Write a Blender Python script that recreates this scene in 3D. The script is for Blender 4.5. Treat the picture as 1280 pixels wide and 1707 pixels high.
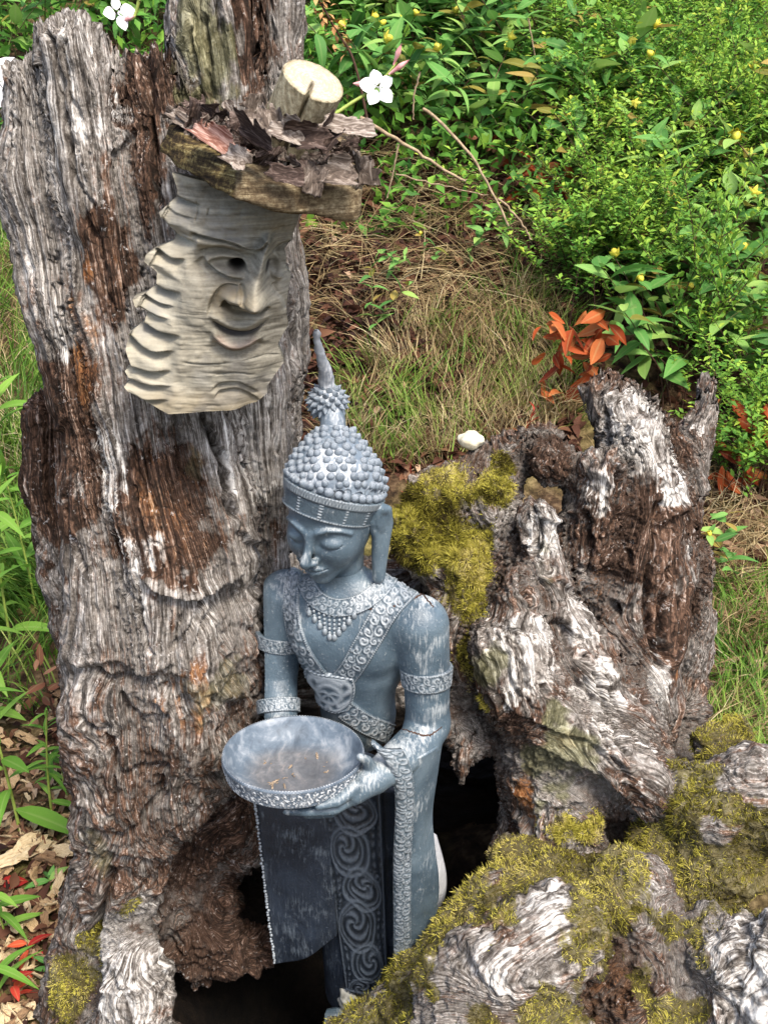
import bpy, math, random
import numpy as np
from mathutils import Vector, Matrix, Euler
from math import radians, sin, cos, pi

for _o in list(bpy.data.objects):
    bpy.data.objects.remove(_o)
SC = bpy.context.scene
COL = SC.collection
rng = np.random.RandomState(11)
random.seed(5)

# ------------------------------------------------------------ camera
FPX = 1830.0                      # focal length in pixels of the 1280 x 1707 photograph
PITCH = radians(28.0)
CAM = np.array((0.0, 0.0, 1.77))
cam = bpy.data.cameras.new('camera')
cam.sensor_fit = 'VERTICAL'
cam.sensor_height = 24.0
cam.lens = 24.0 * FPX / 1707.0
cam.clip_start = 0.05
cam.clip_end = 200.0
cam_ob = bpy.data.objects.new('camera', cam)
COL.objects.link(cam_ob)
cam_ob.location = CAM
cam_ob.rotation_euler = (pi / 2 - PITCH, 0, 0)
SC.camera = cam_ob

# ------------------------------------------------------------ sky, sun, exposure
SUN_EL, SUN_AZ = radians(60.0), radians(147.0)      # azimuth measured clockwise from +Y (away from the camera)
world = bpy.data.worlds.new('World')
SC.world = world
world.use_nodes = True
wn = world.node_tree
wn.nodes.clear()
sky = wn.nodes.new('ShaderNodeTexSky')
sky.sky_type = 'NISHITA'
sky.sun_disc = False
sky.sun_elevation = SUN_EL
sky.sun_rotation = SUN_AZ
sky.air_density = 1.0
sky.dust_density = 4.0
sky.ozone_density = 0.6
bg = wn.nodes.new('ShaderNodeBackground')
bg.inputs['Strength'].default_value = 0.135
wo = wn.nodes.new('ShaderNodeOutputWorld')
wn.links.new(sky.outputs['Color'], bg.inputs['Color'])
wn.links.new(bg.outputs['Background'], wo.inputs['Surface'])
sun = bpy.data.lights.new('sun', 'SUN')
sun.energy = 2.1
sun.angle = radians(16.0)
sun.color = (1.0, 0.95, 0.87)
sun_ob = bpy.data.objects.new('sun', sun)
COL.objects.link(sun_ob)
_sd = Vector((sin(SUN_AZ) * cos(SUN_EL), cos(SUN_AZ) * cos(SUN_EL), sin(SUN_EL)))   # towards the sun
sun_ob.rotation_euler = _sd.to_track_quat('Z', 'Y').to_euler()
sun_ob.location = _sd * 10
SC.view_settings.view_transform = 'Standard'
SC.view_settings.look = 'None'
SC.view_settings.exposure = 1.45
SC.view_settings.gamma = 1.0
SC.view_settings.use_curve_mapping = False
SC.render.engine = 'CYCLES'
SC.cycles.max_bounces = 4
SC.cycles.diffuse_bounces = 2
SC.cycles.glossy_bounces = 2
SC.cycles.transparent_max_bounces = 4

# ------------------------------------------------------------ photograph pixel -> place in the world
_F = np.array((0, cos(PITCH), -sin(PITCH)))
_U = np.array((0, sin(PITCH), cos(PITCH)))
_R = np.array((1.0, 0, 0))


def ray(px, py):
    return _F + _R * ((px - 640.0) / FPX) + _U * ((853.5 - py) / FPX)


def at(px, py, Y):
    d = ray(px, py)
    return CAM + d * (Y / d[1])


def rays(px, py):
    px = np.asarray(px, float); py = np.asarray(py, float)
    return _F[None] + _R[None] * ((px - 640.0) / FPX)[:, None] + _U[None] * ((853.5 - py) / FPX)[:, None]


def tpx(px, py, Y, n=1.0):
    """metres that n photograph pixels span at the place (px, py, Y)"""
    d = ray(px, py)
    return n * (Y / d[1]) / FPX


def proj(P):
    q = P - CAM[None]
    z = q @ _F
    return 640 + FPX * (q @ _R) / z, 853.5 - FPX * (q @ _U) / z, z

# ------------------------------------------------------------ noise
_LAT = (np.random.RandomState(7).rand(64 * 64 * 64).astype(np.float32) * 2 - 1)


def vn(p, seed=0.0):
    p = np.asarray(p, np.float32) + np.array((seed * 17.31 + 101.7, seed * 9.13 + 57.3, seed * 5.77 + 33.1), np.float32)
    i = np.floor(p).astype(np.int32)
    f = (p - i).astype(np.float32)
    f = f * f * f * (f * (f * 6 - 15) + 10)
    x0 = (i[:, 0] & 63) * 4096; x1 = ((i[:, 0] + 1) & 63) * 4096
    y0 = (i[:, 1] & 63) * 64; y1 = ((i[:, 1] + 1) & 63) * 64
    z0 = i[:, 2] & 63; z1 = (i[:, 2] + 1) & 63
    fx, fy, fz = f[:, 0], f[:, 1], f[:, 2]
    L = _LAT
    a = L[x0 + y0 + z0] * (1 - fx) + L[x1 + y0 + z0] * fx
    b = L[x0 + y1 + z0] * (1 - fx) + L[x1 + y1 + z0] * fx
    c = L[x0 + y0 + z1] * (1 - fx) + L[x1 + y0 + z1] * fx
    d = L[x0 + y1 + z1] * (1 - fx) + L[x1 + y1 + z1] * fx
    a = a * (1 - fy) + b * fy
    c = c * (1 - fy) + d * fy
    return a * (1 - fz) + c * fz


def fbm(p, octv=3, seed=0.0, gain=0.5):
    p = np.asarray(p, np.float32)
    s = np.zeros(len(p), np.float32); a = 1.0; f = 1.0
    for k in range(octv):
        s += a * vn(p * f, seed + k * 3.7)
        a *= gain; f *= 2.03
    return s


def ridged(p, seed=0.0):
    return 1 - np.abs(vn(p, seed)) * 2


def sstep(a, b, x):
    t = np.clip((x - a) / (b - a), 0, 1)
    return t * t * (3 - 2 * t)

# ------------------------------------------------------------ mesh helpers


def mesh_np(name, V, Fc, smooth=True, attrs=None):
    """mesh from numpy vertices (n,3) and faces (m,3|4)"""
    me = bpy.data.meshes.new(name)
    V = np.ascontiguousarray(V, np.float32); Fc = np.ascontiguousarray(Fc, np.int32)
    me.vertices.add(len(V)); me.vertices.foreach_set('co', V.ravel())
    k = Fc.shape[1]
    me.loops.add(Fc.size); me.loops.foreach_set('vertex_index', Fc.ravel())
    me.polygons.add(len(Fc)); me.polygons.foreach_set('loop_start', np.arange(0, Fc.size, k, dtype=np.int32))
    me.update(calc_edges=True)
    if smooth:
        me.shade_smooth()
    for n, a in (attrs or {}).items():
        a = np.ascontiguousarray(a, np.float32)
        if a.ndim == 2:
            at_ = me.attributes.new(n, 'FLOAT_VECTOR', 'POINT'); at_.data.foreach_set('vector', a.ravel())
        else:
            at_ = me.attributes.new(n, 'FLOAT', 'POINT'); at_.data.foreach_set('value', a)
    return me


def obj(name, me, m=None, parent=None):
    o = bpy.data.objects.new(name, me)
    COL.objects.link(o)
    if m is not None and me is not None and not me.materials:
        me.materials.append(m)
    if parent is not None:
        o.parent = parent
        # parents are always unrotated and unscaled when parts are added in world coordinates
        o.location = -Vector(parent.location) if parent.get('_world', 0) else o.location
    return o


def thing(name, label, cat, loc=(0, 0, 0), group=None):
    o = bpy.data.objects.new(name, None)
    COL.objects.link(o)
    o.location = loc
    o.empty_display_size = 0.05
    o['label'] = label; o['category'] = cat
    if group:
        o['group'] = group
    return o


def tag(o, label, cat, group=None):
    o['label'] = label; o['category'] = cat
    if group:
        o['group'] = group
    return o


def part(name, V, Fc, m, parent, origin=None, smooth=True, attrs=None):
    """a part whose vertices are given in world coordinates, under an Empty at origin"""
    org = np.array(origin if origin is not None else parent.location, float)
    me = mesh_np(name, np.asarray(V, float) - org[None], Fc, smooth, attrs)
    o = bpy.data.objects.new(name, me)
    COL.objects.link(o)
    me.materials.append(m)
    o.parent = parent
    return o


def copy_tree(o, parent=None):
    c = o.copy()
    COL.objects.link(c)
    if parent is not None:
        c.parent = parent
    for ch in list(o.children):
        copy_tree(ch, c)
    return c


def grid_faces(nu, nv, wrap_u=False, wrap_v=False):
    """vertex (i,j) -> i*nv+j"""
    iu = np.arange(nu if wrap_u else nu - 1); iv = np.arange(nv if wrap_v else nv - 1)
    I, J = np.meshgrid(iu, iv, indexing='ij')
    I2 = (I + 1) % nu; J2 = (J + 1) % nv
    return np.stack([I * nv + J, I2 * nv + J, I2 * nv + J2, I * nv + J2], -1).reshape(-1, 4)


def polyline(pts, n):
    """resample a polyline (k,d) smoothly to n points (Catmull-Rom)"""
    P = np.asarray(pts, float)
    if len(P) == 2:
        return P[0] + (P[1] - P[0]) * np.linspace(0, 1, n)[:, None]
    L = np.r_[0, np.cumsum(np.linalg.norm(np.diff(P, axis=0), axis=1))]
    s = np.linspace(0, L[-1], n)
    k = np.clip(np.searchsorted(L, s, 'right') - 1, 0, len(P) - 2)
    t = ((s - L[k]) / np.maximum(L[k + 1] - L[k], 1e-9))[:, None]
    p0 = P[np.maximum(k - 1, 0)]; p1 = P[k]; p2 = P[k + 1]; p3 = P[np.minimum(k + 2, len(P) - 1)]
    return 0.5 * (2 * p1 + (p2 - p0) * t + (2 * p0 - 5 * p1 + 4 * p2 - p3) * t ** 2 + (3 * p1 - p0 - 3 * p2 + p3) * t ** 3)


def linres(pts, n):
    P = np.asarray(pts, float)
    L = np.r_[0, np.cumsum(np.linalg.norm(np.diff(P, axis=0), axis=1))]
    s = np.linspace(0, L[-1], n)
    return np.stack([np.interp(s, L, P[:, i]) for i in range(P.shape[1])], 1)


def frame_of(d):
    d = np.asarray(d, float); d = d / np.linalg.norm(d)
    a = np.array((0, 0, 1.0)) if abs(d[2]) < 0.9 else np.array((1.0, 0, 0))
    e1 = np.cross(a, d); e1 /= np.linalg.norm(e1)
    return e1, np.cross(d, e1), d


def tube(pts, radii, ns=6, caps=True):
    P = np.asarray(pts, float); n = len(P)
    radii = np.broadcast_to(np.asarray(radii, float), (n,))
    T = np.gradient(P, axis=0); T /= np.linalg.norm(T, axis=1)[:, None] + 1e-12
    e1 = frame_of(T[0])[0]
    V = []
    for i in range(n):
        e1 = e1 - T[i] * (e1 @ T[i]); e1 /= np.linalg.norm(e1)
        e2 = np.cross(T[i], e1)
        a = np.arange(ns) * 2 * pi / ns
        V.append(P[i] + radii[i] * (np.cos(a)[:, None] * e1 + np.sin(a)[:, None] * e2))
    V = np.concatenate(V)
    Fc = grid_faces(n, ns, wrap_v=True)
    if caps:
        V = np.concatenate([V, P[:1], P[-1:]])
        a = np.arange(ns); b = (a + 1) % ns
        c0 = np.stack([np.full(ns, n * ns), b, a, np.full(ns, n * ns)], 1)
        # degenerate quads are avoided: use triangles doubled as quads only through fan pairs
        k = (n - 1) * ns
        c1 = np.stack([np.full(ns, n * ns + 1), k + a, k + b, np.full(ns, n * ns + 1)], 1)
        tri = np.concatenate([Fc[:, [0, 1, 2]], Fc[:, [0, 2, 3]], c0[:, :3], c1[:, :3]])
        return V, tri
    return V, np.concatenate([Fc[:, [0, 1, 2]], Fc[:, [0, 2, 3]]])


def merge(lst):
    V = []; Fc = []; o = 0
    for v, f in lst:
        f = np.asarray(f)
        if f.shape[1] == 4:
            f = np.concatenate([f[:, [0, 1, 2]], f[:, [0, 2, 3]]])
        V.append(v); Fc.append(f + o); o += len(v)
    return np.concatenate(V), np.concatenate(Fc)


def vnormals(V, Q):
    a = V[Q[:, 2]] - V[Q[:, 0]]; b = V[Q[:, -1]] - V[Q[:, 1]]
    n = np.cross(a, b)
    N = np.zeros_like(V)
    for k in range(Q.shape[1]):
        for c in range(3):
            N[:, c] += np.bincount(Q[:, k], n[:, c], len(V))
    return N / (np.linalg.norm(N, axis=1)[:, None] + 1e-12)


def scatter(TV, TF, pos, X, Y, Z, tattr=None):
    """instances of a template (verts TV, faces TF) at pos with column axes X, Y, Z (already scaled) -> V, F, instance index per vertex"""
    n = len(pos); k = len(TV)
    V = pos[:, None] + TV[None, :, 0:1] * X[:, None] + TV[None, :, 1:2] * Y[:, None] + TV[None, :, 2:3] * Z[:, None]
    Fc = (TF[None] + (np.arange(n) * k)[:, None, None]).reshape(-1, TF.shape[1])
    return V.reshape(-1, 3), Fc, np.repeat(np.arange(n), k)


def unit(v):
    return v / (np.linalg.norm(v, axis=-1, keepdims=True) + 1e-12)

# ------------------------------------------------------------ signed distance meshing


def smin(a, b, k):
    h = np.clip(0.5 + 0.5 * (b - a) / k, 0, 1)
    return b + (a - b) * h - k * h * (1 - h)


def smax(a, b, k):
    return -smin(-a, -b, k)


def d_seg(P, a, b, ra, rb):
    ab = b - a
    qx = P[:, 0] - a[0]; qy = P[:, 1] - a[1]; qz = P[:, 2] - a[2]
    t = np.clip((qx * ab[0] + qy * ab[1] + qz * ab[2]) / max(ab @ ab, 1e-12), 0, 1)
    qx -= t * ab[0]; qy -= t * ab[1]; qz -= t * ab[2]
    return np.sqrt(qx * qx + qy * qy + qz * qz) - (ra + (rb - ra) * t)


def d_ell(P, c, r, M=None):
    q = P - c
    if M is not None:
        q = q @ M
    r = np.asarray(r, float)
    k0 = np.linalg.norm(q / r, axis=1); k1 = np.linalg.norm(q / (r * r), axis=1)
    return k0 * (k0 - 1) / np.maximum(k1, 1e-9)


def upsample(D, k, ax):
    n = D.shape[ax]
    x = (np.arange((n - 1) * k) / k).astype(np.float32)
    i = np.floor(x).astype(int)
    sh = [1, 1, 1]; sh[ax] = -1
    f = (x - i).reshape(sh)
    return np.take(D, i, ax) * (1 - f) + np.take(D, i + 1, ax) * f


def surface_nets(f, lo, hi, h, coarse=1, block=12, margin=1.35):
    lo = np.asarray(lo, float); hi = np.asarray(hi, float)
    if coarse > 1:
        H = h * coarse
        nc = np.ceil((hi - lo) / H).astype(int) + 1
        C = np.stack(np.meshgrid(*[lo[a] + (np.arange(nc[a]) * H) + 0.5 * h for a in range(3)], indexing='ij'), -1).reshape(-1, 3)
        D = f(C).astype(np.float32).reshape(nc)
        for a in range(3):
            D = upsample(D, coarse, a)
        n = np.array(D.shape)
        return nets(D, n, lo, h)
    nb = np.ceil((hi - lo) / (h * block)).astype(int)
    n = nb * block
    bc = [lo[a] + (np.arange(nb[a]) + 0.5) * block * h for a in range(3)]
    B = np.stack(np.meshgrid(*bc, indexing='ij'), -1).reshape(-1, 3)
    db = f(B)
    near = np.abs(db) < block * h * 0.87 * margin
    D = np.repeat(np.repeat(np.repeat(np.where(db < 0, -1.0, 1.0).astype(np.float32).reshape(nb), block, 0), block, 1), block, 2)
    bi = np.stack(np.unravel_index(np.nonzero(near)[0], nb), 1)
    loc = np.stack(np.meshgrid(*[np.arange(block)] * 3, indexing='ij'), -1).reshape(-1, 3)
    idx = (bi[:, None] * block + loc[None]).reshape(-1, 3)
    for s in range(0, len(idx), 600000):
        ii = idx[s:s + 600000]
        D[ii[:, 0], ii[:, 1], ii[:, 2]] = f(lo + (ii + 0.5) * h)
    return nets(D, n, lo, h)


def nets(D, n, lo, h):
    S = (D < 0)
    cnt = np.zeros(tuple(n - 1), np.int8)
    for a in (0, 1):
        for b in (0, 1):
            for c in (0, 1):
                cnt += S[a:n[0] - 1 + a, b:n[1] - 1 + b, c:n[2] - 1 + c]
    act = (cnt > 0) & (cnt < 8)
    ci = np.stack(np.nonzero(act), 1)
    ids = np.full(act.shape, -1, np.int32)
    ids[ci[:, 0], ci[:, 1], ci[:, 2]] = np.arange(len(ci))
    acc = np.zeros((len(ci), 3)); w = np.zeros(len(ci))
    cor = [(a, b, c) for a in (0, 1) for b in (0, 1) for c in (0, 1)]
    dv = {k: D[ci[:, 0] + k[0], ci[:, 1] + k[1], ci[:, 2] + k[2]] for k in cor}
    for k in cor:
        for ax in range(3):
            if k[ax] == 0:
                k2 = list(k); k2[ax] = 1; k2 = tuple(k2)
                d0, d1 = dv[k], dv[k2]
                m = (d0 < 0) != (d1 < 0)
                t = np.where(m, d0 / np.where(m, d0 - d1, 1), 0)
                for c in range(3):
                    acc[:, c] += m * (k[c] + (t if c == ax else 0))
                w += m
    V = lo + (ci + acc / w[:, None] + 0.5) * h
    Q = []
    for ax in range(3):
        sl0 = [slice(None)] * 3; sl1 = [slice(None)] * 3
        sl0[ax] = slice(0, -1); sl1[ax] = slice(1, None)
        s0 = S[tuple(sl0)]; s1 = S[tuple(sl1)]
        e = np.stack(np.nonzero(s0 != s1), 1)
        u, v = (ax + 1) % 3, (ax + 2) % 3
        ok = (e[:, u] > 0) & (e[:, v] > 0) & (e[:, u] < n[u] - 1) & (e[:, v] < n[v] - 1)
        e = e[ok]
        inside_first = S[e[:, 0], e[:, 1], e[:, 2]]
        q = []
        for (du, dv_) in ((-1, -1), (0, -1), (0, 0), (-1, 0)):
            c = e.copy(); c[:, u] += du; c[:, v] += dv_
            q.append(ids[c[:, 0], c[:, 1], c[:, 2]])
        q = np.stack(q, 1)
        q[~inside_first] = q[~inside_first][:, ::-1]
        Q.append(q)
    Q = np.concatenate(Q)
    Q = Q[(Q >= 0).all(1)]
    return V, Q
# ------------------------------------------------------------ materials


class NT:
    """small helper round a node tree"""

    def __init__(s, name):
        s.m = bpy.data.materials.new(name)
        s.m.use_nodes = True
        s.t = s.m.node_tree
        s.t.nodes.clear()
        s.out = s.t.nodes.new('ShaderNodeOutputMaterial')

    def n(s, typ, **kw):
        nd = s.t.nodes.new(typ)
        for k, v in kw.items():
            setattr(nd, k, v)
        return nd

    def l(s, a, b):
        s.t.links.new(a, b)

    def attr(s, name, vec=False):
        nd = s.n('ShaderNodeAttribute', attribute_name=name)
        return nd.outputs['Vector'] if vec else nd.outputs['Fac']

    def math(s, op, a, b=None, clamp=False):
        nd = s.n('ShaderNodeMath', operation=op, use_clamp=clamp)
        for i, x in enumerate((a, b)):
            if x is None:
                continue
            if isinstance(x, (int, float)):
                nd.inputs[i].default_value = x
            else:
                s.l(x, nd.inputs[i])
        return nd.outputs[0]

    def mapv(s, vec, scale):
        nd = s.n('ShaderNodeMapping')
        nd.inputs['Scale'].default_value = scale
        s.l(vec, nd.inputs['Vector'])
        return nd.outputs[0]

    def noise(s, vec, scale=5.0, detail=4.0, rough=0.6, dist=0.0):
        nd = s.n('ShaderNodeTexNoise')
        nd.inputs['Scale'].default_value = scale
        nd.inputs['Detail'].default_value = detail
        nd.inputs['Roughness'].default_value = rough
        nd.inputs['Distortion'].default_value = dist
        s.l(vec, nd.inputs['Vector'])
        return nd.outputs['Fac']

    def ramp(s, fac, stops, interp='LINEAR'):
        nd = s.n('ShaderNodeValToRGB')
        cr = nd.color_ramp
        cr.interpolation = interp
        while len(cr.elements) < len(stops):
            cr.elements.new(0.5)
        for e, (p, c) in zip(cr.elements, stops):
            e.position = p
            e.color = (c, c, c, 1) if isinstance(c, (int, float)) else (*c, 1)
        s.l(fac, nd.inputs[0])
        return nd.outputs[0]

    def mix(s, fac, a, b, mode='MIX'):
        nd = s.n('ShaderNodeMix', data_type='RGBA', blend_type=mode)
        for sock, x in ((nd.inputs[0], fac), (nd.inputs[6], a), (nd.inputs[7], b)):
            if isinstance(x, (int, float)):
                sock.default_value = x
            elif isinstance(x, tuple):
                sock.default_value = (*x, 1)
            else:
                s.l(x, sock)
        return nd.outputs[2]

    def bump(s, h, strength=0.4, dist=0.004, normal=None):
        nd = s.n('ShaderNodeBump')
        nd.inputs['Strength'].default_value = strength
        nd.inputs['Distance'].default_value = dist
        s.l(h, nd.inputs['Height'])
        if normal is not None:
            s.l(normal, nd.inputs['Normal'])
        return nd.outputs[0]

    def principled(s, col, rough=0.8, normal=None, spec=0.3, trans=None, tw=0.35):
        p = s.n('ShaderNodeBsdfPrincipled')
        if isinstance(col, tuple):
            p.inputs['Base Color'].default_value = (*col, 1)
        else:
            s.l(col, p.inputs['Base Color'])
        if isinstance(rough, (int, float)):
            p.inputs['Roughness'].default_value = rough
        else:
            s.l(rough, p.inputs['Roughness'])
        p.inputs['Specular IOR Level'].default_value = spec
        if normal is not None:
            s.l(normal, p.inputs['Normal'])
        res = p.outputs[0]
        if trans is not None:
            tr = s.n('ShaderNodeBsdfTranslucent')
            s.l(trans, tr.inputs['Color'])
            if normal is not None:
                s.l(normal, tr.inputs['Normal'])
            mx = s.n('ShaderNodeMixShader')
            mx.inputs[0].default_value = tw
            s.l(res, mx.inputs[1]); s.l(tr.outputs[0], mx.inputs[2])
            res = mx.outputs[0]
        s.l(res, s.out.inputs['Surface'])
        return s.m


def mat_wood():
    s = NT('weathered_dead_wood')
    g = s.attr('gco', True)
    geo = s.n('ShaderNodeTexCoord').outputs['Object']
    fib = s.noise(s.mapv(g, (290, 290, 15)), 1.0, 3, 0.65, 0.5)          # long fibres
    fib2 = s.noise(s.mapv(g, (70, 70, 5)), 1.0, 3, 0.62, 0.8)
    speck = s.noise(geo, 150.0, 3, 0.7)
    big = s.noise(geo, 9.0, 3, 0.6)
    v = s.math('ADD', s.math('MULTIPLY', fib, 0.52), s.math('MULTIPLY', fib2, 0.48))
    v = s.math('ADD', s.math('MULTIPLY', v, 0.82), s.math('MULTIPLY', speck, 0.18))
    mid = s.noise(geo, 38.0, 4, 0.7)
    mot = s.math('ADD', s.math('MULTIPLY', big, 0.25), s.math('ADD', s.math('MULTIPLY', mid, 0.30), s.math('MULTIPLY', fib2, 0.45)))
    mot = s.math('SUBTRACT', mot, 0.5)
    silver = s.ramp(v, [(0.35, (0.012, 0.010, 0.009)), (0.44, (0.074, 0.063, 0.053)), (0.52, (0.212, 0.192, 0.172)), (0.63, (0.57, 0.545, 0.51))])
    brown = s.ramp(v, [(0.37, (0.007, 0.0045, 0.003)), (0.48, (0.036, 0.020, 0.013)), (0.56, (0.115, 0.066, 0.043)), (0.66, (0.46, 0.37, 0.31))])
    rust = s.ramp(v, [(0.37, (0.03, 0.010, 0.004)), (0.5, (0.16, 0.062, 0.021)), (0.66, (0.45, 0.25, 0.11))])
    white = s.ramp(v, [(0.34, (0.035, 0.029, 0.026)), (0.45, (0.175, 0.155, 0.138)), (0.59, (0.68, 0.655, 0.61))])
    bm = s.math('ADD', s.attr('m_brown'), s.math('MULTIPLY', mot, 3.8))
    c = s.mix(s.ramp(bm, [(0.36, 0.0), (0.64, 1.0)]), silver, brown)
    rm = s.math('ADD', s.attr('m_rust'), s.math('MULTIPLY', mot, 2.4))
    c = s.mix(s.ramp(rm, [(0.42, 0.0), (0.8, 1.0)]), c, rust)
    wm = s.math('ADD', s.attr('m_white'), s.math('MULTIPLY', mot, 3.4))
    c = s.mix(s.ramp(wm, [(0.45, 0.0), (0.72, 1.0)]), c, white)
    # cracked plates in the brown rot, pale lichen flecks
    vo = s.n('ShaderNodeTexVoronoi', feature='DISTANCE_TO_EDGE')
    vo.inputs['Scale'].default_value = 1.0
    dv = s.n('ShaderNodeVectorMath', operation='ADD')
    nv_ = s.n('ShaderNodeTexNoise'); nv_.inputs['Scale'].default_value = 30.0; nv_.inputs['Detail'].default_value = 2.0
    s.l(geo, nv_.inputs['Vector'])
    sc_ = s.n('ShaderNodeVectorMath', operation='SCALE'); sc_.inputs['Scale'].default_value = 1.4
    s.l(nv_.outputs['Color'], sc_.inputs[0])
    s.l(s.mapv(g, (62, 62, 20)), dv.inputs[0]); s.l(sc_.outputs[0], dv.inputs[1])
    s.l(dv.outputs[0], vo.inputs['Vector'])
    plate = s.ramp(vo.outputs['Distance'], [(0.0, 0.0), (0.10, 1.0)])
    c = s.mix(s.math('MULTIPLY', s.math('SUBTRACT', 1.0, plate), s.ramp(s.attr('m_brown'), [(0.25, 0.25), (0.7, 0.8)])), c, (0.010, 0.007, 0.005))
    flk = s.math('ADD', s.math('MULTIPLY', mid, 0.45), s.math('MULTIPLY', speck, 0.55))
    c = s.mix(s.ramp(flk, [(0.59, 0.0), (0.66, 0.65)]), c, (0.48, 0.46, 0.44))
    # green grey algae
    gm = s.math('ADD', s.attr('m_green'), s.math('MULTIPLY', s.math('SUBTRACT', big, 0.5), 0.8))
    gcol = s.ramp(v, [(0.36, (0.02, 0.02, 0.008)), (0.5, (0.085, 0.082, 0.04)), (0.63, (0.30, 0.29, 0.17))])
    c = s.mix(s.ramp(gm, [(0.42, 0.0), (0.68, 0.8)]), c, gcol)
    # moss under the moss strands, soil in the hollow painted near black as its shade
    mm = s.ramp(s.attr('m_moss'), [(0.35, 0.0), (0.6, 1.0)])
    c = s.mix(s.math('MULTIPLY', mm, 0.8), c, s.ramp(v, [(0.38, (0.03, 0.024, 0.008)), (0.62, (0.13, 0.11, 0.03))]))
    sm = s.ramp(s.math('ADD', s.attr('m_soil_shade'), s.math('MULTIPLY', s.math('SUBTRACT', big, 0.5), 0.6)), [(0.4, 0.0), (0.6, 1.0)])
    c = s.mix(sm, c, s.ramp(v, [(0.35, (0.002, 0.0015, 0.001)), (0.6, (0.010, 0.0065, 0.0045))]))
    b = s.bump(s.math('ADD', s.math('ADD', fib, s.math('MULTIPLY', speck, 0.6)), s.math('MULTIPLY', plate, 0.25)), 0.6, 0.006)
    return s.principled(c, 0.9, b, 0.15)


def mat_leaf(name, cols, rough=0.45, tw=0.3, obj_random=True, vein=True):
    """cols: list of colours from dark to light"""
    s = NT(name)
    if obj_random:
        r = s.n('ShaderNodeObjectInfo').outputs['Random']
    else:
        r = s.attr('rnd')
    geo = s.n('ShaderNodeTexCoord').outputs['Object']
    nz = s.noise(geo, 60.0 if obj_random else 25.0, 2, 0.5)
    v = s.math('ADD', s.math('MULTIPLY', r, 0.8), s.math('MULTIPLY', nz, 0.25))
    n = len(cols)
    c = s.ramp(v, [(0.08 + 0.84 * i / max(n - 1, 1), cols[i]) for i in range(n)])
    if vein:
        a = s.attr('rib')
        c = s.mix(s.ramp(a, [(0.0, 0.35), (0.22, 0.0)]), c, s.mix(0.5, c, (0.45, 0.5, 0.22)))
    return s.principled(c, rough + 0.1, None, 0.2, trans=c, tw=tw)


def mat_plain(name, dark, light, scale=30.0, rough=0.8, bump=0.3, dist=0.003, stretch=None, spec=0.25):
    s = NT(name)
    geo = s.n('ShaderNodeTexCoord').outputs['Object']
    if stretch:
        geo = s.mapv(geo, stretch)
    nz = s.noise(geo, scale, 5, 0.62, 0.3)
    c = s.ramp(nz, [(0.32, dark), (0.68, light)])
    return s.principled(c, rough, s.bump(nz, bump, dist), spec)


def mat_rnd(name, stops, rough=0.7, tw=0.25, spec=0.25, extra=25.0):
    """colour from the per piece attribute rnd; stops: [(pos, colour)]"""
    s = NT(name)
    geo = s.n('ShaderNodeTexCoord').outputs['Object']
    nz = s.noise(geo, extra, 2, 0.5)
    v = s.math('ADD', s.math('MULTIPLY', s.attr('rnd'), 0.85), s.math('MULTIPLY', s.math('SUBTRACT', nz, 0.35), 0.4))
    c = s.ramp(v, stops)
    return s.principled(c, rough, None, spec, trans=c, tw=tw)


M_WOOD = mat_wood()
# ------------------------------------------------------------ the old hollow stump: two prongs and a mossy root mound


def chain(*pts):
    """pts: (px, py, Y, r_px) -> list of (world point, radius)"""
    return [(at(a, b, c), tpx(a, b, c, r)) for (a, b, c, r) in pts]


def d_chain(P, ch):
    d = None
    for (a, ra), (b, rb) in zip(ch[:-1], ch[1:]):
        e = d_seg(P, a, b, ra, rb)
        d = e if d is None else np.minimum(d, e)
    return d


def chain_coords(P, ch, seed):
    """distance, local (across, across, along) coordinates"""
    best = None
    s0 = 0.0
    L = sum(np.linalg.norm(b[0] - a[0]) for a, b in zip(ch[:-1], ch[1:]))
    e1, e2, ax = frame_of(ch[-1][0] - ch[0][0])
    for (a, ra), (b, rb) in zip(ch[:-1], ch[1:]):
        ab = b - a; l = np.linalg.norm(ab)
        q = P - a
        t = np.clip((q @ ab) / (l * l), 0, 1)
        off = q - t[:, None] * ab
        d = np.linalg.norm(off, axis=1) - (ra + (rb - ra) * t)
        sc = 0.07 / (ra + (rb - ra) * t)          # keep fibres following the swelling of the limb
        sc = np.clip(sc, 0.6, 1.7)[:, None]
        g = np.stack([(off @ e1), (off @ e2), s0 + t * l], 1)
        g[:, :2] *= sc
        if best is None:
            best = [d, g]
        else:
            m = d < best[0]
            best[0] = np.where(m, d, best[0]); best[1] = np.where(m[:, None], g, best[1])
        s0 += l
    best[1] = best[1] + np.array((seed * 0.37, seed * 0.21, seed * 0.9))
    return best


def stump(chains, cuts, lo, hi, h, k=0.035, amp=1.0, clump=None):
    def f(P):
        d = None
        for ch in chains:
            e = d_chain(P, ch)
            d = e if d is None else smin(d, e, k)
        for c in cuts:
            d = smax(d, -d_chain(P, c), 0.015)
        return d
    V, Q = surface_nets(f, lo, hi, h, 4)
    N = vnormals(V, Q)
    W = np.zeros(len(V)); G = np.zeros((len(V), 3))
    for i, ch in enumerate(chains):
        cp = np.array([c[0] for c in ch]); rm = max(c[1] for c in ch) + 0.05
        sel = np.nonzero(((V > cp.min(0) - rm) & (V < cp.max(0) + rm)).all(1))[0]
        d, g = chain_coords(V[sel], ch, i + 1)
        w = np.exp(-np.clip(d + 0.02, 0, 1) / 0.012) + 1e-9
        W[sel] += w; G[sel] += g * w[:, None]
    G /= W[:, None]
    return V, Q, N, G


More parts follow.
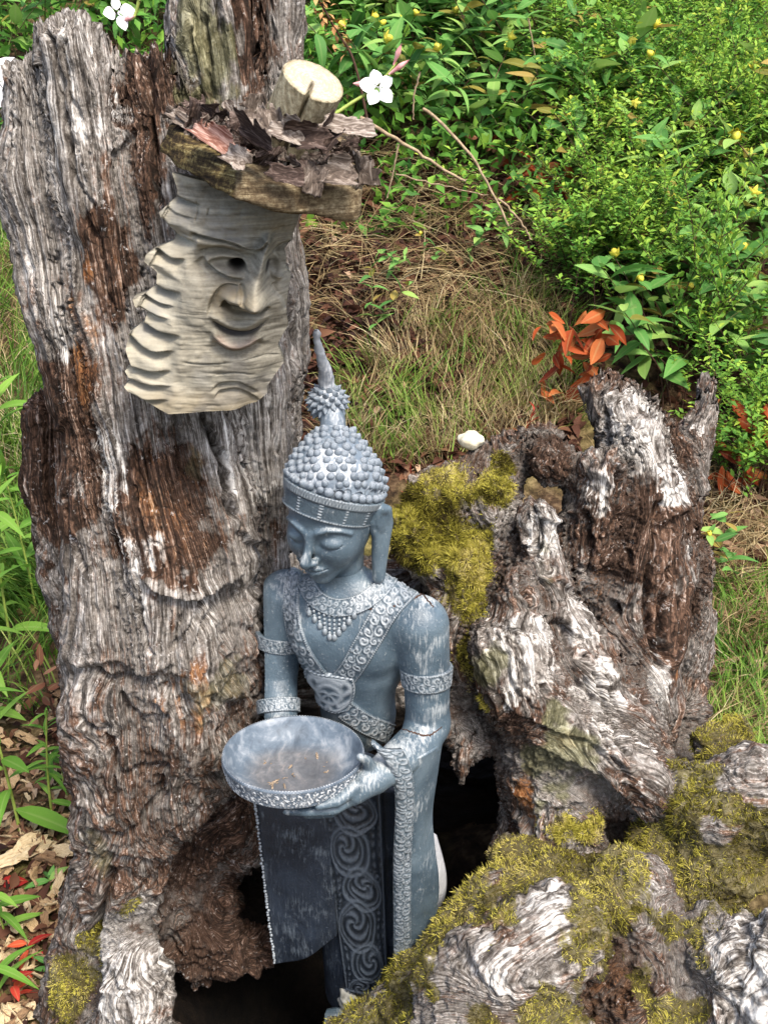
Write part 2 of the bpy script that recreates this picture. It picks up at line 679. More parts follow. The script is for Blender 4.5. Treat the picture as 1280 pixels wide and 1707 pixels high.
def displace(V, N, G, amp, rot, flow=1.0, seed=0, warp=0.035):
    """gnarled wood: lumps, flowing ridges, splits; rot is 0..1 per vertex (crumbly instead of fibrous)"""
    wx = np.stack([fbm(V * 7, 2, seed + 1), fbm(V * 7, 2, seed + 2), fbm(V * 7, 2, seed + 3)], 1) * np.reshape(warp, (-1, 1))
    G2 = G + wx
    lump = fbm(V * 11, 3, seed + 5) * 0.010
    sw = vn(G2 * np.array((17, 17, 0.9)), seed + 15) * 2.4 + vn(G2 * np.array((45, 45, 4)), seed + 16) * 0.5
    saw = sw - np.floor(sw)                                        # split layers with a sharp lip
    saw = saw * (1 - sstep(0.90, 1.0, saw))
    r1 = ridged(G2 * np.array((30, 30, 2.4)), seed + 6)
    r2 = ridged(G2 * np.array((75, 75, 5.0)), seed + 7)
    r3 = fbm(G2 * np.array((150, 150, 10)), 2, seed + 8)
    fine = fbm(V * 85, 3, seed + 9)
    crk = sstep(0.88, 0.985, ridged(G2 * np.array((15, 15, 1.1)), seed + 11)) * sstep(-0.1, 0.3, fbm(V * 6, 2, seed + 12))
    chunky = np.abs(fbm(V * 30, 3, seed + 14))
    bil = np.abs(vn(V * 15 + 1.2 * wx / 0.03, seed + 17))
    fibd = (saw - 0.4) * 0.0080 + (r1 - 0.3) * 0.0040 + (r2 - 0.3) * 0.0024 + r3 * 0.0016 - crk * 0.020 + fine * 0.0012
    rotd = (chunky - 0.3) * 0.016 - (bil - 0.2) * 0.030 + fine * 0.0055 + (saw - 0.4) * 0.006
    d = lump + fibd * (1 - rot) * flow + rotd * rot
    return V + N * (d * amp)[:, None], G2


PC = {}


def prep_patches(V):
    PC['V'] = V; PC['p'] = proj(V)
    PC['nz'] = fbm(V * 20, 4, 40, 0.6)
    PC['nz2'] = fbm(V * 13, 3, 47)


def front_point(px, py):
    x, y, z = PC['p']
    m = (np.abs(x - px) < 12) & (np.abs(y - py) < 12)
    c = np.nonzero(m)[0]
    if not len(c):
        return PC['V'][np.argmin((x - px) ** 2 + (y - py) ** 2)]
    return PC['V'][c[np.argmin(z[c])]]


def patch(lst, flip=1.0, wob=0.45):
    """soft patches on the surface: (px, py, r_px[, squash_y[, strength]])"""
    V = PC['V']
    m = np.zeros(len(V))
    for p in lst:
        px, py, r = p[:3]
        sq = p[3] if len(p) > 3 else 1.0
        st = p[4] if len(p) > 4 else 1.0
        c = front_point(px, py)
        R = r * np.linalg.norm(c - CAM) / FPX
        sel = np.nonzero((np.abs(V[:, 0] - c[0]) < R * 2) & (np.abs(V[:, 2] - c[2]) < R * 2 * max(sq, 1)) & (np.abs(V[:, 1] - c[1]) < R * 3))[0]
        q = V[sel] - c
        dist = np.sqrt(q[:, 0] ** 2 + (q[:, 1] * 0.7) ** 2 + (q[:, 2] / sq) ** 2) / R
        v = st * (1 - sstep(0.35, 1.35, dist + flip * PC['nz'][sel] * wob + PC['nz2'][sel] * 0.25))
        m[sel] = np.maximum(m[sel], v)
    return m


def sculpt(V, N, cracks=(), ledges=()):
    """splits (path px, width px, depth m) and undercut ledges (path px, depth m, length px) cut into the wood"""
    V0 = PC['V']; X, Y, Z = PC['p']
    off = np.zeros(len(V))
    for path, w, dep in cracks:
        P = polyline(path, max(6, 2 * len(path) + 2)) if len(path) > 2 else linres(path, 5)
        P = P + 2.5 * np.stack([np.sin(np.arange(len(P)) * 2.1), np.sin(np.arange(len(P)) * 1.3 + 1)], 1)
        ch = [(front_point(x, y), 0.0) for x, y in P]
        A = np.array([c[0] for c in ch])
        R = w * np.linalg.norm(A[0] - CAM) / FPX
        sel = np.nonzero(((V0 > A.min(0) - 4 * R) & (V0 < A.max(0) + 4 * R)).all(1))[0]
        d = d_chain(V0[sel], ch) + 0.35 * R * PC['nz'][sel]
        off[sel] = np.minimum(off[sel], -dep * np.exp(-(np.clip(d, 0, None) / R) ** 2) + 0.20 * dep * np.exp(-((d - 2.0 * R) / R) ** 2))
    for path, dep, ln in ledges:
        P = polyline(path, 24)
        ch = [(front_point(x, y), 0.0) for x, y in P[::3]]
        A = np.array([c[0] for c in ch])
        R = ln * np.linalg.norm(A[0] - CAM) / FPX
        sel = np.nonzero(((V0 > A.min(0) - 4 * R) & (V0 < A.max(0) + 4 * R)).all(1))[0]
        d3 = d_chain(V0[sel], ch)
        best = np.full(len(sel), 1e9); side = np.zeros(len(sel)); par = np.zeros(len(sel))
        for i in range(len(P) - 1):
            a, b = P[i], P[i + 1]; ab = b - a
            t = np.clip(((X[sel] - a[0]) * ab[0] + (Y[sel] - a[1]) * ab[1]) / (ab @ ab + 1e-9), 0, 1)
            dx = X[sel] - a[0] - t * ab[0]; dy = Y[sel] - a[1] - t * ab[1]
            q = np.hypot(dx, dy); m = q < best
            best = np.where(m, q, best); side = np.where(m, np.sign(ab[0] * dy - ab[1] * dx), side); par = np.where(m, (i + t) / (len(P) - 1), par)
        s_ = best * side + 4 * PC['nz'][sel]
        fade = sstep(0.0, 0.15, par) * sstep(0.0, 0.15, 1 - par) * (d3 < 3 * R)
        off[sel] += fade * (-0.62 * dep / (1 + np.exp(-(s_ - 2) / 1.6)) * np.exp(-np.clip(s_, 0, None) / ln) + 0.4 * dep * np.exp(-(s_ / (0.35 * ln)) ** 2) * (s_ < 0))
    return V + N * off[:, None]


def finish_stump(root, name, V, Q, G, masks):
    at_ = {'gco': G}
    for k_ in ('m_brown', 'm_rust', 'm_white', 'm_moss', 'm_green', 'm_soil_shade'):
        at_[k_] = masks.get(k_, np.zeros(len(V)))
    # the far side of the wood carries no fine relief: merge its vertices on a 14 mm lattice
    Nn = vnormals(V, Q)
    far = (Nn * unit(CAM[None] - V)).sum(1) < -0.30
    idx = np.arange(len(V))
    fi = np.nonzero(far)[0]
    key = np.floor(V[fi] / 0.014).astype(np.int64)
    key = (key[:, 0] + 500) * 4000000 + (key[:, 1] + 500) * 2000 + key[:, 2] + 500
    _, first, inv = np.unique(key, return_index=True, return_inverse=True)
    idx[fi] = fi[first][inv.ravel()]
    T = np.concatenate([idx[Q[:, [0, 1, 2]]], idx[Q[:, [0, 2, 3]]]])
    T = T[(T[:, 0] != T[:, 1]) & (T[:, 1] != T[:, 2]) & (T[:, 0] != T[:, 2])]
    sr_ = np.sort(T, 1)
    _, u_ = np.unique(sr_[:, 0].astype(np.int64) * 10 ** 12 + sr_[:, 1].astype(np.int64) * 10 ** 6 + sr_[:, 2], return_index=True)
    T = T[np.sort(u_)]
    keep = np.unique(T)
    mp = np.full(len(V), -1); mp[keep] = np.arange(len(keep))
    return part(name, V[keep], mp[T], M_WOOD, root, attrs={k_: a_[keep] for k_, a_ in at_.items()})


M_MOSS = mat_rnd('moss_strands', [(0.05, (0.040, 0.030, 0.010)), (0.28, (0.15, 0.13, 0.018)), (0.46, (0.36, 0.33, 0.050)), (0.78, (0.54, 0.47, 0.11)), (0.97, (0.48, 0.40, 0.20))], 0.75, 0.3, 0.15, 18.0)

BL_V = np.array([(-0.5, 0, 0), (0.5, 0, 0), (-0.45, 0.10, 0.42), (0.45, 0.10, 0.42), (0, 0.38, 0.95)])
BL_F = np.array([(0, 1, 3), (0, 3, 2), (2, 3, 4)])


def moss(root, V, Q, mask, n, length=0.012, width=0.0022, seed=1, name='moss', dry=0.0):
    """short curly strands on every face whose moss mask is high"""
    r = np.random.RandomState(seed)
    fm = mask[Q].mean(1)
    a = V[Q[:, 2]] - V[Q[:, 0]]; b = V[Q[:, 3]] - V[Q[:, 1]]
    cr = np.cross(a, b); ar = np.linalg.norm(cr, axis=1) * 0.5
    tocam = unit(CAM[None] - V[Q[:, 0]])
    nn = unit(cr)
    p = ar * (sstep(0.35, 0.7, fm) + 0.10 * sstep(0.12, 0.35, fm)) * (0.06 + np.clip((nn * tocam).sum(1) + 0.25, 0, 1))
    p /= p.sum()
    f = r.choice(len(Q), n, p=p)
    u = r.rand(n, 4); u /= u.sum(1)[:, None]
    pos = (V[Q[f]] * u[:, :, None]).sum(1) - nn[f] * 0.002
    # clumps share a direction
    cd = np.stack([vn(pos * 55, seed + 1), vn(pos * 55, seed + 2), vn(pos * 55, seed + 3)], 1)
    d = unit(nn[f] * 0.9 + cd * 1.5 + r.randn(n, 3) * 0.45 + np.array((0, 0, 0.25)))
    side = unit(np.cross(d, r.randn(n, 3)))
    bend = np.cross(side, d)
    L = length * (0.45 + 0.75 * r.rand(n)) * (0.55 + 0.6 * fm[f]) * (1 + 0.5 * vn(pos * 30, seed + 4))
    W = width * (0.7 + 0.6 * r.rand(n))
    Vm, Fm, ii = scatter(BL_V, BL_F, pos, side * W[:, None], bend * L[:, None], d * L[:, None])
    rnd = np.clip(0.48 + 0.55 * vn(pos * 14, seed + 6) + 0.25 * vn(pos * 70, seed + 8) + 0.17 * r.randn(n) + dry, 0, 1)[ii]
    o = part(name, Vm, Fm, M_MOSS, root, smooth=False, attrs={'rnd': rnd})
    o['kind'] = 'stuff'
    return o


H_VOX = 0.0035

# ---- tall prong on the left
ch_tall = [
    chain((56, 150, 1.63, 48), (60, 300, 1.61, 62), (110, 520, 1.57, 60), (165, 740, 1.53, 66), (190, 900, 1.50, 80), (200, 1080, 1.46, 98), (205, 1220, 1.42, 100), (215, 1370, 1.39, 88), (175, 1540, 1.37, 78), (150, 1740, 1.34, 92)),
    chain((122, 92, 1.60, 62), (160, 260, 1.59, 72), (205, 520, 1.55, 78), (245, 760, 1.51, 82), (285, 930, 1.47, 86), (300, 1090, 1.43, 86), (310, 1240, 1.40, 78), (290, 1330, 1.39, 66)),
    chain((262, 142, 1.63, 58), (280, 300, 1.60, 80), (320, 560, 1.57, 84), (340, 760, 1.53, 70), (365, 880, 1.50, 62), (385, 1000, 1.48, 56), (380, 1130, 1.46, 52), (365, 1250, 1.44, 46), (350, 1310, 1.42, 34)),
    chain((345, -40, 1.66, 66), (370, 150, 1.64, 70), (400, 400, 1.62, 74), (420, 620, 1.60, 72), (430, 780, 1.58, 58), (440, 880, 1.58, 42), (430, 1000, 1.56, 44), (420, 1150, 1.54, 44)),
    chain((455, -60, 1.70, 44), (458, 200, 1.68, 44), (462, 450, 1.66, 46), (466, 650, 1.64, 42), (470, 760, 1.63, 34), (470, 900, 1.64, 32)),
    # back of the trunk, gives it its thickness
    chain((330, 190, 1.84, 105), (310, 500, 1.84, 160), (330, 900, 1.80, 180), (330, 1250, 1.78, 160), (320, 1500, 1.80, 160)),
    # broken slab on the left behind
    chain((88, 690, 1.74, 42), (88, 800, 1.73, 44), (115, 950, 1.70, 46), (150, 1080, 1.66, 50)),
    # grey root lump at the bottom left, in front
    chain((215, 1590, 1.28, 50), (225, 1680, 1.25, 62), (220, 1790, 1.22, 78)),
    # crumbling rotten ledge inside the hollow
    chain((335, 1440, 1.50, 40), (355, 1520, 1.46, 46), (365, 1590, 1.43, 44), (430, 1580, 1.46, 26)),
    chain((420, 1380, 1.56, 50), (370, 1420, 1.53, 42), (310, 1480, 1.50, 44)),
    chain((395, 1352, 1.50, 40), (345, 1395, 1.49, 46), (300, 1450, 1.47, 44), (275, 1530, 1.44, 36)),
    chain((345, 1560, 1.44, 44), (400, 1578, 1.45, 42), (455, 1580, 1.47, 30)),
    chain((300, 1500, 1.46, 34), (320, 1580, 1.43, 40), (340, 1640, 1.42, 30)),
]
cut_tall = [chain((445, 1490, 1.50, 40), (395, 1500, 1.50, 22)), chain((330, 1670, 1.38, 40), (450, 1690, 1.40, 70))]
root_tall = thing('tall_stump', 'tall grey weathered hollow tree stump on the left, a carved face hung on it', 'stump', at(250, 1650, 1.45) * np.array((1, 1, 0)))
V, Q, N, G = stump(ch_tall, cut_tall, (-0.70, 1.10, -0.1), (0.02, 2.06, 1.86), H_VOX, 0.022)
prep_patches(V)
X, Y_, Z_ = proj(V)
zz = V[:, 2]
low = 1 - sstep(0.55, 0.92, zz + 0.06 * fbm(V * 9, 2, 3))
rot = np.clip(low * 0.30 + patch([(380, 1500, 130), (420, 1100, 90, 1.6), (330, 1180, 60), (400, 1290, 60)]), 0, 1)
V, G = displace(V, N, G, 1.0, rot, 1.0, 0, 0.004 + 0.040 * low)
V = sculpt(V, N, [
    ([(345, 685), (352, 720), (375, 760), (385, 800), (393, 840), (400, 872)], 8, 0.045),
    ([(232, 196), (243, 240), (250, 290), (254, 345)], 6, 0.030), ([(68, 62), (85, 130), (95, 190), (112, 262)], 4.5, 0.022), ([(102, 84), (120, 150), (132, 205)], 4, 0.018),
    ([(48, 70), (56, 140), (66, 220)], 3.5, 0.012), ([(112, 262), (130, 340), (150, 410)], 4, 0.014), ([(225, 50), (238, 120), (236, 180)], 9, 0.024), ([(150, 330), (172, 430), (190, 520)], 4, 0.014),
    ([(330, 15), (336, 90), (342, 170)], 4.5, 0.018), ([(375, 20), (380, 70)], 3.5, 0.012), ([(470, 260), (484, 420), (498, 560), (500, 700)], 8, 0.026), ([(440, 20), (432, 90)], 8, 0.022),
    ([(215, 755), (224, 800), (216, 850)], 4.5, 0.016), ([(262, 768), (252, 800), (247, 838)], 6, 0.022), ([(280, 690), (285, 750)], 4, 0.015), ([(300, 700), (305, 760), (318, 800)], 3.5, 0.014),
    ([(185, 1240), (205, 1285), (222, 1306)], 7, 0.032), ([(222, 1306), (262, 1292)], 6, 0.022), ([(252, 1312), (259, 1345), (255, 1376), (238, 1394), (200, 1410)], 7, 0.030), ([(198, 1270), (200, 1330), (196, 1385)], 4, 0.016),
    ([(196, 1466), (168, 1508), (146, 1560), (136, 1592)], 7, 0.045), ([(220, 1010), (226, 1060), (240, 1100)], 4, 0.016), ([(140, 700), (152, 780), (160, 850)], 4, 0.014), ([(180, 880), (190, 960), (210, 1010)], 5, 0.018),
    ([(300, 1090), (330, 1060), (350, 1010)], 5, 0.018), ([(330, 1110), (345, 1060), (360, 1030)], 4, 0.014), ([(150, 1130), (190, 1150), (215, 1140)], 6, 0.024), ([(120, 1210), (150, 1230), (180, 1225)], 6, 0.022), ([(215, 1170), (225, 1200)], 6, 0.02),
    ([(100, 840), (112, 900), (128, 960)], 5, 0.02), ([(390, 440 + 260), (420, 780), (440, 850)], 3, 0.010), ([(460, 690), (470, 760)], 3, 0.01)],
    [([(236, 950), (262, 985), (310, 1000), (352, 985), (402, 962), (420, 930)], 0.030, 34), ([(345, 800), (330, 850), (300, 870)], 0.012, 20), ([(400, 880), (425, 905), (455, 905)], 0.022, 20),
     ([(100, 1095), (140, 1115), (200, 1100), (240, 1130), (300, 1100)], 0.018, 30), ([(205, 1180), (260, 1190), (310, 1150), (345, 1100)], 0.016, 26), ([(150, 1420), (240, 1430), (300, 1410), (335, 1380)], 0.018, 26), ([(180, 255), (205, 240), (232, 200)], 0.018, 26), ([(205, 300), (230, 232), (250, 205)], 0.010, 14), ([(60, 700), (85, 720), (118, 690)], 0.012, 20)])
# jagged broken top: pull the crown of each finger into splinters
topm = sstep(1.50, 1.72, V[:, 2])
V[:, 2] += topm * 0.05 * (ridged(G * np.array((34, 34, 0.5)), 21) - 0.6) * 0.8
N2 = vnormals(V, Q)
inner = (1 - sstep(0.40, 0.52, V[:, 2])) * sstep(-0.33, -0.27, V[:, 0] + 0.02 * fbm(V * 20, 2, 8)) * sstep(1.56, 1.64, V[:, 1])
masks = dict(
    m_brown=np.clip(0.27 + 0.27 * low + patch([(240, 110, 42, 2.6), (190, 420, 34, 5.0), (430, 70, 30, 4.0), (330, 200, 30, 3), (300, 880, 95, 1.2, 0.9), (110, 760, 60, 2.5), (60, 780, 60, 3), (230, 300, 25, 4), (370, 1420, 70, 1, 0.6), (390, 1580, 80, 1, 0.6)]) - patch([(420, 760, 60, 1.8), (215, 1640, 75, 1.5)]), 0, 1),
    m_rust=patch([(130, 610, 24, 6.0, 0.62), (325, 1170, 55, 2.0, 0.46), (300, 860, 90, 1.2, 0.44), (345, 800, 30, 2.5, 0.5), (180, 430, 40, 4.0, 0.25), (250, 1240, 90, 1.5, 0.22), (240, 180, 20, 3, 0.3)]),
    m_white=patch([(110, 180, 60, 2.5, 0.5), (420, 760, 60, 1.8, 0.8), (170, 780, 38, 3.5, 0.55), (215, 990, 28, 3.0, 0.55), (215, 1640, 75, 1.5, 0.68), (120, 1150, 45, 1.3, 0.5), (345, 1040, 50, 1.2, 0.5), (255, 930, 30, 1.2, 0.5), (90, 560, 16, 5, 0.6)]),
    m_green=patch([(330, 110, 60, 2.0, 0.75), (140, 1430, 50, 1.5, 0.5), (380, 1160, 60, 1.3, 0.5), (340, 790, 22, 2.5, 0.6)]),
    m_moss=patch([(110, 1660, 52, 1.1), (140, 1590, 22, 1.2), (225, 1520, 20, 0.8, 0.8)]),
    m_soil_shade=np.clip(inner, 0, 1))
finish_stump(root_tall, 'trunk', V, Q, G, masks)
moss(root_tall, V, Q, masks['m_moss'], 5200, 0.0085, 0.0016, 3)

# ---- broken prong on the right
ch_brk = [
    chain((994, 632, 1.90, 8), (1010, 670, 1.89, 30), (1048, 745, 1.86, 58), (1070, 840, 1.83, 76), (1060, 960, 1.79, 86), (1040, 1100, 1.74, 96), (1010, 1240, 1.67, 110), (1000, 1340, 1.62, 100)),
    chain((1022, 642, 1.92, 14), (1058, 672, 1.92, 24), (1100, 728, 1.90, 34), (1150, 808, 1.87, 28), (1120, 880, 1.86, 46), (1090, 980, 1.83, 60)),
    chain((1186, 632, 2.00, 7), (1174, 672, 1.99, 22), (1152, 735, 1.96, 36), (1120, 810, 1.92, 46), (1095, 900, 1.92, 46), (1085, 1050, 1.93, 66)),
    chain((915, 775, 1.80, 36), (955, 790, 1.82, 34), (985, 850, 1.80, 42), (960, 960, 1.76, 60)),
    chain((1000, 790, 1.78, 40), (1000, 850, 1.76, 42), (985, 930, 1.73, 34)),
    chain((898, 860, 1.70, 26), (905, 940, 1.68, 44), (900, 1010, 1.66, 60), (940, 1100, 1.62, 80), (1000, 1200, 1.58, 90), (1040, 1290, 1.54, 80)),
    chain((862, 955, 1.64, 14), (862, 1010, 1.61, 40), (850, 1080, 1.58, 64), (870, 1150, 1.55, 74), (930, 1210, 1.52, 66), (1010, 1260, 1.49, 60), (1080, 1310, 1.47, 50)),
    chain((1155, 935, 1.88, 38), (1145, 1020, 1.87, 46), (1130, 1120, 1.84, 50), (1110, 1210, 1.78, 60)),
    # cushion behind the shoulder of the statue
    chain((800, 770, 1.86, 26), (730, 840, 1.80, 62), (720, 890, 1.76, 70), (770, 960, 1.72, 60), (780, 1080, 1.66, 50), (775, 1180, 1.64, 40)),
    chain((850, 770, 1.86, 34), (810, 840, 1.80, 62), (830, 930, 1.74, 50)),
    chain((905, 740, 1.86, 30), (850, 760, 1.86, 28), (800, 800, 1.84, 30)),
    # body behind the statue, joins the two prongs above the hollow
    chain((380, 1150, 1.80, 120), (560, 1130, 1.82, 130), (700, 1110, 1.82, 120), (850, 1130, 1.84, 130)),
    chain((420, 900, 1.90, 40), (560, 1010, 1.86, 90), (760, 1000, 1.84, 70)),
    # pillar to the right of the hollow
    chain((900, 1215, 1.55, 60), (925, 1310, 1.50, 74), (930, 1400, 1.47, 80), (960, 1500, 1.44, 90)),
    chain((800, 1210, 1.62, 30), (850, 1240, 1.58, 26), (862, 1320, 1.54, 26), (850, 1400, 1.52, 30)),
    # hanging splinters
    chain((790, 1220, 1.57, 26), (770, 1262, 1.55, 18), (768, 1322, 1.54, 4)),
    chain((745, 1200, 1.60, 26), (800, 1240, 1.58, 24)),
    # back wall and floor of the hollow
    chain((330, 1330, 2.05, 150), (600, 1330, 2.12, 170), (880, 1300, 2.05, 170)),
    chain((330, 1500, 2.02, 140), (600, 1500, 2.1, 150), (900, 1480, 2.0, 170)),
    chain((1050, 1300, 1.75, 130), (1100, 1500, 1.7, 160)),
]
cut_brk = [chain((850, 815, 1.74, 18), (880, 822, 1.78, 20)), chain((1085, 1130, 1.60, 12), (1040, 1070, 1.62, 10)), chain((985, 1075, 1.58, 9), (930, 1060, 1.58, 8))]
root_brk = thing('broken_stump', 'jagged brown and white broken stump rising behind the shoulder of the statue', 'stump', at(950, 1500, 1.7) * np.array((1, 1, 0)))
V, Q, N, G = stump(ch_brk, cut_brk, (-0.42, 1.32, -0.1), (0.72, 2.42, 1.22), H_VOX * 1.08, 0.018)
prep_patches(V)
rot = np.clip(patch([(730, 860, 110), (930, 790, 50), (1000, 790, 50, 1.0), (920, 1370, 90), (780, 1230, 70), (1030, 980, 60, 1.5, 0.6)]), 0, 1)
V, G = displace(V, N, G, 1.1, np.clip(rot * 0.8 + 0.05, 0, 1), 1.15, 50, 0.018)
V = sculpt(V, N, [
    ([(934, 1040), (952, 1060), (978, 1078)], 8, 0.045), ([(1008, 1015), (1022, 1065), (1052, 1108), (1092, 1152)], 8, 0.040), ([(985, 1120), (1010, 1190), (1042, 1270)], 3.5, 0.016), ([(1000, 1110), (1030, 1190), (1062, 1262)], 3.5, 0.018),
    ([(1018, 1105), (1048, 1180), (1084, 1250)], 3.5, 0.016), ([(968, 1110), (992, 1190), (1020, 1268)], 3, 0.012), ([(1004, 680), (998, 730), (992, 772)], 6, 0.022), ([(1030, 690), (1024, 740)], 4, 0.014), ([(1048, 700), (1060, 760), (1050, 800)], 4, 0.012),
    ([(893, 880), (880, 930), (884, 985)], 6, 0.028), ([(960, 860), (972, 920), (966, 980)], 6, 0.028), ([(1040, 800), (1046, 870), (1036, 950)], 5, 0.020), ([(1080, 850), (1078, 930), (1066, 1010)], 5, 0.020), ([(1110, 850), (1098, 910), (1090, 960)], 5, 0.022),
    ([(1128, 960), (1116, 1040), (1120, 1110)], 6, 0.026), ([(1160, 960), (1148, 1030), (1140, 1090)], 4, 0.016), ([(1076, 1000), (1094, 1060), (1110, 1120)], 6, 0.024), ([(850, 1040), (858, 1100), (880, 1150)], 4, 0.014), ([(905, 1020), (910, 1090), (930, 1150)], 4, 0.014), ([(830, 1080), (850, 1150), (900, 1200)], 3.5, 0.012),
    ([(1000, 860), (1008, 910)], 4, 0.014), ([(935, 880), (930, 940)], 4, 0.012)],
    [([(830, 1160), (880, 1200), (950, 1225), (1000, 1240), (1060, 1310)], 0.024, 26), ([(925, 960), (960, 985), (1000, 975)], 0.018, 24), ([(890, 855), (930, 870), (960, 850)], 0.02, 20), ([(970, 880), (1000, 900), (1040, 880)], 0.016, 20), ([(1090, 880), (1140, 850), (1180, 815)], 0.022, 30),
     ([(1020, 1000), (1050, 1010), (1090, 990)], 0.016, 24), ([(900, 1250), (960, 1270), (1040, 1330), (1090, 1370)], 0.02, 24), ([(1130, 1190), (1160, 1200), (1180, 1180)], 0.014, 20), ([(855, 960), (862, 1000), (900, 1015)], 0.012, 20)])
tb = sstep(0.88, 1.04, V[:, 2])
V[:, 2] += tb * 0.040 * (ridged(G * np.array((46, 46, 0.6)), 71) - 0.55)
V[:, 0] += tb * 0.016 * vn(G * np.array((46, 46, 0.6)), 73)
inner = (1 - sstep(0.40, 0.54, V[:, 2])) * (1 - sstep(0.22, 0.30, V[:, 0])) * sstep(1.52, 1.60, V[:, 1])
masks = dict(
    m_brown=np.clip(0.50 + patch([(1060, 900, 90, 1.2, 0.5), (1150, 1030, 60, 1.6, 0.5), (930, 790, 50, 0.9, 0.45), (1140, 720, 40, 1.4, 0.3), (850, 1230, 60, 1, 0.3)]) - patch([(925, 1300, 80, 1.4, 0.3)]), 0, 1),
    m_rust=patch([(858, 1330, 24, 2.0, 0.8), (935, 1245, 26, 0.8, 0.6), (1150, 1130, 40, 1.0, 0.55), (985, 770, 22, 1, 0.4), (1000, 1000, 50, 1.2, 0.4)]),
    m_white=patch([(1085, 745, 66, 1.2, 0.80), (1140, 800, 36, 1.2, 0.75), (1020, 690, 30, 2.0, 0.7), (870, 1080, 75, 1.2, 0.68), (985, 1010, 50, 2.0, 0.62), (1020, 1150, 60, 1.4, 0.66), (1110, 1150, 26, 2.2, 0.75), (920, 900, 34, 2.2, 0.66), (985, 820, 40, 1.2, 0.55), (1160, 690, 26, 1.6, 0.5), (1160, 930, 22, 0.8, 0.6), (1080, 1240, 50, 1, 0.5), (855, 850, 22, 1, 0.6)]),
    m_green=patch([(915, 1280, 66, 1.4, 0.75), (960, 690, 30, 2, 0.8), (800, 1120, 40, 1.6, 0.7), (905, 960, 26, 1.6, 0.5)]),
    m_moss=patch([(735, 850, 92, 1.0), (690, 880, 50), (790, 905, 44, 1.2), (805, 800, 38, 0.9), (690, 940, 44, 1.2), (762, 1000, 46, 1.5), (772, 1100, 34, 2.0, 0.9), (790, 1180, 22, 1.5, 0.7), (840, 765, 26, 0.8, 0.9), (960, 690, 18, 2.2, 0.8), (930, 1390, 40, 0.7, 0.8), (1000, 1390, 40, 0.7, 0.75)], 1.0, 0.3),
    m_soil_shade=np.clip(inner, 0, 1))
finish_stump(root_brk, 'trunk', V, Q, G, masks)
moss(root_brk, V, Q, masks['m_moss'], 52000, 0.0112, 0.0014, 7)

# ---- mossy root mound in front on the right
ch_mnd = [
    chain((560, 1760, 1.27, 50), (650, 1700, 1.27, 58), (740, 1620, 1.29, 72), (840, 1530, 1.32, 84), (930, 1500, 1.34, 80), (1040, 1510, 1.33, 90)),
    chain((780, 1640, 1.20, 90), (850, 1600, 1.19, 92), (930, 1560, 1.22, 84)),
    chain((700, 1760, 1.16, 70), (800, 1720, 1.14, 100), (900, 1750, 1.10, 90)),
    chain((1040, 1500, 1.30, 84), (1090, 1560, 1.25, 70), (1110, 1640, 1.20, 66), (1060, 1760, 1.12, 90)),
    chain((1130, 1330, 1.46, 62), (1190, 1350, 1.43, 78), (1260, 1330, 1.42, 90), (1330, 1350, 1.40, 90)),
    chain((1090, 1420, 1.42, 50), (1120, 1480, 1.36, 56), (1200, 1450, 1.36, 70)),
    chain((1180, 1560, 1.22, 46), (1230, 1600, 1.18, 76), (1260, 1720, 1.12, 100), (1330, 1600, 1.15, 90)),
    chain((1170, 1540, 1.22, 16), (1190, 1600, 1.18, 34)),
    chain((1180, 1240, 1.56, 30), (1240, 1235, 1.58, 36), (1320, 1250, 1.58, 40)),
    chain((860, 1430, 1.42, 40), (930, 1450, 1.40, 50)),
    # crumpled red rot in the gap between the lumps
    chain((960, 1640, 1.22, 60), (1020, 1620, 1.22, 60), (1060, 1700, 1.18, 50)),
    chain((760, 1800, 1.30, 120), (1000, 1750, 1.35, 160), (1250, 1700, 1.38, 180)),
]
cut_mnd = [chain((985, 1440, 1.40, 24), (1020, 1436, 1.44, 24)), chain((1075, 1650, 1.14, 24), (1085, 1690, 1.12, 26))]
root_mnd = thing('mossy_root_mound', 'low mound of old roots under yellow green moss, before the statue', 'root mound', at(950, 1700, 1.3) * np.array((1, 1, 0)))
V, Q, N, G = stump(ch_mnd, cut_mnd, (-0.16, 0.90, -0.12), (0.66, 1.75, 0.66), H_VOX, 0.016)
prep_patches(V)
rot = np.clip(0.55 + patch([(1010, 1650, 90)]), 0, 1)
V, G = displace(V, N, G, 0.95, rot, 0.6, 90, 0.015)
redrot = patch([(1000, 1655, 72, 1.0)], 1.0, 0.15)
fl = ridged(V * np.array((38, 38, 52.0)) + 2.0 * fbm(V * 20, 2, 66)[:, None])
V = V + N * (redrot * (fl - 0.5) * 0.016)[:, None]
grey = patch([(780, 1605, 78, 1.0), (860, 1570, 60, 0.9), (1235, 1610, 95, 1.6), (1190, 1400, 40, 0.6, 0.6), (1060, 1580, 40, 1.0, 0.9), (930, 1640, 40, 1.2), (1180, 1560, 22, 1.2), (1010, 1655, 74, 1.0), (900, 1482, 40, 0.5), (700, 1690, 40, 0.8), (840, 1650, 50), (1150, 1640, 40, 1.2), (1245, 1235, 60, 0.8), (1130, 1470, 24, 1.6), (1090, 1620, 24, 1.6, 0.8)], 1.0, 0.5)
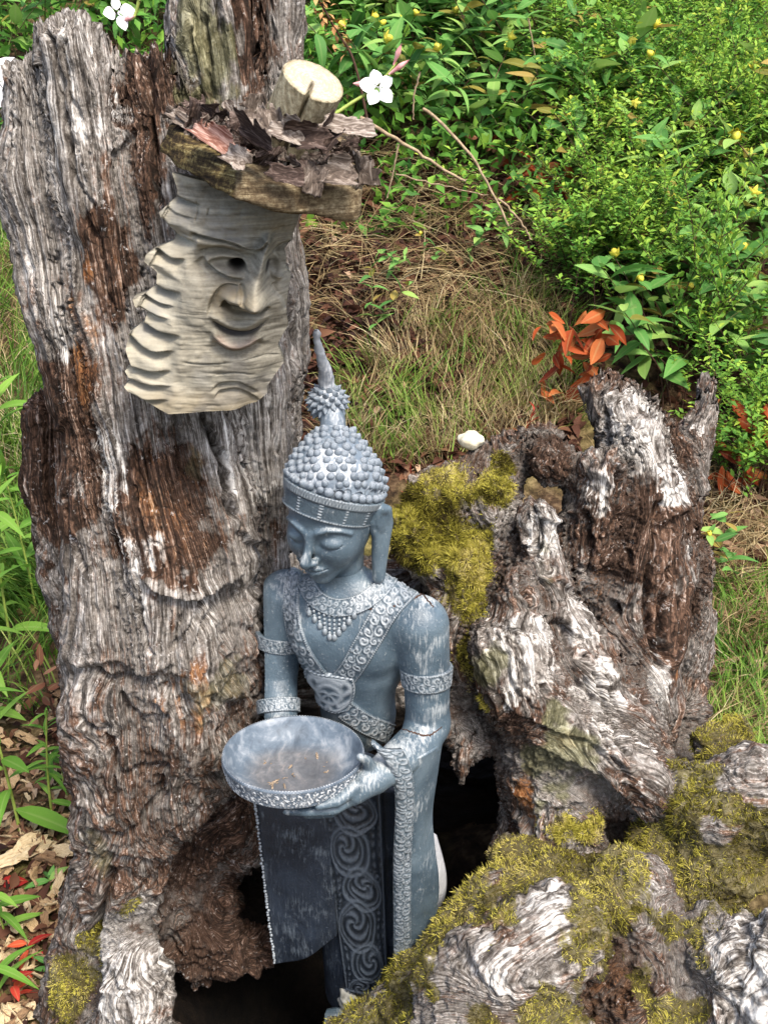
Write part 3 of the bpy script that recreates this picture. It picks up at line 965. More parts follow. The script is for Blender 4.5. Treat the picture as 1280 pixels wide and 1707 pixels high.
masks = dict(
    m_brown=np.clip(0.42 + 0.4 * redrot, 0, 1),
    m_rust=redrot * 0.50,
    m_white=patch([(800, 1610, 70, 1, 0.55), (1235, 1610, 75, 1.6, 0.72), (900, 1482, 40, 0.5, 0.8), (960, 1590, 26, 1.4, 0.5), (1175, 1560, 22, 1.2, 0.8)]),
    m_green=np.zeros(len(V)),
    m_moss=np.clip(1.0 - 1.15 * grey - 0.85 * np.clip(fbm(V * 14, 4, 77, 0.6) - 0.08, 0, 1), 0, 1) * sstep(0.02, 0.1, V[:, 2]),
    m_soil_shade=(1 - sstep(0.0, 0.10, V[:, 2])))
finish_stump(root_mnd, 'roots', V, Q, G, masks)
moss(root_mnd, V, Q, masks['m_moss'], 70000, 0.0100, 0.0013, 9)
# ------------------------------------------------------------ ground


def _ground_f(x, y):
    x = np.asarray(x, float); y = np.asarray(y, float)
    s = np.clip(y - 2.35, 0, None)
    z = 0.38 * s * s / (s + 0.35)
    P = np.stack([x * 1.3, y * 1.3, np.zeros_like(x)], -1).reshape(-1, 3)
    z = z + 0.05 * (fbm(P, 3, 4).reshape(x.shape)) * sstep(1.6, 3.0, y)
    # the pit under the hollow stump
    z = z - 0.42 * np.exp(-(((x + 0.10) / 0.25) ** 2 + ((y - 1.48) / 0.38) ** 2) ** 2)
    return z


_TX = np.arange(-9.2, 9.2, 0.025); _TY = np.arange(-3.2, 16.4, 0.025)
_TZ = _ground_f(*np.meshgrid(_TX, _TY, indexing='ij'))


def ground_z(x, y):
    x = np.asarray(x, float); y = np.asarray(y, float)
    fx = np.clip((x - _TX[0]) / 0.025, 0, len(_TX) - 1.01); fy = np.clip((y - _TY[0]) / 0.025, 0, len(_TY) - 1.01)
    i = fx.astype(int); j = fy.astype(int); a = fx - i; b = fy - j
    return (_TZ[i, j] * (1 - a) + _TZ[i + 1, j] * a) * (1 - b) + (_TZ[i, j + 1] * (1 - a) + _TZ[i + 1, j + 1] * a) * b


def ground_at(px, py):
    """where the ray through a photograph pixel meets the ground"""
    d = ray(px, py)
    t = np.linspace(0.8, 20, 700)
    for _ in range(3):
        p = CAM + d * t[:, None]
        b = p[:, 2] < ground_z(p[:, 0], p[:, 1])
        k = max(int(np.argmax(b)), 1) if b.any() else len(t) - 1
        t = np.linspace(t[k - 1], t[k], 20)
    p = CAM + d * t[-1]
    return np.array((p[0], p[1], ground_z(p[0:1], p[1:2])[0]))


def ground_many(px, py):
    """vectorised ground_at"""
    d = rays(px, py)
    lo_ = np.full(len(d), 0.8); hi_ = np.full(len(d), 25.0); done = np.zeros(len(d), bool)
    for t in np.linspace(0.8, 20, 260):
        p = CAM + d * t
        below = p[:, 2] < ground_z(p[:, 0], p[:, 1])
        new = below & ~done
        hi_[new] = t; done |= below
        lo_[~done] = t
    for _ in range(10):
        t = (lo_ + hi_) / 2
        p = CAM + d * t[:, None]
        b = p[:, 2] < ground_z(p[:, 0], p[:, 1])
        hi_[b] = t[b]; lo_[~b] = t[~b]
    p = CAM + d * hi_[:, None]
    p[:, 2] = ground_z(p[:, 0], p[:, 1])
    return p


s_ = NT('leaf_mould_soil')
geo_ = s_.n('ShaderNodeTexCoord').outputs['Object']
n1_ = s_.noise(geo_, 28.0, 6, 0.7, 0.4)
n2_ = s_.noise(geo_, 2.2, 3, 0.5)
c_ = s_.ramp(n1_, [(0.35, (0.018, 0.011, 0.007)), (0.5, (0.065, 0.040, 0.022)), (0.66, (0.16, 0.11, 0.062))])
c2_ = s_.ramp(n1_, [(0.35, (0.02, 0.018, 0.006)), (0.5, (0.08, 0.075, 0.02)), (0.66, (0.19, 0.165, 0.06))])
c_ = s_.mix(s_.ramp(n2_, [(0.45, 0.0), (0.6, 0.7)]), c_, c2_)
c_ = s_.mix(s_.attr('pit'), c_, s_.ramp(n1_, [(0.35, (0.0006, 0.0005, 0.0004)), (0.65, (0.003, 0.002, 0.0015))]))  # humus of the pit, its deep shade painted in as near black
M_SOIL = s_.principled(c_, 0.95, s_.bump(n1_, 0.8, 0.02), 0.1)

gx = np.r_[np.linspace(-9, -1.6, 30), np.linspace(-1.5, 2.0, 150), np.linspace(2.1, 9, 30)]
gy = np.r_[np.linspace(-3, 0.9, 12), np.linspace(1.0, 5.0, 170), np.linspace(5.1, 16, 50)]
GX, GY = np.meshgrid(gx, gy, indexing='ij')
GZ = ground_z(GX, GY)
pp = np.stack([GX, GY, GZ], -1).reshape(-1, 3)
pp[:, 2] += 0.012 * fbm(pp * 14, 3, 9)
pit_shade = np.exp(-(((pp[:, 0] + 0.10) / 0.46) ** 2 + ((pp[:, 1] - 1.45) / 0.58) ** 2) ** 3)
gme = mesh_np('ground', pp, grid_faces(len(gx), len(gy)), True, {'pit': pit_shade})
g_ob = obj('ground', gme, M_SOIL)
g_ob['kind'] = 'structure'
# ------------------------------------------------------------ carved wooden face with a hat, hung on the tall prong
PL_N = unit(np.array((0.10, -1.0, 0.10)))               # the board's front normal
PL_O = at(350, 480, 1.425)


def on_board(px, py):
    d = rays(px, py)
    t = ((PL_O - CAM) @ PL_N) / (d @ PL_N)
    return CAM + d * t[:, None]


def coons(top, bot, left, right, nu, nv, lin=True):
    """bilinear Coons patch of four boundary polylines; u runs left to right, v top to bottom -> (nu, nv, d)"""
    rs = linres if lin else polyline
    T = rs(top, nu); B = rs(bot, nu); L = rs(left, nv); R = rs(right, nv)
    u = np.linspace(0, 1, nu)[:, None, None]; v = np.linspace(0, 1, nv)[None, :, None]
    S = (1 - v) * T[:, None] + v * B[:, None] + (1 - u) * L[None] + u * R[None]
    S = S - ((1 - u) * (1 - v) * T[0] + u * (1 - v) * T[-1] + (1 - u) * v * B[0] + u * v * B[-1])
    return S


def dist_poly(px, py, pts):
    """distance to a polyline, signed side (+ = below the line), parameter 0..1"""
    P = polyline(pts, 40) if len(pts) > 2 else linres(pts, 12)
    best = np.full(px.shape, 1e9); side = np.zeros(px.shape); par = np.zeros(px.shape)
    L = np.r_[0, np.cumsum(np.linalg.norm(np.diff(P, axis=0), axis=1))]
    for i in range(len(P) - 1):
        a, b = P[i], P[i + 1]; ab = b - a; l2 = ab @ ab + 1e-9
        t = np.clip(((px - a[0]) * ab[0] + (py - a[1]) * ab[1]) / l2, 0, 1)
        dx = px - a[0] - t * ab[0]; dy = py - a[1] - t * ab[1]
        d = np.hypot(dx, dy)
        m = d < best
        best = np.where(m, d, best)
        side = np.where(m, np.sign(ab[0] * dy - ab[1] * dx), side)
        par = np.where(m, (L[i] + t * (L[i + 1] - L[i])) / L[-1], par)
    return best, side, par


E_L = [(289, 285), (298, 314), (296, 326), (268, 350), (274, 366), (296, 382), (292, 398), (262, 410), (246, 420), (243, 432), (264, 450), (263, 472), (244, 486), (224, 493), (228, 506), (247, 518), (243, 533), (217, 552), (211, 580), (222, 606), (209, 617), (220, 631), (208, 642), (220, 654), (240, 658)]
E_B = [(240, 656), (262, 668), (285, 675), (350, 671), (400, 668), (427, 664)]
E_R = [(502, 340), (497, 360), (488, 385), (486, 396), (474, 410), (477, 424), (476, 438), (485, 452), (479, 485), (477, 512), (481, 535), (468, 556), (463, 566), (474, 596), (462, 612), (447, 634), (446, 648), (427, 664)]
E_T = [(291, 285), (360, 300), (430, 318), (502, 340)]
NU, NV = 190, 250
S = coons(E_T, E_B, E_L, E_R, NU, NV)
# sample denser in u where the left chips are
PX = S[..., 0].ravel(); PY = S[..., 1].ravel()
H = np.zeros(PX.size)
EDGE = np.minimum(np.repeat(np.linspace(0, 1, NU), NV), 1 - np.repeat(np.linspace(0, 1, NU), NV))


def smoothedge(x, w):
    return 1 / (1 + np.exp(-x / w))


def crease(pts, depth, length, fade_r=0.25, fade_l=0.0, up=False):
    """a knife cut: the wood above stands proud, below it drops sharply and climbs back over 'length' px"""
    global H
    d, sd, t = dist_poly(PX, PY, pts)
    s = d * sd * (-1 if up else 1)
    f = 1 - sstep(1 - fade_r, 1.0, t) if fade_r > 0 else 1.0
    g = sstep(0.0, fade_l, t) if fade_l > 0 else 1.0
    endd = ((t > 0.001) & (t < 0.999)) | (d < 4)
    H -= depth * f * g * smoothedge(s - 1.0, 0.8) * np.exp(-np.clip(s, 0, None) / length) * endd


def groove(pts, depth, width, fade=0.15):
    global H
    d, sd, t = dist_poly(PX, PY, pts)
    f = sstep(-0.001, fade, t) * sstep(-0.001, fade, 1 - t) if fade else 1.0
    H -= depth * f * np.exp(-(d / width) ** 2)


def ridge(pts, height, width, w2=None):
    global H
    d, sd, t = dist_poly(PX, PY, pts)
    w = width + ((w2 if w2 is not None else width) - width) * t
    H += height * np.exp(-(d / w) ** 2)


def blob(x, y, rx, ry, h, p=1.0):
    global H
    q = ((PX - x) / rx) ** 2 + ((PY - y) / ry) ** 2
    H += h * np.exp(-q ** p)


# rounded board, sides fall away
H += 0.010 * sstep(0.0, 0.22, EDGE) - 0.006
blob(395, 470, 70, 110, 0.012)
# brow and eye
blob(380, 428, 52, 22, -0.018)
ridge([(335, 392), (376, 396), (420, 408), (436, 400)], 0.010, 9)
crease([(318, 378), (345, 384), (385, 392), (425, 405), (446, 386), (452, 370)], 0.018, 11, 0.2, 0.1)
ridge([(352, 422), (375, 418), (402, 424), (416, 436)], 0.009, 6)          # upper lid
crease([(332, 411), (350, 404), (369, 404), (392, 410), (408, 420), (416, 430)], 0.008, 6, 0.15, 0.1)
crease([(341, 417), (352, 432), (369, 445), (392, 452), (412, 451)], 0.009, 8, 0.15, 0.1)
crease([(332, 424), (342, 440), (356, 453)], 0.005, 7, 0.2, 0.2)
ridge([(345, 425), (362, 438), (385, 446), (405, 446)], 0.006, 5)
blob(372, 429, 20, 9, 0.004)
blob(397, 433, 12, 8.5, -0.020, 2.0)                                            # pupil hollow
# forehead planes
blob(400, 360, 90, 22, 0.008)
crease([(446, 386), (462, 372), (478, 368)], 0.006, 8, 0.3, 0.1)
# nose
ridge([(448, 390), (438, 425), (428, 455), (426, 482)], 0.027, 8, 19)
blob(430, 484, 19, 15, 0.013)
blob(392, 480, 18, 13, 0.013)
blob(410, 488, 24, 10, 0.006)
groove([(372, 491), (385, 500), (400, 505), (418, 506), (434, 505), (448, 494)], 0.010, 4.5, 0.05)
groove([(374, 486), (388, 495), (404, 493)], 0.011, 4.0, 0.1)
blob(393, 493, 12, 5, -0.008, 1.5)
groove([(402, 458), (408, 472), (406, 488)], 0.006, 4)
# right eye and cheek behind the nose
blob(450, 432, 10, 22, -0.014)
blob(446, 428, 4, 10, -0.008)
ridge([(452, 440), (456, 448), (466, 450)], 0.006, 5)
crease([(449, 462), (458, 476), (470, 490), (474, 508)], 0.008, 10, 0.1, 0.1, up=True)
crease([(452, 412), (466, 402), (484, 396)], 0.008, 8, 0.1, 0.1)
# laughing cheek fold
crease([(401, 462), (380, 461), (366, 468), (356, 484), (350, 504), (348, 522)], 0.009, 12, 0.35, 0.05, up=True)
blob(330, 490, 26, 50, 0.006)
blob(466, 478, 13, 34, 0.010)
blob(398, 590, 70, 26, 0.005)
# mouth
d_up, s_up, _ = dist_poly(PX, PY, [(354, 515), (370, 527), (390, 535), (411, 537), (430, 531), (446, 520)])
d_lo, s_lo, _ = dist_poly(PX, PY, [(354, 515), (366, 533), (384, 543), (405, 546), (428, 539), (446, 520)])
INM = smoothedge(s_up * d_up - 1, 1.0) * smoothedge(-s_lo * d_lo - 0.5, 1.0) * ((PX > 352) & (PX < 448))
H -= 0.006 * INM
ridge([(356, 510), (386, 526), (411, 528), (444, 514)], 0.004, 6)
ridge([(362, 545), (384, 559), (406, 560), (432, 548)], 0.006, 6)
crease([(358, 548), (380, 566), (400, 568), (420, 560), (434, 546)], 0.006, 9, 0.15, 0.15)
# chin arcs
for dy, x0 in ((0, 0), (13, 6)):
    crease([(351 + x0, 640 + dy), (369, 625 + dy), (397, 622 + dy), (418, 634 + dy), (436, 650 + dy)], 0.007, 8, 0.2, 0.2)
# knife chips down the left edge
for pts, dp, ln in (
    ([(292, 320), (312, 330), (342, 334)], 0.011, 16),
    ([(274, 362), (300, 388), (334, 396)], 0.013, 12),
    ([(266, 412), (288, 424), (314, 424)], 0.012, 14),
    ([(252, 466), (278, 478), (308, 477)], 0.013, 14),
    ([(244, 489), (268, 500), (296, 502)], 0.010, 10),
    ([(232, 529), (264, 545), (308, 548)], 0.014, 16),
    ([(217, 555), (252, 578), (300, 573)], 0.013, 14),
    ([(206, 604), (250, 612), (294, 605)], 0.011, 14),
    ([(206, 627), (252, 635), (292, 630)], 0.010, 12),
    ([(206, 648), (246, 658), (288, 653)], 0.009, 12),
    ([(284, 344), (300, 352), (330, 356)], 0.004, 12),
    ([(236, 508), (262, 520), (290, 522)], 0.005, 10),
):
    crease(pts, dp * 1.25, ln * 1.15, 0.35)
H *= 1.9
# drying splits and saw marks along the grain
gl = np.stack([PX * 0.02, PY * 0.30, np.zeros_like(PX)], 1)
H += 0.0006 * fbm(gl, 3, 3)
H += 0.0025 * fbm(np.stack([PX, PY, PX * 0], 1) * 0.03, 3, 6) + 0.0022 * np.abs(vn(np.stack([PX * 0.035, PY * 0.09, PX * 0], 1), 12))
for pts in ([(300, 590), (345, 593), (395, 588)], [(355, 612), (390, 606), (430, 612)], [(400, 588), (440, 580), (470, 585)], [(330, 326), (333, 345), (328, 365)], [(352, 338), (349, 352)]):
    groove(pts, 0.0035, 1.2, 0.2)
P0 = on_board(PX, PY)
Vf = P0 + PL_N * (H + 0.030)[:, None]
Vb = P0 - PL_N * 0.018
loop = np.r_[np.arange(NU) * NV, (NU - 1) * NV + np.arange(1, NV), (np.arange(NU - 2, -1, -1)) * NV + NV - 1, np.arange(NV - 2, 0, -1)]
n0 = len(Vf)
# side wall bows in a little so the edge is not knife sharp, then the back
ring1 = Vf[loop] - PL_N * 0.004
cen = P0.mean(0)
ringb = Vb[loop] * 0.985 + 0.015 * cen
VV = np.concatenate([Vf, ring1, ringb])
m_ = len(loop); i_ = np.arange(m_); j_ = (i_ + 1) % m_
F0 = grid_faces(NU, NV)[:, ::-1]
w1 = np.stack([loop[i_], loop[j_], n0 + j_, n0 + i_], 1)
w2 = np.stack([n0 + i_, n0 + j_, n0 + m_ + j_, n0 + m_ + i_], 1)
FF = np.concatenate([F0, w1[:, ::-1], w2[:, ::-1]])
pupil = np.maximum(np.exp(-(((PX - 397) / 14) ** 2 + ((PY - 433) / 10) ** 2) ** 3), 0.9 * np.exp(-(((PX - 446 + 0.25 * (PY - 434)) / 3.2) ** 2 + ((PY - 434) / 9) ** 2) ** 2))
ext = np.zeros(2 * m_)
lips = 0.45 * np.exp(-((dist_poly(PX, PY, [(368, 551), (384, 560), (404, 561), (424, 553)])[0]) / 7) ** 2)
chip = 0.8 * (1 - sstep(275, 360, PX + 26 * fbm(np.stack([PX, PY, PX * 0], 1) * 0.035, 3, 15))) * sstep(330, 420, PY)
brownm = np.maximum(np.exp(-(((PX - 392) / 45) ** 2 + ((PY - 485) / 40) ** 2)), 0.7 * sstep(600, 660, PY))

s = NT('carved_weathered_pine')
geo = s.n('ShaderNodeTexCoord').outputs['Object']
gr = s.noise(s.mapv(geo, (9, 9, 120)), 1.0, 5, 0.6, 0.5)
fine = s.noise(geo, 220.0, 3, 0.6)
big = s.noise(geo, 14.0, 3, 0.5, 0.3)
v = s.math('ADD', s.math('MULTIPLY', gr, 0.6), s.math('ADD', s.math('MULTIPLY', fine, 0.18), s.math('MULTIPLY', big, 0.22)))
c = s.ramp(v, [(0.31, (0.060, 0.052, 0.038)), (0.46, (0.185, 0.168, 0.130)), (0.64, (0.34, 0.315, 0.25))])
c = s.mix(s.math('MULTIPLY', s.attr('chip'), 0.5), c, (0.42, 0.38, 0.29))
c = s.mix(s.math('MULTIPLY', s.ramp(s.math('ADD', s.attr('brownm'), s.math('MULTIPLY', s.math('SUBTRACT', big, 0.5), 1.2)), [(0.35, 0.0), (0.8, 1.0)]), 0.55), c, (0.17, 0.125, 0.06))
gy_ = s.ramp(big, [(0.52, 0.0), (0.68, 0.65)])
c = s.mix(gy_, c, (0.17, 0.165, 0.155))
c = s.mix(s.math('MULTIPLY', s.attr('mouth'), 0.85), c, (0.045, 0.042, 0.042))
c = s.mix(s.math('MULTIPLY', s.attr('lip'), s.math('MULTIPLY', big, 1.1)), c, (0.33, 0.13, 0.10))
c = s.mix(s.attr('pupil'), c, (0.018, 0.013, 0.010))
M_MASK = s.principled(c, 0.85, s.bump(v, 0.4, 0.003), 0.2)

root_mask = thing('carved_face', 'carved grinning wooden face with a bark covered hat, hung on the tall stump', 'wood carving', at(340, 660, 1.43))
z_ = lambda a: np.r_[a, ext]
FT = np.concatenate([FF[:, [0, 1, 2]], FF[:, [0, 2, 3]], np.stack([n0 + m_ + j_, n0 + m_ + i_, np.full(m_, len(VV))], 1)])
VV = np.concatenate([VV, ringb.mean(0)[None]])
ext = np.zeros(2 * m_ + 1)
part('face_board', VV, FT, M_MASK, root_mask, attrs={'pupil': z_(pupil), 'mouth': z_(np.clip(INM * 1.5, 0, 1)), 'lip': z_(lips), 'chip': z_(chip), 'brownm': np.r_[brownm, ext + 0.5]})

# ---- hat brim: a thick board with bevelled chip corner
TOPP = [(281, 206, 1.47), (330, 246, 1.38), (400, 290, 1.30), (470, 312, 1.295), (606, 318, 1.34), (604, 262, 1.42), (590, 205, 1.52), (440, 190, 1.54), (330, 180, 1.54)]
BOTP = [(265, 254, 1.46), (320, 292, 1.37), (388, 331, 1.29), (470, 352, 1.288), (598, 369, 1.335), (598, 310, 1.42), (580, 262, 1.52), (440, 246, 1.54), (318, 226, 1.54)]
TP = np.array([at(*p) for p in TOPP]); BP = np.array([at(*p) for p in BOTP])


def slab(TP, BP, nseg=90, nh=9, nr=12, seed=0, amp=0.003):
    cl = lambda A: linres(np.concatenate([A, A[:1]]), nseg + 1)[:-1]
    T = cl(TP); B = cl(BP)
    rows = []
    ct, cb = T.mean(0), B.mean(0)
    for k in range(nr, 0, -1):
        rows.append(ct + (T - ct) * (1 - 0.012) * (1 - (k / nr)) ** 0.8)
    for k in range(nh):
        a = k / (nh - 1)
        ins = 0.012 * (abs(2 * a - 1)) ** 12
        r = T * (1 - a) + B * a
        rows.append(r + (r.mean(0) - r) * ins)
    for k in range(1, nr + 1):
        rows.append(cb + (B - cb) * (1 - 0.012) * (1 - k / nr) ** 0.8)
    R = np.stack(rows)                       # rows x nseg
    V = R.reshape(-1, 3)
    Fq = grid_faces(len(rows), nseg, wrap_v=True)
    return V, Fq[:, ::-1]


Vs, Fs = slab(TP, BP)
Ns = vnormals(Vs, Fs)
Vs = Vs + Ns * (0.0022 * fbm(Vs * 34, 3, 3) + 0.0022 * fbm(Vs * np.array((12, 12, 160)), 3, 4))[:, None]
s = NT('rough_sawn_board')
geo = s.n('ShaderNodeTexCoord').outputs['Object']
gr = s.noise(s.mapv(geo, (14, 14, 170)), 1.0, 5, 0.65, 0.5)
fine = s.noise(geo, 150.0, 4, 0.7)
big = s.noise(geo, 16.0, 3, 0.5, 0.2)
v = s.math('ADD', s.math('MULTIPLY', gr, 0.55), s.math('MULTIPLY', fine, 0.45))
c = s.ramp(v, [(0.34, (0.022, 0.014, 0.008)), (0.48, (0.085, 0.060, 0.033)), (0.60, (0.22, 0.175, 0.105)), (0.70, (0.44, 0.39, 0.28))])
c2 = s.ramp(v, [(0.38, (0.010, 0.007, 0.004)), (0.49, (0.045, 0.030, 0.014)), (0.57, (0.15, 0.11, 0.042)), (0.67, (0.40, 0.34, 0.18))])
c = s.mix(s.ramp(s.math('ADD', s.attr('endgrain'), s.math('MULTIPLY', s.math('SUBTRACT', big, 0.5), 0.9)), [(0.4, 0.0), (0.6, 1.0)]), c, c2)
M_BRIM = s.principled(c, 0.9, s.bump(v, 0.7, 0.006), 0.15)
bx, by, _ = proj(Vs)
part('hat_brim', Vs, Fs, M_BRIM, root_mask, attrs={'endgrain': 1 - sstep(380, 405, bx)})

# ---- flakes of bark nailed over the brim
M_BARK = []
for nm_, st_ in (('bark_grey_lilac', [(0.3, (0.02, 0.014, 0.011)), (0.5, (0.115, 0.088, 0.070)), (0.68, (0.36, 0.31, 0.265))]),
                 ('bark_dark_brown', [(0.3, (0.010, 0.006, 0.005)), (0.5, (0.05, 0.032, 0.025)), (0.68, (0.18, 0.135, 0.115))]),
                 ('bark_inner_red', [(0.3, (0.04, 0.018, 0.013)), (0.5, (0.19, 0.085, 0.06)), (0.68, (0.48, 0.33, 0.27))])):
    s = NT(nm_)
    geo = s.n('ShaderNodeTexCoord').outputs['Object']
    nz = s.noise(s.mapv(geo, (2.2, 7, 5)), 1.0, 7, 0.62, 1.2)
    rr = s.n('ShaderNodeObjectInfo').outputs['Random']
    v = s.math('ADD', nz, s.math('MULTIPLY', s.math('SUBTRACT', rr, 0.5), 0.14))
    M_BARK.append(s.principled(s.ramp(v, st_), 0.85, s.bump(nz, 0.6, 0.004), 0.2))


def flake_mesh(seed, curl=0.35, nx=16, ny=11):
    """an irregular curled plate about 1 long and 0.6 wide with thickness"""
    r = np.random.RandomState(seed)
    a = np.linspace(-1, 1, nx); b = np.linspace(-1, 1, ny)
    A, B = np.meshgrid(a, b, indexing='ij')
    # superellipse mapping with ragged rim
    th = np.arctan2(B, A)
    rr = np.maximum(np.abs(A), np.abs(B))
    rag = 1 + 0.36 * fbm(np.stack([np.cos(th).ravel() * 2.2, np.sin(th).ravel() * 2.2, np.full(th.size, seed * 3.1)], 1), 3, seed).reshape(th.shape)
    ln = np.sqrt(A * A + B * B) + 1e-9
    sq = rr / ln
    k = 0.45
    x = A * (1 - k + k * sq) * rag * 0.5; y = B * (1 - k + k * sq) * rag * 0.30
    P = np.stack([x.ravel() * 4, y.ravel() * 4, np.full(x.size, seed)], 1)
    z = curl * (y * 2.2) ** 2 + 0.25 * curl * x * x * r.choice((-1, 1)) + 0.05 * fbm(P, 3, seed + 2).reshape(x.shape) + 0.06 * curl * x
    top = np.stack([x, y, z + 0.006], -1).reshape(-1, 3)
    bot = np.stack([x * 0.97, y * 0.97, z - 0.012], -1).reshape(-1, 3)
    Fq = grid_faces(nx, ny)
    n = nx * ny
    lp = np.r_[np.arange(nx) * ny, (nx - 1) * ny + np.arange(1, ny), np.arange(nx - 2, -1, -1) * ny + ny - 1, np.arange(ny - 2, 0, -1)]
    i = np.arange(len(lp)); j = (i + 1) % len(lp)
    W = np.stack([lp[i], lp[j], n + lp[j], n + lp[i]], 1)
    return np.concatenate([top, bot]), np.concatenate([Fq, Fq[:, ::-1] + n, W[:, ::-1]])


FLK = []
for k in range(7):
    v_, f_ = flake_mesh(k + 1, curl=(0.3, 0.8, 1.3, 0.5, 1.8, 1.0, -0.9)[k])
    for m in M_BARK:
        me = mesh_np('bark_flake', v_, f_, smooth=True)
        me.materials.append(m)
        FLK.append(me)


def put(me, name, parent, pos, rot, scale):
    o = bpy.data.objects.new(name, me)
    COL.objects.link(o)
    o.parent = parent
    o.location = Vector(pos) - Vector(parent.location)
    o.rotation_mode = 'QUATERNION'
    o.rotation_quaternion = rot
    o.scale = scale if hasattr(scale, '__len__') else (scale,) * 3
    return o


def quat_axes(x, z):
    z = unit(np.asarray(z, float)); x = np.asarray(x, float); x = unit(x - z * (x @ z)); y = np.cross(z, x)
    return Matrix(np.stack([x, y, z], 1).tolist()).to_quaternion()


rb = np.random.RandomState(4)
topN = unit(np.cross(TP[4] - TP[0], TP[8] - TP[0])); topN = topN * np.sign(topN[2])
nfl = 0
for row, (f0, n_) in enumerate(((0.0, 27), (0.06, 27), (0.13, 26), (0.21, 24), (0.30, 21), (0.42, 18), (0.56, 14))):
    for i in range(n_):
        u = (i + 0.5 + 0.3 * rb.randn()) / n_
        fr = linres(TP[:5], 60)[int(np.clip(u, 0, 1) * 59)]
        bk = linres(TP[[8, 7, 6]], 60)[int(np.clip(u, 0, 1) * 59)]
        f = f0 + 0.17 + 0.035 * rb.randn()
        p = fr * (1 - f) + bk * f
        px_, py_, _ = proj(p[None])
        lift = 0.002 + 0.007 * rb.rand()
        p = p + np.array((0, 0, lift))
        along = unit(TP[4] - TP[1]) if u > 0.45 else unit(TP[2] - TP[0])
        nrm = topN + 0.55 * rb.randn(3) + np.array((0.0, -0.15 * (1 - f0), 0))
        red = (330 < px_[0] < 440 and 225 < py_[0] < 300)
        mi = 2 if (red and rb.rand() < 0.4) else (0 if rb.rand() < (0.75 if px_[0] > 420 else 0.35) else 1)
        me = FLK[rb.randint(0, 7) * 3 + mi]
        sc = (0.012 + 0.014 * rb.rand() ** 1.5)
        put(me, 'bark_flake', root_mask, p, quat_axes(along + 0.8 * rb.randn(3), nrm), (sc * (1.2 + 0.6 * rb.rand()), sc, sc * (0.8 + 0.6 * rb.rand())))
        nfl += 1
# a few that stand up or stick out on their own: (px, py, Y, long axis, normal, length, width, material)
for (a, b, Y, ax, nr_, L_, W_, mi, var) in (
        (578, 212, 1.33, (1, -0.2, 0.18), (0.1, -0.7, 0.75), 0.085, 0.055, 0, 0),
        (322, 183, 1.42, (0.25, 0, 1), (0.3, -1, 0.1), 0.036, 0.030, 1, 2),
        (444, 180, 1.39, (0.1, 0.1, 1), (-0.5, -0.9, 0.1), 0.060, 0.050, 0, 4),
        (462, 206, 1.33, (-0.25, 0, 1), (-0.1, -1, 0.2), 0.060, 0.050, 0, 2),
        (478, 220, 1.31, (0.8, 0, -0.4), (0, -0.9, 0.5), 0.070, 0.050, 0, 1),
        (515, 228, 1.31, (1, 0, 0.05), (0.1, -1, 0.3), 0.075, 0.055, 1, 5),
        (545, 226, 1.33, (0.6, 0.2, 0.6), (0.3, -1, 0.4), 0.066, 0.050, 1, 2),
        (440, 205, 1.36, (-0.6, 0.1, 0.8), (-0.3, -0.8, 0.5), 0.070, 0.050, 0, 3),
        (425, 238, 1.31, (0.75, -0.3, -0.55), (-0.2, -0.7, 0.7), 0.105, 0.040, 1, 4),
        (360, 236, 1.35, (0.75, -0.4, -0.5), (-0.2, -0.7, 0.7), 0.130, 0.045, 2, 1),
        (310, 205, 1.44, (0.85, -0.4, -0.35), (-0.1, -0.7, 0.7), 0.080, 0.040, 0, 0),
        (395, 265, 1.30, (0.75, -0.3, -0.5), (-0.2, -0.75, 0.6), 0.060, 0.050, 0, 3),
        (560, 290, 1.315, (1, 0, -0.1), (0.1, -0.85, 0.5), 0.085, 0.060, 0, 1),
        (525, 300, 1.30, (0.3, 0, 1), (0.1, -0.9, 0.45), 0.060, 0.052, 0, 3),
        (475, 292, 1.285, (1, 0, -0.15), (0.0, -0.85, 0.5), 0.060, 0.045, 1, 0),
        (598, 285, 1.34, (0.1, 0, 1), (0.7, -0.7, 0.3), 0.060, 0.050, 0, 2)):
    p = at(a, b, Y)
    put(FLK[var * 3 + mi], 'bark_flake', root_mask, p, quat_axes(np.array(ax, float), np.array(nr_, float)), (L_ * 0.62, W_ * 0.85, 0.035))

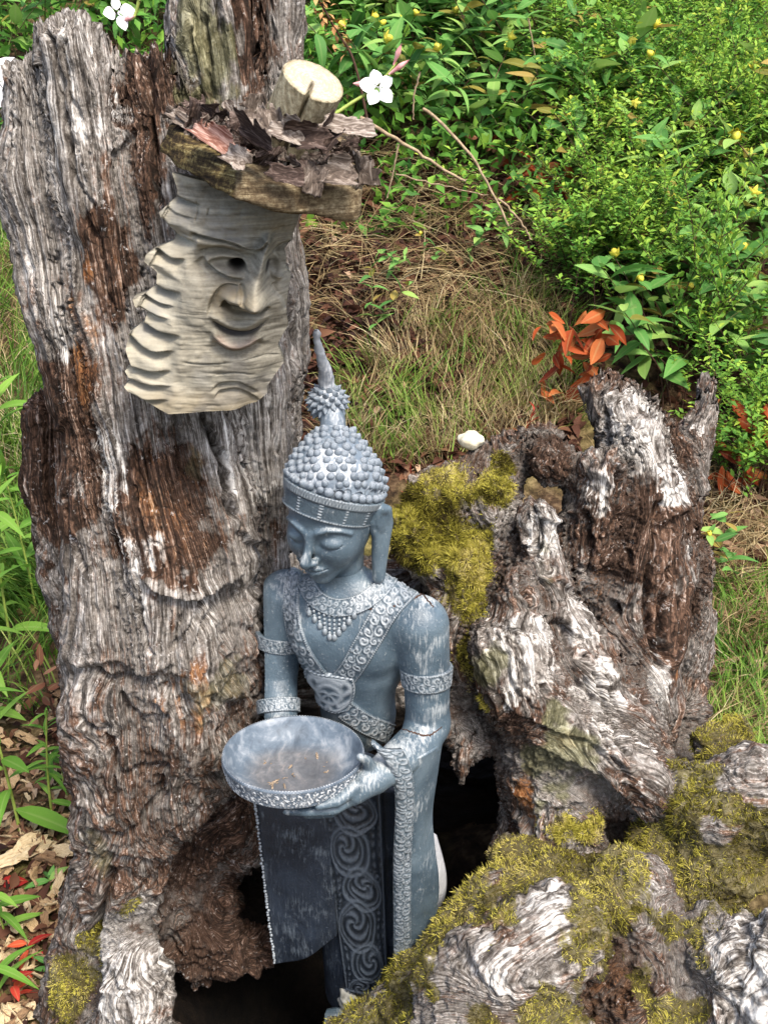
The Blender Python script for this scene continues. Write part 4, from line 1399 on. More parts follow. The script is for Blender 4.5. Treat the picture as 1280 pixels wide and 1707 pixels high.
# ---- the sawn stub of a branch standing out of the hat
b0 = at(480, 236, 1.395); t0 = at(523, 134, 1.362)
ax_ = unit(t0 - b0); L0 = np.linalg.norm(t0 - b0)
e1 = unit(np.cross(ax_, np.array((0, 1.0, 0)))); e2 = np.cross(ax_, e1)
R0 = tpx(524, 134, 1.362, 54)
NA, NL, NR = 96, 26, 16
th = np.arange(NA) * 2 * pi / NA
cr_dir = np.array(at(497, 200, 1.32)) - (b0 + ax_ * 0.03); cr_dir -= ax_ * (cr_dir @ ax_)
th0 = math.atan2(cr_dir @ e2, cr_dir @ e1)
dth = (th - th0 + pi) % (2 * pi) - pi
rows = []; capm = []
for i in range(NL):
    a = i / (NL - 1)
    rr = R0 * (1.04 - 0.04 * a) * (1 + 0.02 * fbm(np.stack([np.cos(th) * 2.5, np.sin(th) * 2.5, np.full(NA, a * 0.5)], 1), 3, 2))
    wob = 0.03 * np.sin(a * 7)
    rr = rr * (1 - (0.55) * np.exp(-((dth + wob) / (0.045 + 0.035 * (1 - a))) ** 2))
    rr = rr - 0.0015 * (i == NL - 1)
    rows.append(b0 + ax_ * L0 * a + rr[:, None] * (np.cos(th)[:, None] * e1 + np.sin(th)[:, None] * e2)); capm.append(np.zeros(NA))
    if i == NL - 2:
        for a in (0.985, 0.997):
            r2_ = rr * (1 - 0.0008)
            rows.append(b0 + ax_ * L0 * a + r2_[:, None] * (np.cos(th)[:, None] * e1 + np.sin(th)[:, None] * e2)); capm.append(np.zeros(NA))
rt = rr
radm = [np.ones(NA)] * len(rows)
for q in np.r_[0.995, 0.975, 1 - np.arange(1, NR + 1) / NR]:
    radm.append(np.full(NA, q))
    dep = 0.022 * np.exp(-((dth) * (q + 0.05) / 0.05) ** 2) * sstep(0.0, 0.25, q + 0.1) * (np.abs(dth) < 1)
    dep = dep + 0.0006 * np.sin(q * 60)
    rows.append(b0 + ax_ * L0 + (rt * q)[:, None] * (np.cos(th)[:, None] * e1 + np.sin(th)[:, None] * e2) - ax_ * dep[:, None]); capm.append(np.ones(NA))
Vst = np.concatenate(rows); Fst = grid_faces(len(rows), NA, wrap_v=True)
s = NT('sawn_branch')
geo = s.n('ShaderNodeTexCoord').outputs['Object']
gr = s.noise(s.mapv(geo, (130, 130, 16)), 1.0, 5, 0.65, 0.4)
fine = s.noise(geo, 210.0, 4, 0.7)
v = s.math('ADD', s.math('MULTIPLY', gr, 0.6), s.math('MULTIPLY', fine, 0.4))
side = s.ramp(v, [(0.34, (0.06, 0.045, 0.025)), (0.5, (0.24, 0.20, 0.125)), (0.66, (0.45, 0.41, 0.28))])
capc = s.ramp(s.math('ADD', s.math('MULTIPLY', fine, 0.6), s.math('MULTIPLY', s.noise(geo, 55.0, 4, 0.7, 0.5), 0.4)), [(0.32, (0.42, 0.34, 0.20)), (0.45, (0.32, 0.275, 0.20)), (0.6, (0.44, 0.40, 0.32))])
rad_ = s.math('ADD', s.math('MULTIPLY', s.attr('rad'), 55.0), s.math('MULTIPLY', s.noise(geo, 40.0, 3, 0.6), 5.0))
capc = s.mix(s.math('MULTIPLY', s.ramp(s.math('SINE', rad_), [(0.3, 0.0), (0.9, 1.0)]), 0.32), capc, (0.24, 0.18, 0.10))
capc = s.mix(s.ramp(s.attr('rad'), [(0.88, 0.0), (0.99, 0.6)]), capc, (0.20, 0.15, 0.085))
M_STUB = s.principled(s.mix(s.attr('cap'), side, capc), 0.85, s.bump(v, 0.5, 0.004), 0.2)
part('branch_stub', Vst, Fst[:, ::-1], M_STUB, root_mask, attrs={'cap': np.concatenate(capm), 'rad': np.concatenate(radm)})
# ------------------------------------------------------------ the blue grey statue holding a dish
root_st = thing('statue', 'blue grey robed statue with a spired knobbly crown, holding out a shallow dish', 'statue', at(600, 1680, 1.40))


def mat_paint(name, deep, base, light, chalk, wear=0.5, orn=False):
    s = NT(name)
    geo = s.n('ShaderNodeTexCoord').outputs['Object']
    big = s.noise(geo, 11.0, 4, 0.6, 0.4)
    rot_ = s.n('ShaderNodeMapping')
    rot_.inputs['Rotation'].default_value = (0.3, 0.55, 0.2)
    rot_.inputs['Scale'].default_value = (260, 110, 34)
    s.l(geo, rot_.inputs['Vector'])
    scr = s.noise(rot_.outputs[0], 1.0, 5, 0.68, 0.6)
    fine = s.noise(geo, 240.0, 3, 0.6)
    c = s.ramp(big, [(0.3, deep), (0.5, base), (0.7, light)])
    patchy = s.noise(geo, 13.0, 4, 0.65, 0.3)
    nz_ = s.n('ShaderNodeSeparateXYZ'); s.l(s.n('ShaderNodeNewGeometry').outputs['Normal'], nz_.inputs[0])
    dusty_highlight = s.ramp(nz_.outputs['Z'], [(0.2, 0.0), (0.95, 0.14)])              # dusty pale tint and painted highlight on what faces up
    w = s.math('ADD', scr, s.math('MULTIPLY', s.math('SUBTRACT', patchy, 0.52), 1.3))
    w = s.math('ADD', w, dusty_highlight)
    wm = s.ramp(w, [(0.62 - 0.12 * wear, 0.0), (0.86 - 0.12 * wear, 0.8)])
    c = s.mix(wm, c, chalk)
    c = s.mix(s.ramp(fine, [(0.62, 0.0), (0.75, 0.5)]), c, chalk)
    if orn:
        o = s.math('ADD', s.attr('orn'), s.math('MULTIPLY', s.math('SUBTRACT', scr, 0.5), 0.5))
        c = s.mix(s.ramp(o, [(0.15, 0.0), (0.95, 0.75)]), s.mix(0.35, c, deep), chalk)
    return s.principled(c, s.ramp(scr, [(0.3, 0.28), (0.7, 0.58)]), s.bump(s.math('ADD', scr, s.math('ADD', fine, s.math('MULTIPLY', big, 1.5))), 0.38, 0.0025), 0.6)


M_ST = mat_paint('worn_blue_grey_paint', (0.028, 0.047, 0.064), (0.062, 0.092, 0.116), (0.110, 0.148, 0.174), (0.38, 0.40, 0.40), 0.34)
M_ORN = mat_paint('embossed_worn_paint', (0.022, 0.034, 0.046), (0.066, 0.095, 0.116), (0.105, 0.142, 0.168), (0.35, 0.375, 0.39), 0.35, True)
M_CURL = mat_paint('chalky_blue_grey_paint', (0.052, 0.070, 0.092), (0.098, 0.127, 0.158), (0.16, 0.192, 0.225), (0.46, 0.48, 0.50), 0.62)
M_NAVY = mat_paint('dark_navy_paint', (0.006, 0.009, 0.014), (0.012, 0.017, 0.026), (0.023, 0.032, 0.047), (0.10, 0.12, 0.14), 0.25)
M_NAVYO = mat_paint('dark_navy_embossed', (0.005, 0.007, 0.011), (0.011, 0.016, 0.023), (0.02, 0.028, 0.04), (0.075, 0.092, 0.115), 0.25, True)

# ---- body ------------------------------------------------------------
YAW_T = radians(-14)


def Rz(a):
    c, s_ = cos(a), sin(a)
    return np.array(((c, -s_, 0), (s_, c, 0), (0, 0, 1.0)))


def Rx(a):
    c, s_ = cos(a), sin(a)
    return np.array(((1.0, 0, 0), (0, c, -s_), (0, s_, c)))


def pr(px, py, Y, r):
    return at(px, py, Y), tpx(px, py, Y, r)


BT = Rz(YAW_T)
chest_c = at(590, 1075, 1.425); waist_c = at(597, 1185, 1.425); hip_c = at(592, 1320, 1.43)
arm_L = [pr(478, 993, 1.475, 45), pr(466, 1075, 1.455, 37), pr(462, 1130, 1.435, 34), pr(465, 1190, 1.395, 31), pr(468, 1215, 1.375, 24)]
arm_R = [pr(700, 1042, 1.378, 49), pr(711, 1130, 1.362, 39), pr(713, 1205, 1.355, 36), pr(700, 1235, 1.33, 36), pr(650, 1278, 1.262, 31), pr(625, 1296, 1.235, 25)]
fing = [[pr(620, 1298, 1.232, 26), pr(590, 1320, 1.205, 22)],
        [pr(592, 1312, 1.200, 12), pr(562, 1336, 1.18, 10), pr(531, 1344, 1.172, 7)],
        [pr(596, 1325, 1.205, 12), pr(556, 1349, 1.185, 10), pr(515, 1353, 1.18, 8.5), pr(476, 1354, 1.185, 5)],
        [pr(590, 1328, 1.215, 11), pr(550, 1354, 1.20, 10), pr(512, 1357, 1.20, 8)],
        [pr(610, 1300, 1.24, 12), pr(590, 1318, 1.245, 9)],
        [pr(622, 1288, 1.235, 12), pr(612, 1268, 1.225, 9), pr(600, 1262, 1.215, 7)]]
neck = [pr(566, 1000, 1.435, 44), pr(563, 940, 1.43, 40)]


def torso_f(P):
    d = d_ell(P, chest_c, (0.088, 0.068, 0.105), BT)
    d = smin(d, d_ell(P, at(588, 1020, 1.435), (0.105, 0.055, 0.062), BT), 0.05)
    for sx in (-1, 1):                                              # pectorals
        d = smin(d, d_ell(P, chest_c + BT @ np.array((sx * 0.038, -0.042, 0.030)), (0.040, 0.026, 0.036), BT), 0.025)
    d = smin(d, d_ell(P, waist_c, (0.062, 0.052, 0.075), BT), 0.04)
    d = smin(d, d_ell(P, hip_c, (0.076, 0.062, 0.075), BT), 0.04)
    d = smin(d, d_chain(P, neck), 0.03)
    tl = [(neck[0][0] + np.array((0, 0, 0.005)), 0.030), (arm_L[0][0], 0.026)]
    tr = [(neck[0][0] + np.array((0, 0, 0.008)), 0.034), (arm_R[0][0] + np.array((-0.004, 0, 0.008)), 0.036)]
    d = smin(d, d_chain(P, tl), 0.03)
    d = smin(d, d_chain(P, tr), 0.03)
    return d


legs = [pr(596, 1340, 1.435, 76), pr(604, 1640, 1.44, 62), pr(604, 1672, 1.44, 52)]


def body_f(P):
    d = torso_f(P)
    d = smin(d, d_chain(P, arm_L), 0.012)
    d = smin(d, d_chain(P, arm_R), 0.012)
    # elbow point and deltoids
    d = smin(d, d_seg(P, *[x[0] for x in (arm_R[2], arm_R[2])], arm_R[2][1], arm_R[2][1]), 0.01)
    for i, f in enumerate(fing):
        d = smin(d, d_chain(P, f), 0.010 if i == 0 else 0.0035)
    return d


Vb, Qb = surface_nets(body_f, (-0.19, 1.10, -0.02), (0.16, 1.56, 0.92), 0.0021, 2)
part('body', Vb, Qb, M_ST, root_st)
Vk, Qk = surface_nets(lambda P: smin(d_chain(P, legs), d_ell(P, hip_c, (0.078, 0.064, 0.077), BT), 0.03), (-0.19, 1.25, -0.04), (0.16, 1.60, 0.50), 0.0032, 2)
part('skirt', Vk, Qk, M_NAVY, root_st)

# ---- head ------------------------------------------------------------
HC = at(557, 861, 1.422)
HR = Rz(radians(-27)) @ Rx(radians(8))


def H2W(p):
    return HC + np.asarray(p, float) @ HR.T


def head_f(P):
    q = (P - HC) @ HR
    ax = np.abs(q[:, 0])
    m = np.stack([ax, q[:, 1], q[:, 2]], 1)                         # mirrored
    d = d_ell(q, np.array((0, 0.008, 0.028)), (0.064, 0.076, 0.072))
    d = smin(d, d_ell(q, np.array((0, -0.012, -0.022)), (0.049, 0.057, 0.060)), 0.03)
    d = smin(d, d_ell(m, np.array((0.028, -0.042, -0.018)), (0.024, 0.024, 0.026)), 0.02)
    d = smin(d, d_ell(q, np.array((0, -0.050, -0.069)), (0.017, 0.016, 0.015)), 0.022)
    # sockets, brows, lids
    d = smax(d, -d_ell(m, np.array((0.026, -0.080, 0.003)), (0.021, 0.0125, 0.0105)), 0.014)
    br = [((0.0045, -0.0690, 0.010), 0.0026), ((0.013, -0.0715, 0.0205), 0.0024), ((0.029, -0.0665, 0.0265), 0.0022), ((0.044, -0.0545, 0.0215), 0.0018), ((0.053, -0.0430, 0.0120), 0.0012)]
    d = smin(d, d_chain(m, [(np.array(a), b) for a, b in br]), 0.008)
    d = smin(d, d_ell(m, np.array((0.0265, -0.0585, 0.0005)), (0.0165, 0.0115, 0.0100)), 0.004)
    lid = [((0.0105, -0.0690, -0.0020), 0.0012), ((0.019, -0.0708, -0.0062), 0.0013), ((0.028, -0.0690, -0.0072), 0.0013), ((0.037, -0.0640, -0.0055), 0.0012), ((0.045, -0.0575, -0.0015), 0.0010)]
    d = smax(d, -d_chain(m, [(np.array(a), b) for a, b in lid]), 0.0016)
    # nose
    ns = [((0, -0.068, 0.012), 0.0055), ((0, -0.079, -0.008), 0.0062), ((0, -0.0895, -0.0235), 0.0082)]
    d = smin(d, d_chain(q, [(np.array(a), b) for a, b in ns]), 0.010)
    d = smin(d, d_ell(m, np.array((0.0085, -0.0795, -0.0265)), (0.0062, 0.0085, 0.0055)), 0.005)
    d = smax(d, -d_ell(m, np.array((0.0050, -0.0830, -0.0325)), (0.0026, 0.0040, 0.0024)), 0.002)
    # mouth
    d = smin(d, d_ell(q, np.array((0, -0.060, -0.046)), (0.022, 0.016, 0.013)), 0.012)
    ul = [((0.0, -0.0770, -0.0420), 0.0036), ((0.006, -0.0770, -0.0408), 0.0036), ((0.018, -0.0690, -0.0440), 0.0012)]
    d = smin(d, d_chain(m, [(np.array(a), b) for a, b in ul]), 0.0035)
    ll = [((0.0, -0.0755, -0.0510), 0.0046), ((0.008, -0.0735, -0.0500), 0.0040), ((0.016, -0.0690, -0.0460), 0.0014)]
    d = smin(d, d_chain(m, [(np.array(a), b) for a, b in ll]), 0.0035)
    gl = [((0.0, -0.0805, -0.0460), 0.0011), ((0.010, -0.0770, -0.0455), 0.0010), ((0.0215, -0.0665, -0.0435), 0.0009)]
    d = smax(d, -d_chain(m, [(np.array(a), b) for a, b in gl]), 0.0018)
    # neck
    d = smin(d, d_chain(P, [(H2W((0, 0.012, -0.04)), 0.036), (at(566, 1000, 1.432), 0.036)]), 0.012)
    return d


lo = HC - np.array((0.105, 0.13, 0.16)); hi = HC + np.array((0.105, 0.12, 0.12))
Vh, Qh = surface_nets(head_f, lo, hi, 0.00130, 1)
head_ob = part('head', Vh, Qh, M_ST, root_st)


def ear_f(sx):
    def f(P):
        q = (P - HC) @ HR
        q = q * np.array((sx, 1, 1)) + np.array((0, 0, 0.010))
        w = q * np.array((1.0, 1.0, 1.0))
        outer = [((0.0615, 0.004, 0.018), 0.007), ((0.070, 0.012, 0.034), 0.008), ((0.076, 0.024, 0.026), 0.0075), ((0.076, 0.025, 0.002), 0.0075), ((0.073, 0.016, -0.030), 0.0070), ((0.069, 0.008, -0.062), 0.0080), ((0.067, 0.002, -0.084), 0.0085)]
        inner = [((0.0615, 0.004, 0.010), 0.007), ((0.065, 0.006, -0.014), 0.007), ((0.064, 0.001, -0.050), 0.0065), ((0.064, 0.000, -0.085), 0.0065)]
        d = d_chain(w, [(np.array(a), b) for a, b in outer])
        d = smin(d, d_chain(w, [(np.array(a), b) for a, b in inner]), 0.008)
        web = np.minimum(d_ell(w, np.array((0.068, 0.012, -0.03)), (0.0055, 0.014, 0.058)), d_ell(w, np.array((0.071, 0.016, 0.014)), (0.0060, 0.016, 0.026)))
        return smin(d, web, 0.004)
    return f


for sx in (1, -1):
    c = HC + HR @ np.array((sx * 0.068, 0.014, -0.03))
    Ve, Qe = surface_nets(ear_f(sx), c - np.array((0.05, 0.05, 0.085)), c + np.array((0.05, 0.05, 0.085)), 0.0014, 1)
    part('ear', Ve, Qe, M_ST, head_ob, origin=root_st.location)

# ---- hair: a domed cap of rows of curls, a ball of spikes, a bent spire ------------------------------------------------------------


def Ry(a):
    c, s_ = cos(a), sin(a)
    return np.array(((c, 0, s_), (0, 1.0, 0), (-s_, 0, c)))


CR = HR @ Ry(radians(-19)) @ Rx(radians(-35))                     # the crown tips back
CO = H2W((-0.002, 0.012, 0.042))
CS = 0.89


def C2W(p):
    return CO + CS * np.asarray(p, float) @ CR.T


BR = HR @ Ry(radians(9)) @ Rx(radians(-27))                      # the headband slopes from the forehead down to the ear
BO = H2W((0.0, 0.010, 0.046))
prof = polyline([(0.0690, -0.045), (0.0740, -0.028), (0.0780, -0.012), (0.0805, 0.004), (0.0790, 0.018), (0.0710, 0.038), (0.0590, 0.058), (0.0455, 0.076), (0.0330, 0.091), (0.0230, 0.101), (0.012, 0.106), (0.001, 0.107)], 60)


def lathe(prof, na, M, squash=1.0):
    a = np.arange(na) * 2 * pi / na
    V = np.stack([prof[:, 0][:, None] * np.cos(a), prof[:, 0][:, None] * np.sin(a) * squash, np.repeat(prof[:, 1][:, None], na, 1)], -1)
    return V.reshape(-1, 3), grid_faces(len(prof), na, wrap_v=True)[:, ::-1]


SQ = 1.08
Vl, Fl = lathe(prof, 64, None, SQ)
hair_ob = part('hair_cap', C2W(Vl), Fl, M_CURL, head_ob, origin=root_st.location)


def knob_mesh(name, h=1.0, pointy=0.5, twist=True):
    pr_ = np.array([(1.0, -0.25), (1.02, 0.05), (0.92, 0.35), (0.72, 0.62), (0.50 * (1 - 0.4 * pointy), 0.80 + 0.15 * pointy), (0.22, 0.95 + 0.35 * pointy), (0.02, 1.0 + 0.5 * pointy)])
    na = 10
    v, f = lathe(pr_ * np.array((1, h)), na, None)
    return mesh_np(name, v, f)


CURL = [knob_mesh('curl', 0.85, 0.1), knob_mesh('curl', 0.95, 0.25), knob_mesh('curl', 0.70, 0.0)]
SPK = [knob_mesh('spike', 1.1, 0.7), knob_mesh('spike', 1.3, 0.6)]
for m in CURL + SPK:
    m.materials.append(M_CURL)
rk = np.random.RandomState(3)


def put_abs(me, name, parent, pos, q, scale):
    o = bpy.data.objects.new(name, me)
    COL.objects.link(o)
    o.parent = parent
    o.location = Vector(pos) - Vector(root_st.location)
    o.rotation_mode = 'QUATERNION'
    o.rotation_quaternion = q
    o.scale = scale if hasattr(scale, '__len__') else (scale,) * 3
    return o


L = np.r_[0, np.cumsum(np.linalg.norm(np.diff(prof, axis=0), axis=1))]
rowlen = 0.0136
for ri in range(14):
    s_ = 0.004 + ri * rowlen
    if s_ > L[-1] - 0.030:
        break
    r_ = np.interp(s_, L, prof[:, 0]); z_p = np.interp(s_, L, prof[:, 1])
    dr = np.interp(s_ + 0.003, L, prof[:, 0]) - np.interp(s_ - 0.003, L, prof[:, 0]); dz = np.interp(s_ + 0.003, L, prof[:, 1]) - np.interp(s_ - 0.003, L, prof[:, 1])
    nn_ = max(8, int(2 * pi * r_ / 0.0150))
    for k in range(nn_):
        a = 2 * pi * (k + 0.5 * (ri % 2)) / nn_ + 0.05 * rk.randn()
        nl = unit(np.array((dz * cos(a), dz * sin(a), -dr)))
        if nl[2] < -0.2:
            nl = -nl
        p = np.array((r_ * cos(a), r_ * sin(a) * SQ, z_p + 0.0012 * rk.randn()))
        if ((C2W(p) - BO) @ BR)[2] < 0.004:
            continue
        wp = C2W(p); wn_ = CR @ (nl + np.array((0, 0, 0.25)))
        sc = 0.0062 * (0.80 + 0.4 * rk.rand())
        put_abs(CURL[rk.randint(3)], 'curl', hair_ob, wp, quat_axes(rk.randn(3), wn_ + 0.12 * rk.randn(3)), (sc, sc, sc * 1.15))
# a last row of curls that follows the upper edge of the headband
for k in range(34):
    a = 2 * pi * (k + 0.3 * rk.rand()) / 34
    n_ = np.array((cos(a), sin(a), 0.35))
    q_ = BO + CS * BR @ np.array((0.0790 * cos(a), 0.0790 * SQ * sin(a), 0.0085))
    sc = 0.0062 * (0.85 + 0.3 * rk.rand())
    put_abs(CURL[rk.randint(3)], 'curl', hair_ob, q_, quat_axes(rk.randn(3), BR @ n_ + 0.1 * rk.randn(3)), (sc, sc, sc * 1.1))
# ball of spikes
BC = at(546, 670, C2W((0, 0.0, 0.152))[1])
vnk, fnk = tube(polyline([C2W((0, 0, 0.092)), C2W((0, 0, 0.115)), BC], 14), np.linspace(0.020, 0.0165, 14), 20)
part('neck_ring', vnk, fnk, M_CURL, hair_ob, origin=root_st.location)
va, fa = lathe(np.array([(0.0285 * sin(t) + 1e-4, -0.0265 * cos(t)) for t in np.linspace(0.02, pi - 0.02, 22)]), 32, None)
ball_ob = part('topknot', BC + CS * va @ CR.T, fa, M_CURL, head_ob, origin=root_st.location)
NS = 78
for k in range(NS):
    z = 1 - 2 * (k + 0.5) / NS
    if z > 0.90 or z < -0.86:
        continue
    a = k * pi * (3 - math.sqrt(5)); r_ = math.sqrt(1 - z * z)
    n_ = np.array((r_ * cos(a), r_ * sin(a), z))
    put_abs(SPK[k % 2], 'spike', ball_ob, BC + CR @ (n_ * np.array((0.0280, 0.0280, 0.0260)) * CS), quat_axes(rk.randn(3), CR @ (n_ + np.array((0, 0, -0.15)))), (0.0050, 0.0050, 0.0056))
# spire
sp0 = BC + CR @ np.array((0, 0, 0.016))
tip = at(527, 549, 1.455)
spm = (sp0 + tip) / 2 + np.array((0.008, 0, 0.0))
sp = polyline([sp0, sp0 * 0.65 + tip * 0.35 + np.array((0.002, 0, 0)), sp0 * 0.3 + tip * 0.7 - np.array((0.001, 0, 0)), tip], 40)
sr = np.interp(np.linspace(0, 1, 40), [0, 0.12, 0.5, 0.85, 0.97, 1], [0.0150, 0.0125, 0.0078, 0.0048, 0.0036, 0.0012])
vs_, fs_ = tube(sp, sr, 20)
vs_ = vs_ + 0.0016 * np.stack([fbm(vs_ * 110, 2, 1), fbm(vs_ * 110, 2, 2), fbm(vs_ * 90, 2, 3) * 0.4], 1)
M_SPIRE = mat_paint('bleached_paint', (0.16, 0.18, 0.21), (0.28, 0.30, 0.33), (0.40, 0.42, 0.44), (0.60, 0.61, 0.62), 0.8)
part('spire', vs_, fs_, M_SPIRE, head_ob, origin=root_st.location)


# ---- embossed bands ------------------------------------------------------------
def scroll(u, v, hw):
    """raised scroll ornament, u metres along, v in -1..1 across, hw half width in metres -> height 0..1"""
    U_ = np.stack([(u / hw).ravel() * 1.1, v.ravel() * 1.1, 0 * u.ravel()], 1)
    un = u + 0.18 * hw * vn(U_, 3).reshape(u.shape); vv_ = v + 0.16 * vn(U_, 5).reshape(u.shape)
    h = np.zeros_like(u)
    for sgn in (1.0, -1.0):
        Lc = hw * 0.95
        x = un / Lc + (0.5 if sgn < 0 else 0.0)
        x = ((x - np.floor(x)) * 2 - 1) * 1.05; y = (vv_ - 0.40 * sgn) * sgn * 2.2
        r = np.hypot(x, y); th = np.arctan2(y, x)
        sp_ = (0.5 + 0.5 * np.cos(th + r * 9.5)) ** 1.3 * sstep(0.98, 0.80, r)
        h = np.maximum(h, sp_)
    leaf = (0.5 + 0.5 * np.cos(un / hw * 11 + vv_ * 6)) * (0.5 + 0.5 * np.cos(vv_ * 9 - un / hw * 4))
    h = np.maximum(h, 0.75 * leaf)
    inner = sstep(0.88, 0.80, np.abs(v))
    bead = np.abs(np.sin(pi * u / 0.0036)) * sstep(0.82, 0.88, np.abs(v)) * sstep(1.02, 0.96, np.abs(v))
    return np.maximum(h * inner, bead)


def trace(px, py, f, t0=1.05, iters=70):
    d = rays(px, py); ln = np.linalg.norm(d, axis=1); dn = d / ln[:, None]
    t = np.full(len(d), t0)
    for _ in range(iters):
        dist = f(CAM + dn * t[:, None])
        t = t + np.clip(dist, -0.01, 0.05) * 0.85
    P = CAM + dn * t[:, None]
    e = 0.002
    g = np.stack([f(P + np.array(o)) - f(P - np.array(o)) for o in ((e, 0, 0), (0, e, 0), (0, 0, e))], 1)
    return P, unit(g)


def strip(P, N, U, Vv, hw, lift, relief, name, m, parent, close=False, edge=0.004):
    """P,N (nu,nv,3); ornament band standing 'lift' proud with its edges turned in"""
    nu, nv = P.shape[:2]
    orn = scroll(U, Vv, hw)
    Pf = P + N * (lift + relief * orn)[..., None]
    first = P[:, :1] - N[:, :1] * edge; last = P[:, -1:] - N[:, -1:] * edge
    Q_ = np.concatenate([first, Pf, last], 1); o_ = np.concatenate([orn[:, :1] * 0, orn, orn[:, :1] * 0], 1)
    if not close:
        Q_ = np.concatenate([Q_[:1] - np.concatenate([N[:1, :1], N[:1], N[:1, -1:]], 1) * edge, Q_, Q_[-1:] - np.concatenate([N[-1:, :1], N[-1:], N[-1:, -1:]], 1) * edge], 0)
        o_ = np.concatenate([o_[:1] * 0, o_, o_[:1] * 0], 0)
    Fq = grid_faces(Q_.shape[0], Q_.shape[1], wrap_u=close)
    V_ = Q_.reshape(-1, 3)
    n_ = vnormals(V_, Fq)
    k = len(V_) // 2
    if (n_.reshape(Q_.shape)[:, 2:-2] * N[:1, :1].mean()).sum() is None:
        pass
    s1 = (n_.reshape(Q_.shape)[1:-1, 3:-3].reshape(-1, 3).mean(0) @ N[:, 2:-2].reshape(-1, 3).mean(0))
    if s1 < 0:
        Fq = Fq[:, ::-1]
    return part(name, V_, Fq, m, parent, origin=root_st.location, attrs={'orn': o_.ravel()})


def band_on(path, w, f, name, m, n=150, nv=21, lift=0.0022, relief=0.0022):
    """a band laid on the body along a path of pixels; w = width in px (start, end)"""
    C = polyline(path, n)
    T = np.gradient(C, axis=0); T /= np.linalg.norm(T, axis=1)[:, None]
    S_ = np.stack([-T[:, 1], T[:, 0]], 1)
    vv = np.linspace(-1, 1, nv)
    ww = np.linspace(w[0], w[1], n) / 2
    G_ = C[:, None] + S_[:, None] * (vv[None, :] * ww[:, None])[..., None]
    P, N_ = trace(G_[..., 0].ravel(), G_[..., 1].ravel(), f)
    P = P.reshape(n, nv, 3); N_ = N_.reshape(n, nv, 3)
    u = np.r_[0, np.cumsum(np.linalg.norm(np.diff(P[:, nv // 2], axis=0), axis=1))]
    hw = 0.5 * np.linalg.norm(P[n // 2, 0] - P[n // 2, -1])
    return strip(P, N_, np.repeat(u[:, None], nv, 1), np.repeat(vv[None], n, 0), hw, lift, relief, name, m, root_st)


def ring_on(ch, a_seg, t_seg, w, name, m, extra=0.002, tilt=(0, 0, 0), na=150, nv=17, relief=0.002, parent=None):
    """a cuff round a limb segment"""
    (a, ra), (b, rb_) = ch[a_seg], ch[a_seg + 1]
    ax = unit(unit(b - a) + np.array(tilt)); c = a + (b - a) * t_seg; r = ra + (rb_ - ra) * t_seg
    e1_, e2_, _ = frame_of(ax)
    th = np.arange(na) * 2 * pi / na
    vv = np.linspace(-1, 1, nv)
    rad = np.cos(th)[:, None] * e1_ + np.sin(th)[:, None] * e2_
    rr_ = r + (rb_ - ra) / np.linalg.norm(b - a) * vv * w / 2
    P = c + rad[:, None] * rr_[None, :, None] + (vv * w / 2)[None, :, None] * ax
    N_ = np.repeat(rad[:, None], nv, 1)
    return strip(P, N_, np.repeat((th * r)[:, None], nv, 1), np.repeat(vv[None], na, 0), w / 2, extra, relief, name, m, parent or root_st, close=True, edge=0.004)


def chest_f(P):
    return smin(torso_f(P), np.minimum(d_chain(P, arm_L), d_chain(P, arm_R)), 0.012)


# broken collar, sash straps to a shield, girdle
band_on([(512, 968), (528, 996), (560, 1012), (600, 1006), (634, 984), (648, 962)], (30, 30), chest_f, 'collar', M_ORN, 130, 19, 0.004, 0.002)
band_on([(497, 940), (488, 985), (489, 1035), (504, 1085), (532, 1128)], (22, 30), chest_f, 'strap', M_ORN, 150, 19, 0.003)
band_on([(681, 976), (650, 1010), (618, 1060), (588, 1110), (568, 1135)], (46, 36), chest_f, 'strap', M_ORN, 170, 25, 0.003)
band_on([(574, 1180), (610, 1205), (650, 1222)], (34, 34), chest_f, 'girdle', M_ORN, 90, 19, 0.003)
# shield pendant
nU, nV = 46, 46
Sg = coons([(512, 1108), (530, 1118), (552, 1122), (590, 1128)], [(528, 1164), (545, 1180), (562, 1186), (580, 1180)], [(512, 1108), (514, 1135), (528, 1164)], [(590, 1128), (592, 1155), (580, 1180)], nU, nV, False)
P_, N_ = trace(Sg[..., 0].ravel(), Sg[..., 1].ravel(), chest_f)
P_ = P_.reshape(nU, nV, 3); N_ = N_.reshape(nU, nV, 3)
uu, vv = np.meshgrid(np.linspace(-1, 1, nU), np.linspace(-1, 1, nV), indexing='ij')
rr_ = np.hypot(uu, vv); tt = np.arctan2(vv, np.abs(uu))
orn = np.maximum(0.5 + 0.5 * np.cos(tt * 4 + 9 * np.abs(np.abs(uu) - 0.45) + 5 * vv), 0.5 + 0.5 * np.cos(rr_ * 14)) * sstep(0.9, 0.8, np.maximum(np.abs(uu), np.abs(vv)))
orn = np.maximum(orn, sstep(0.84, 0.9, np.maximum(np.abs(uu), np.abs(vv))) * np.abs(np.sin(18 * (uu + vv))))
lifted = P_ + N_ * (0.005 + 0.002 * orn)[..., None]
edge = np.maximum(np.abs(uu), np.abs(vv)) > 0.999
lifted[edge] = (P_ - N_ * 0.003)[edge]
part('shield_pendant', lifted.reshape(-1, 3), grid_faces(nU, nV)[:, ::-1], M_ORN, root_st, attrs={'orn': orn.ravel()})
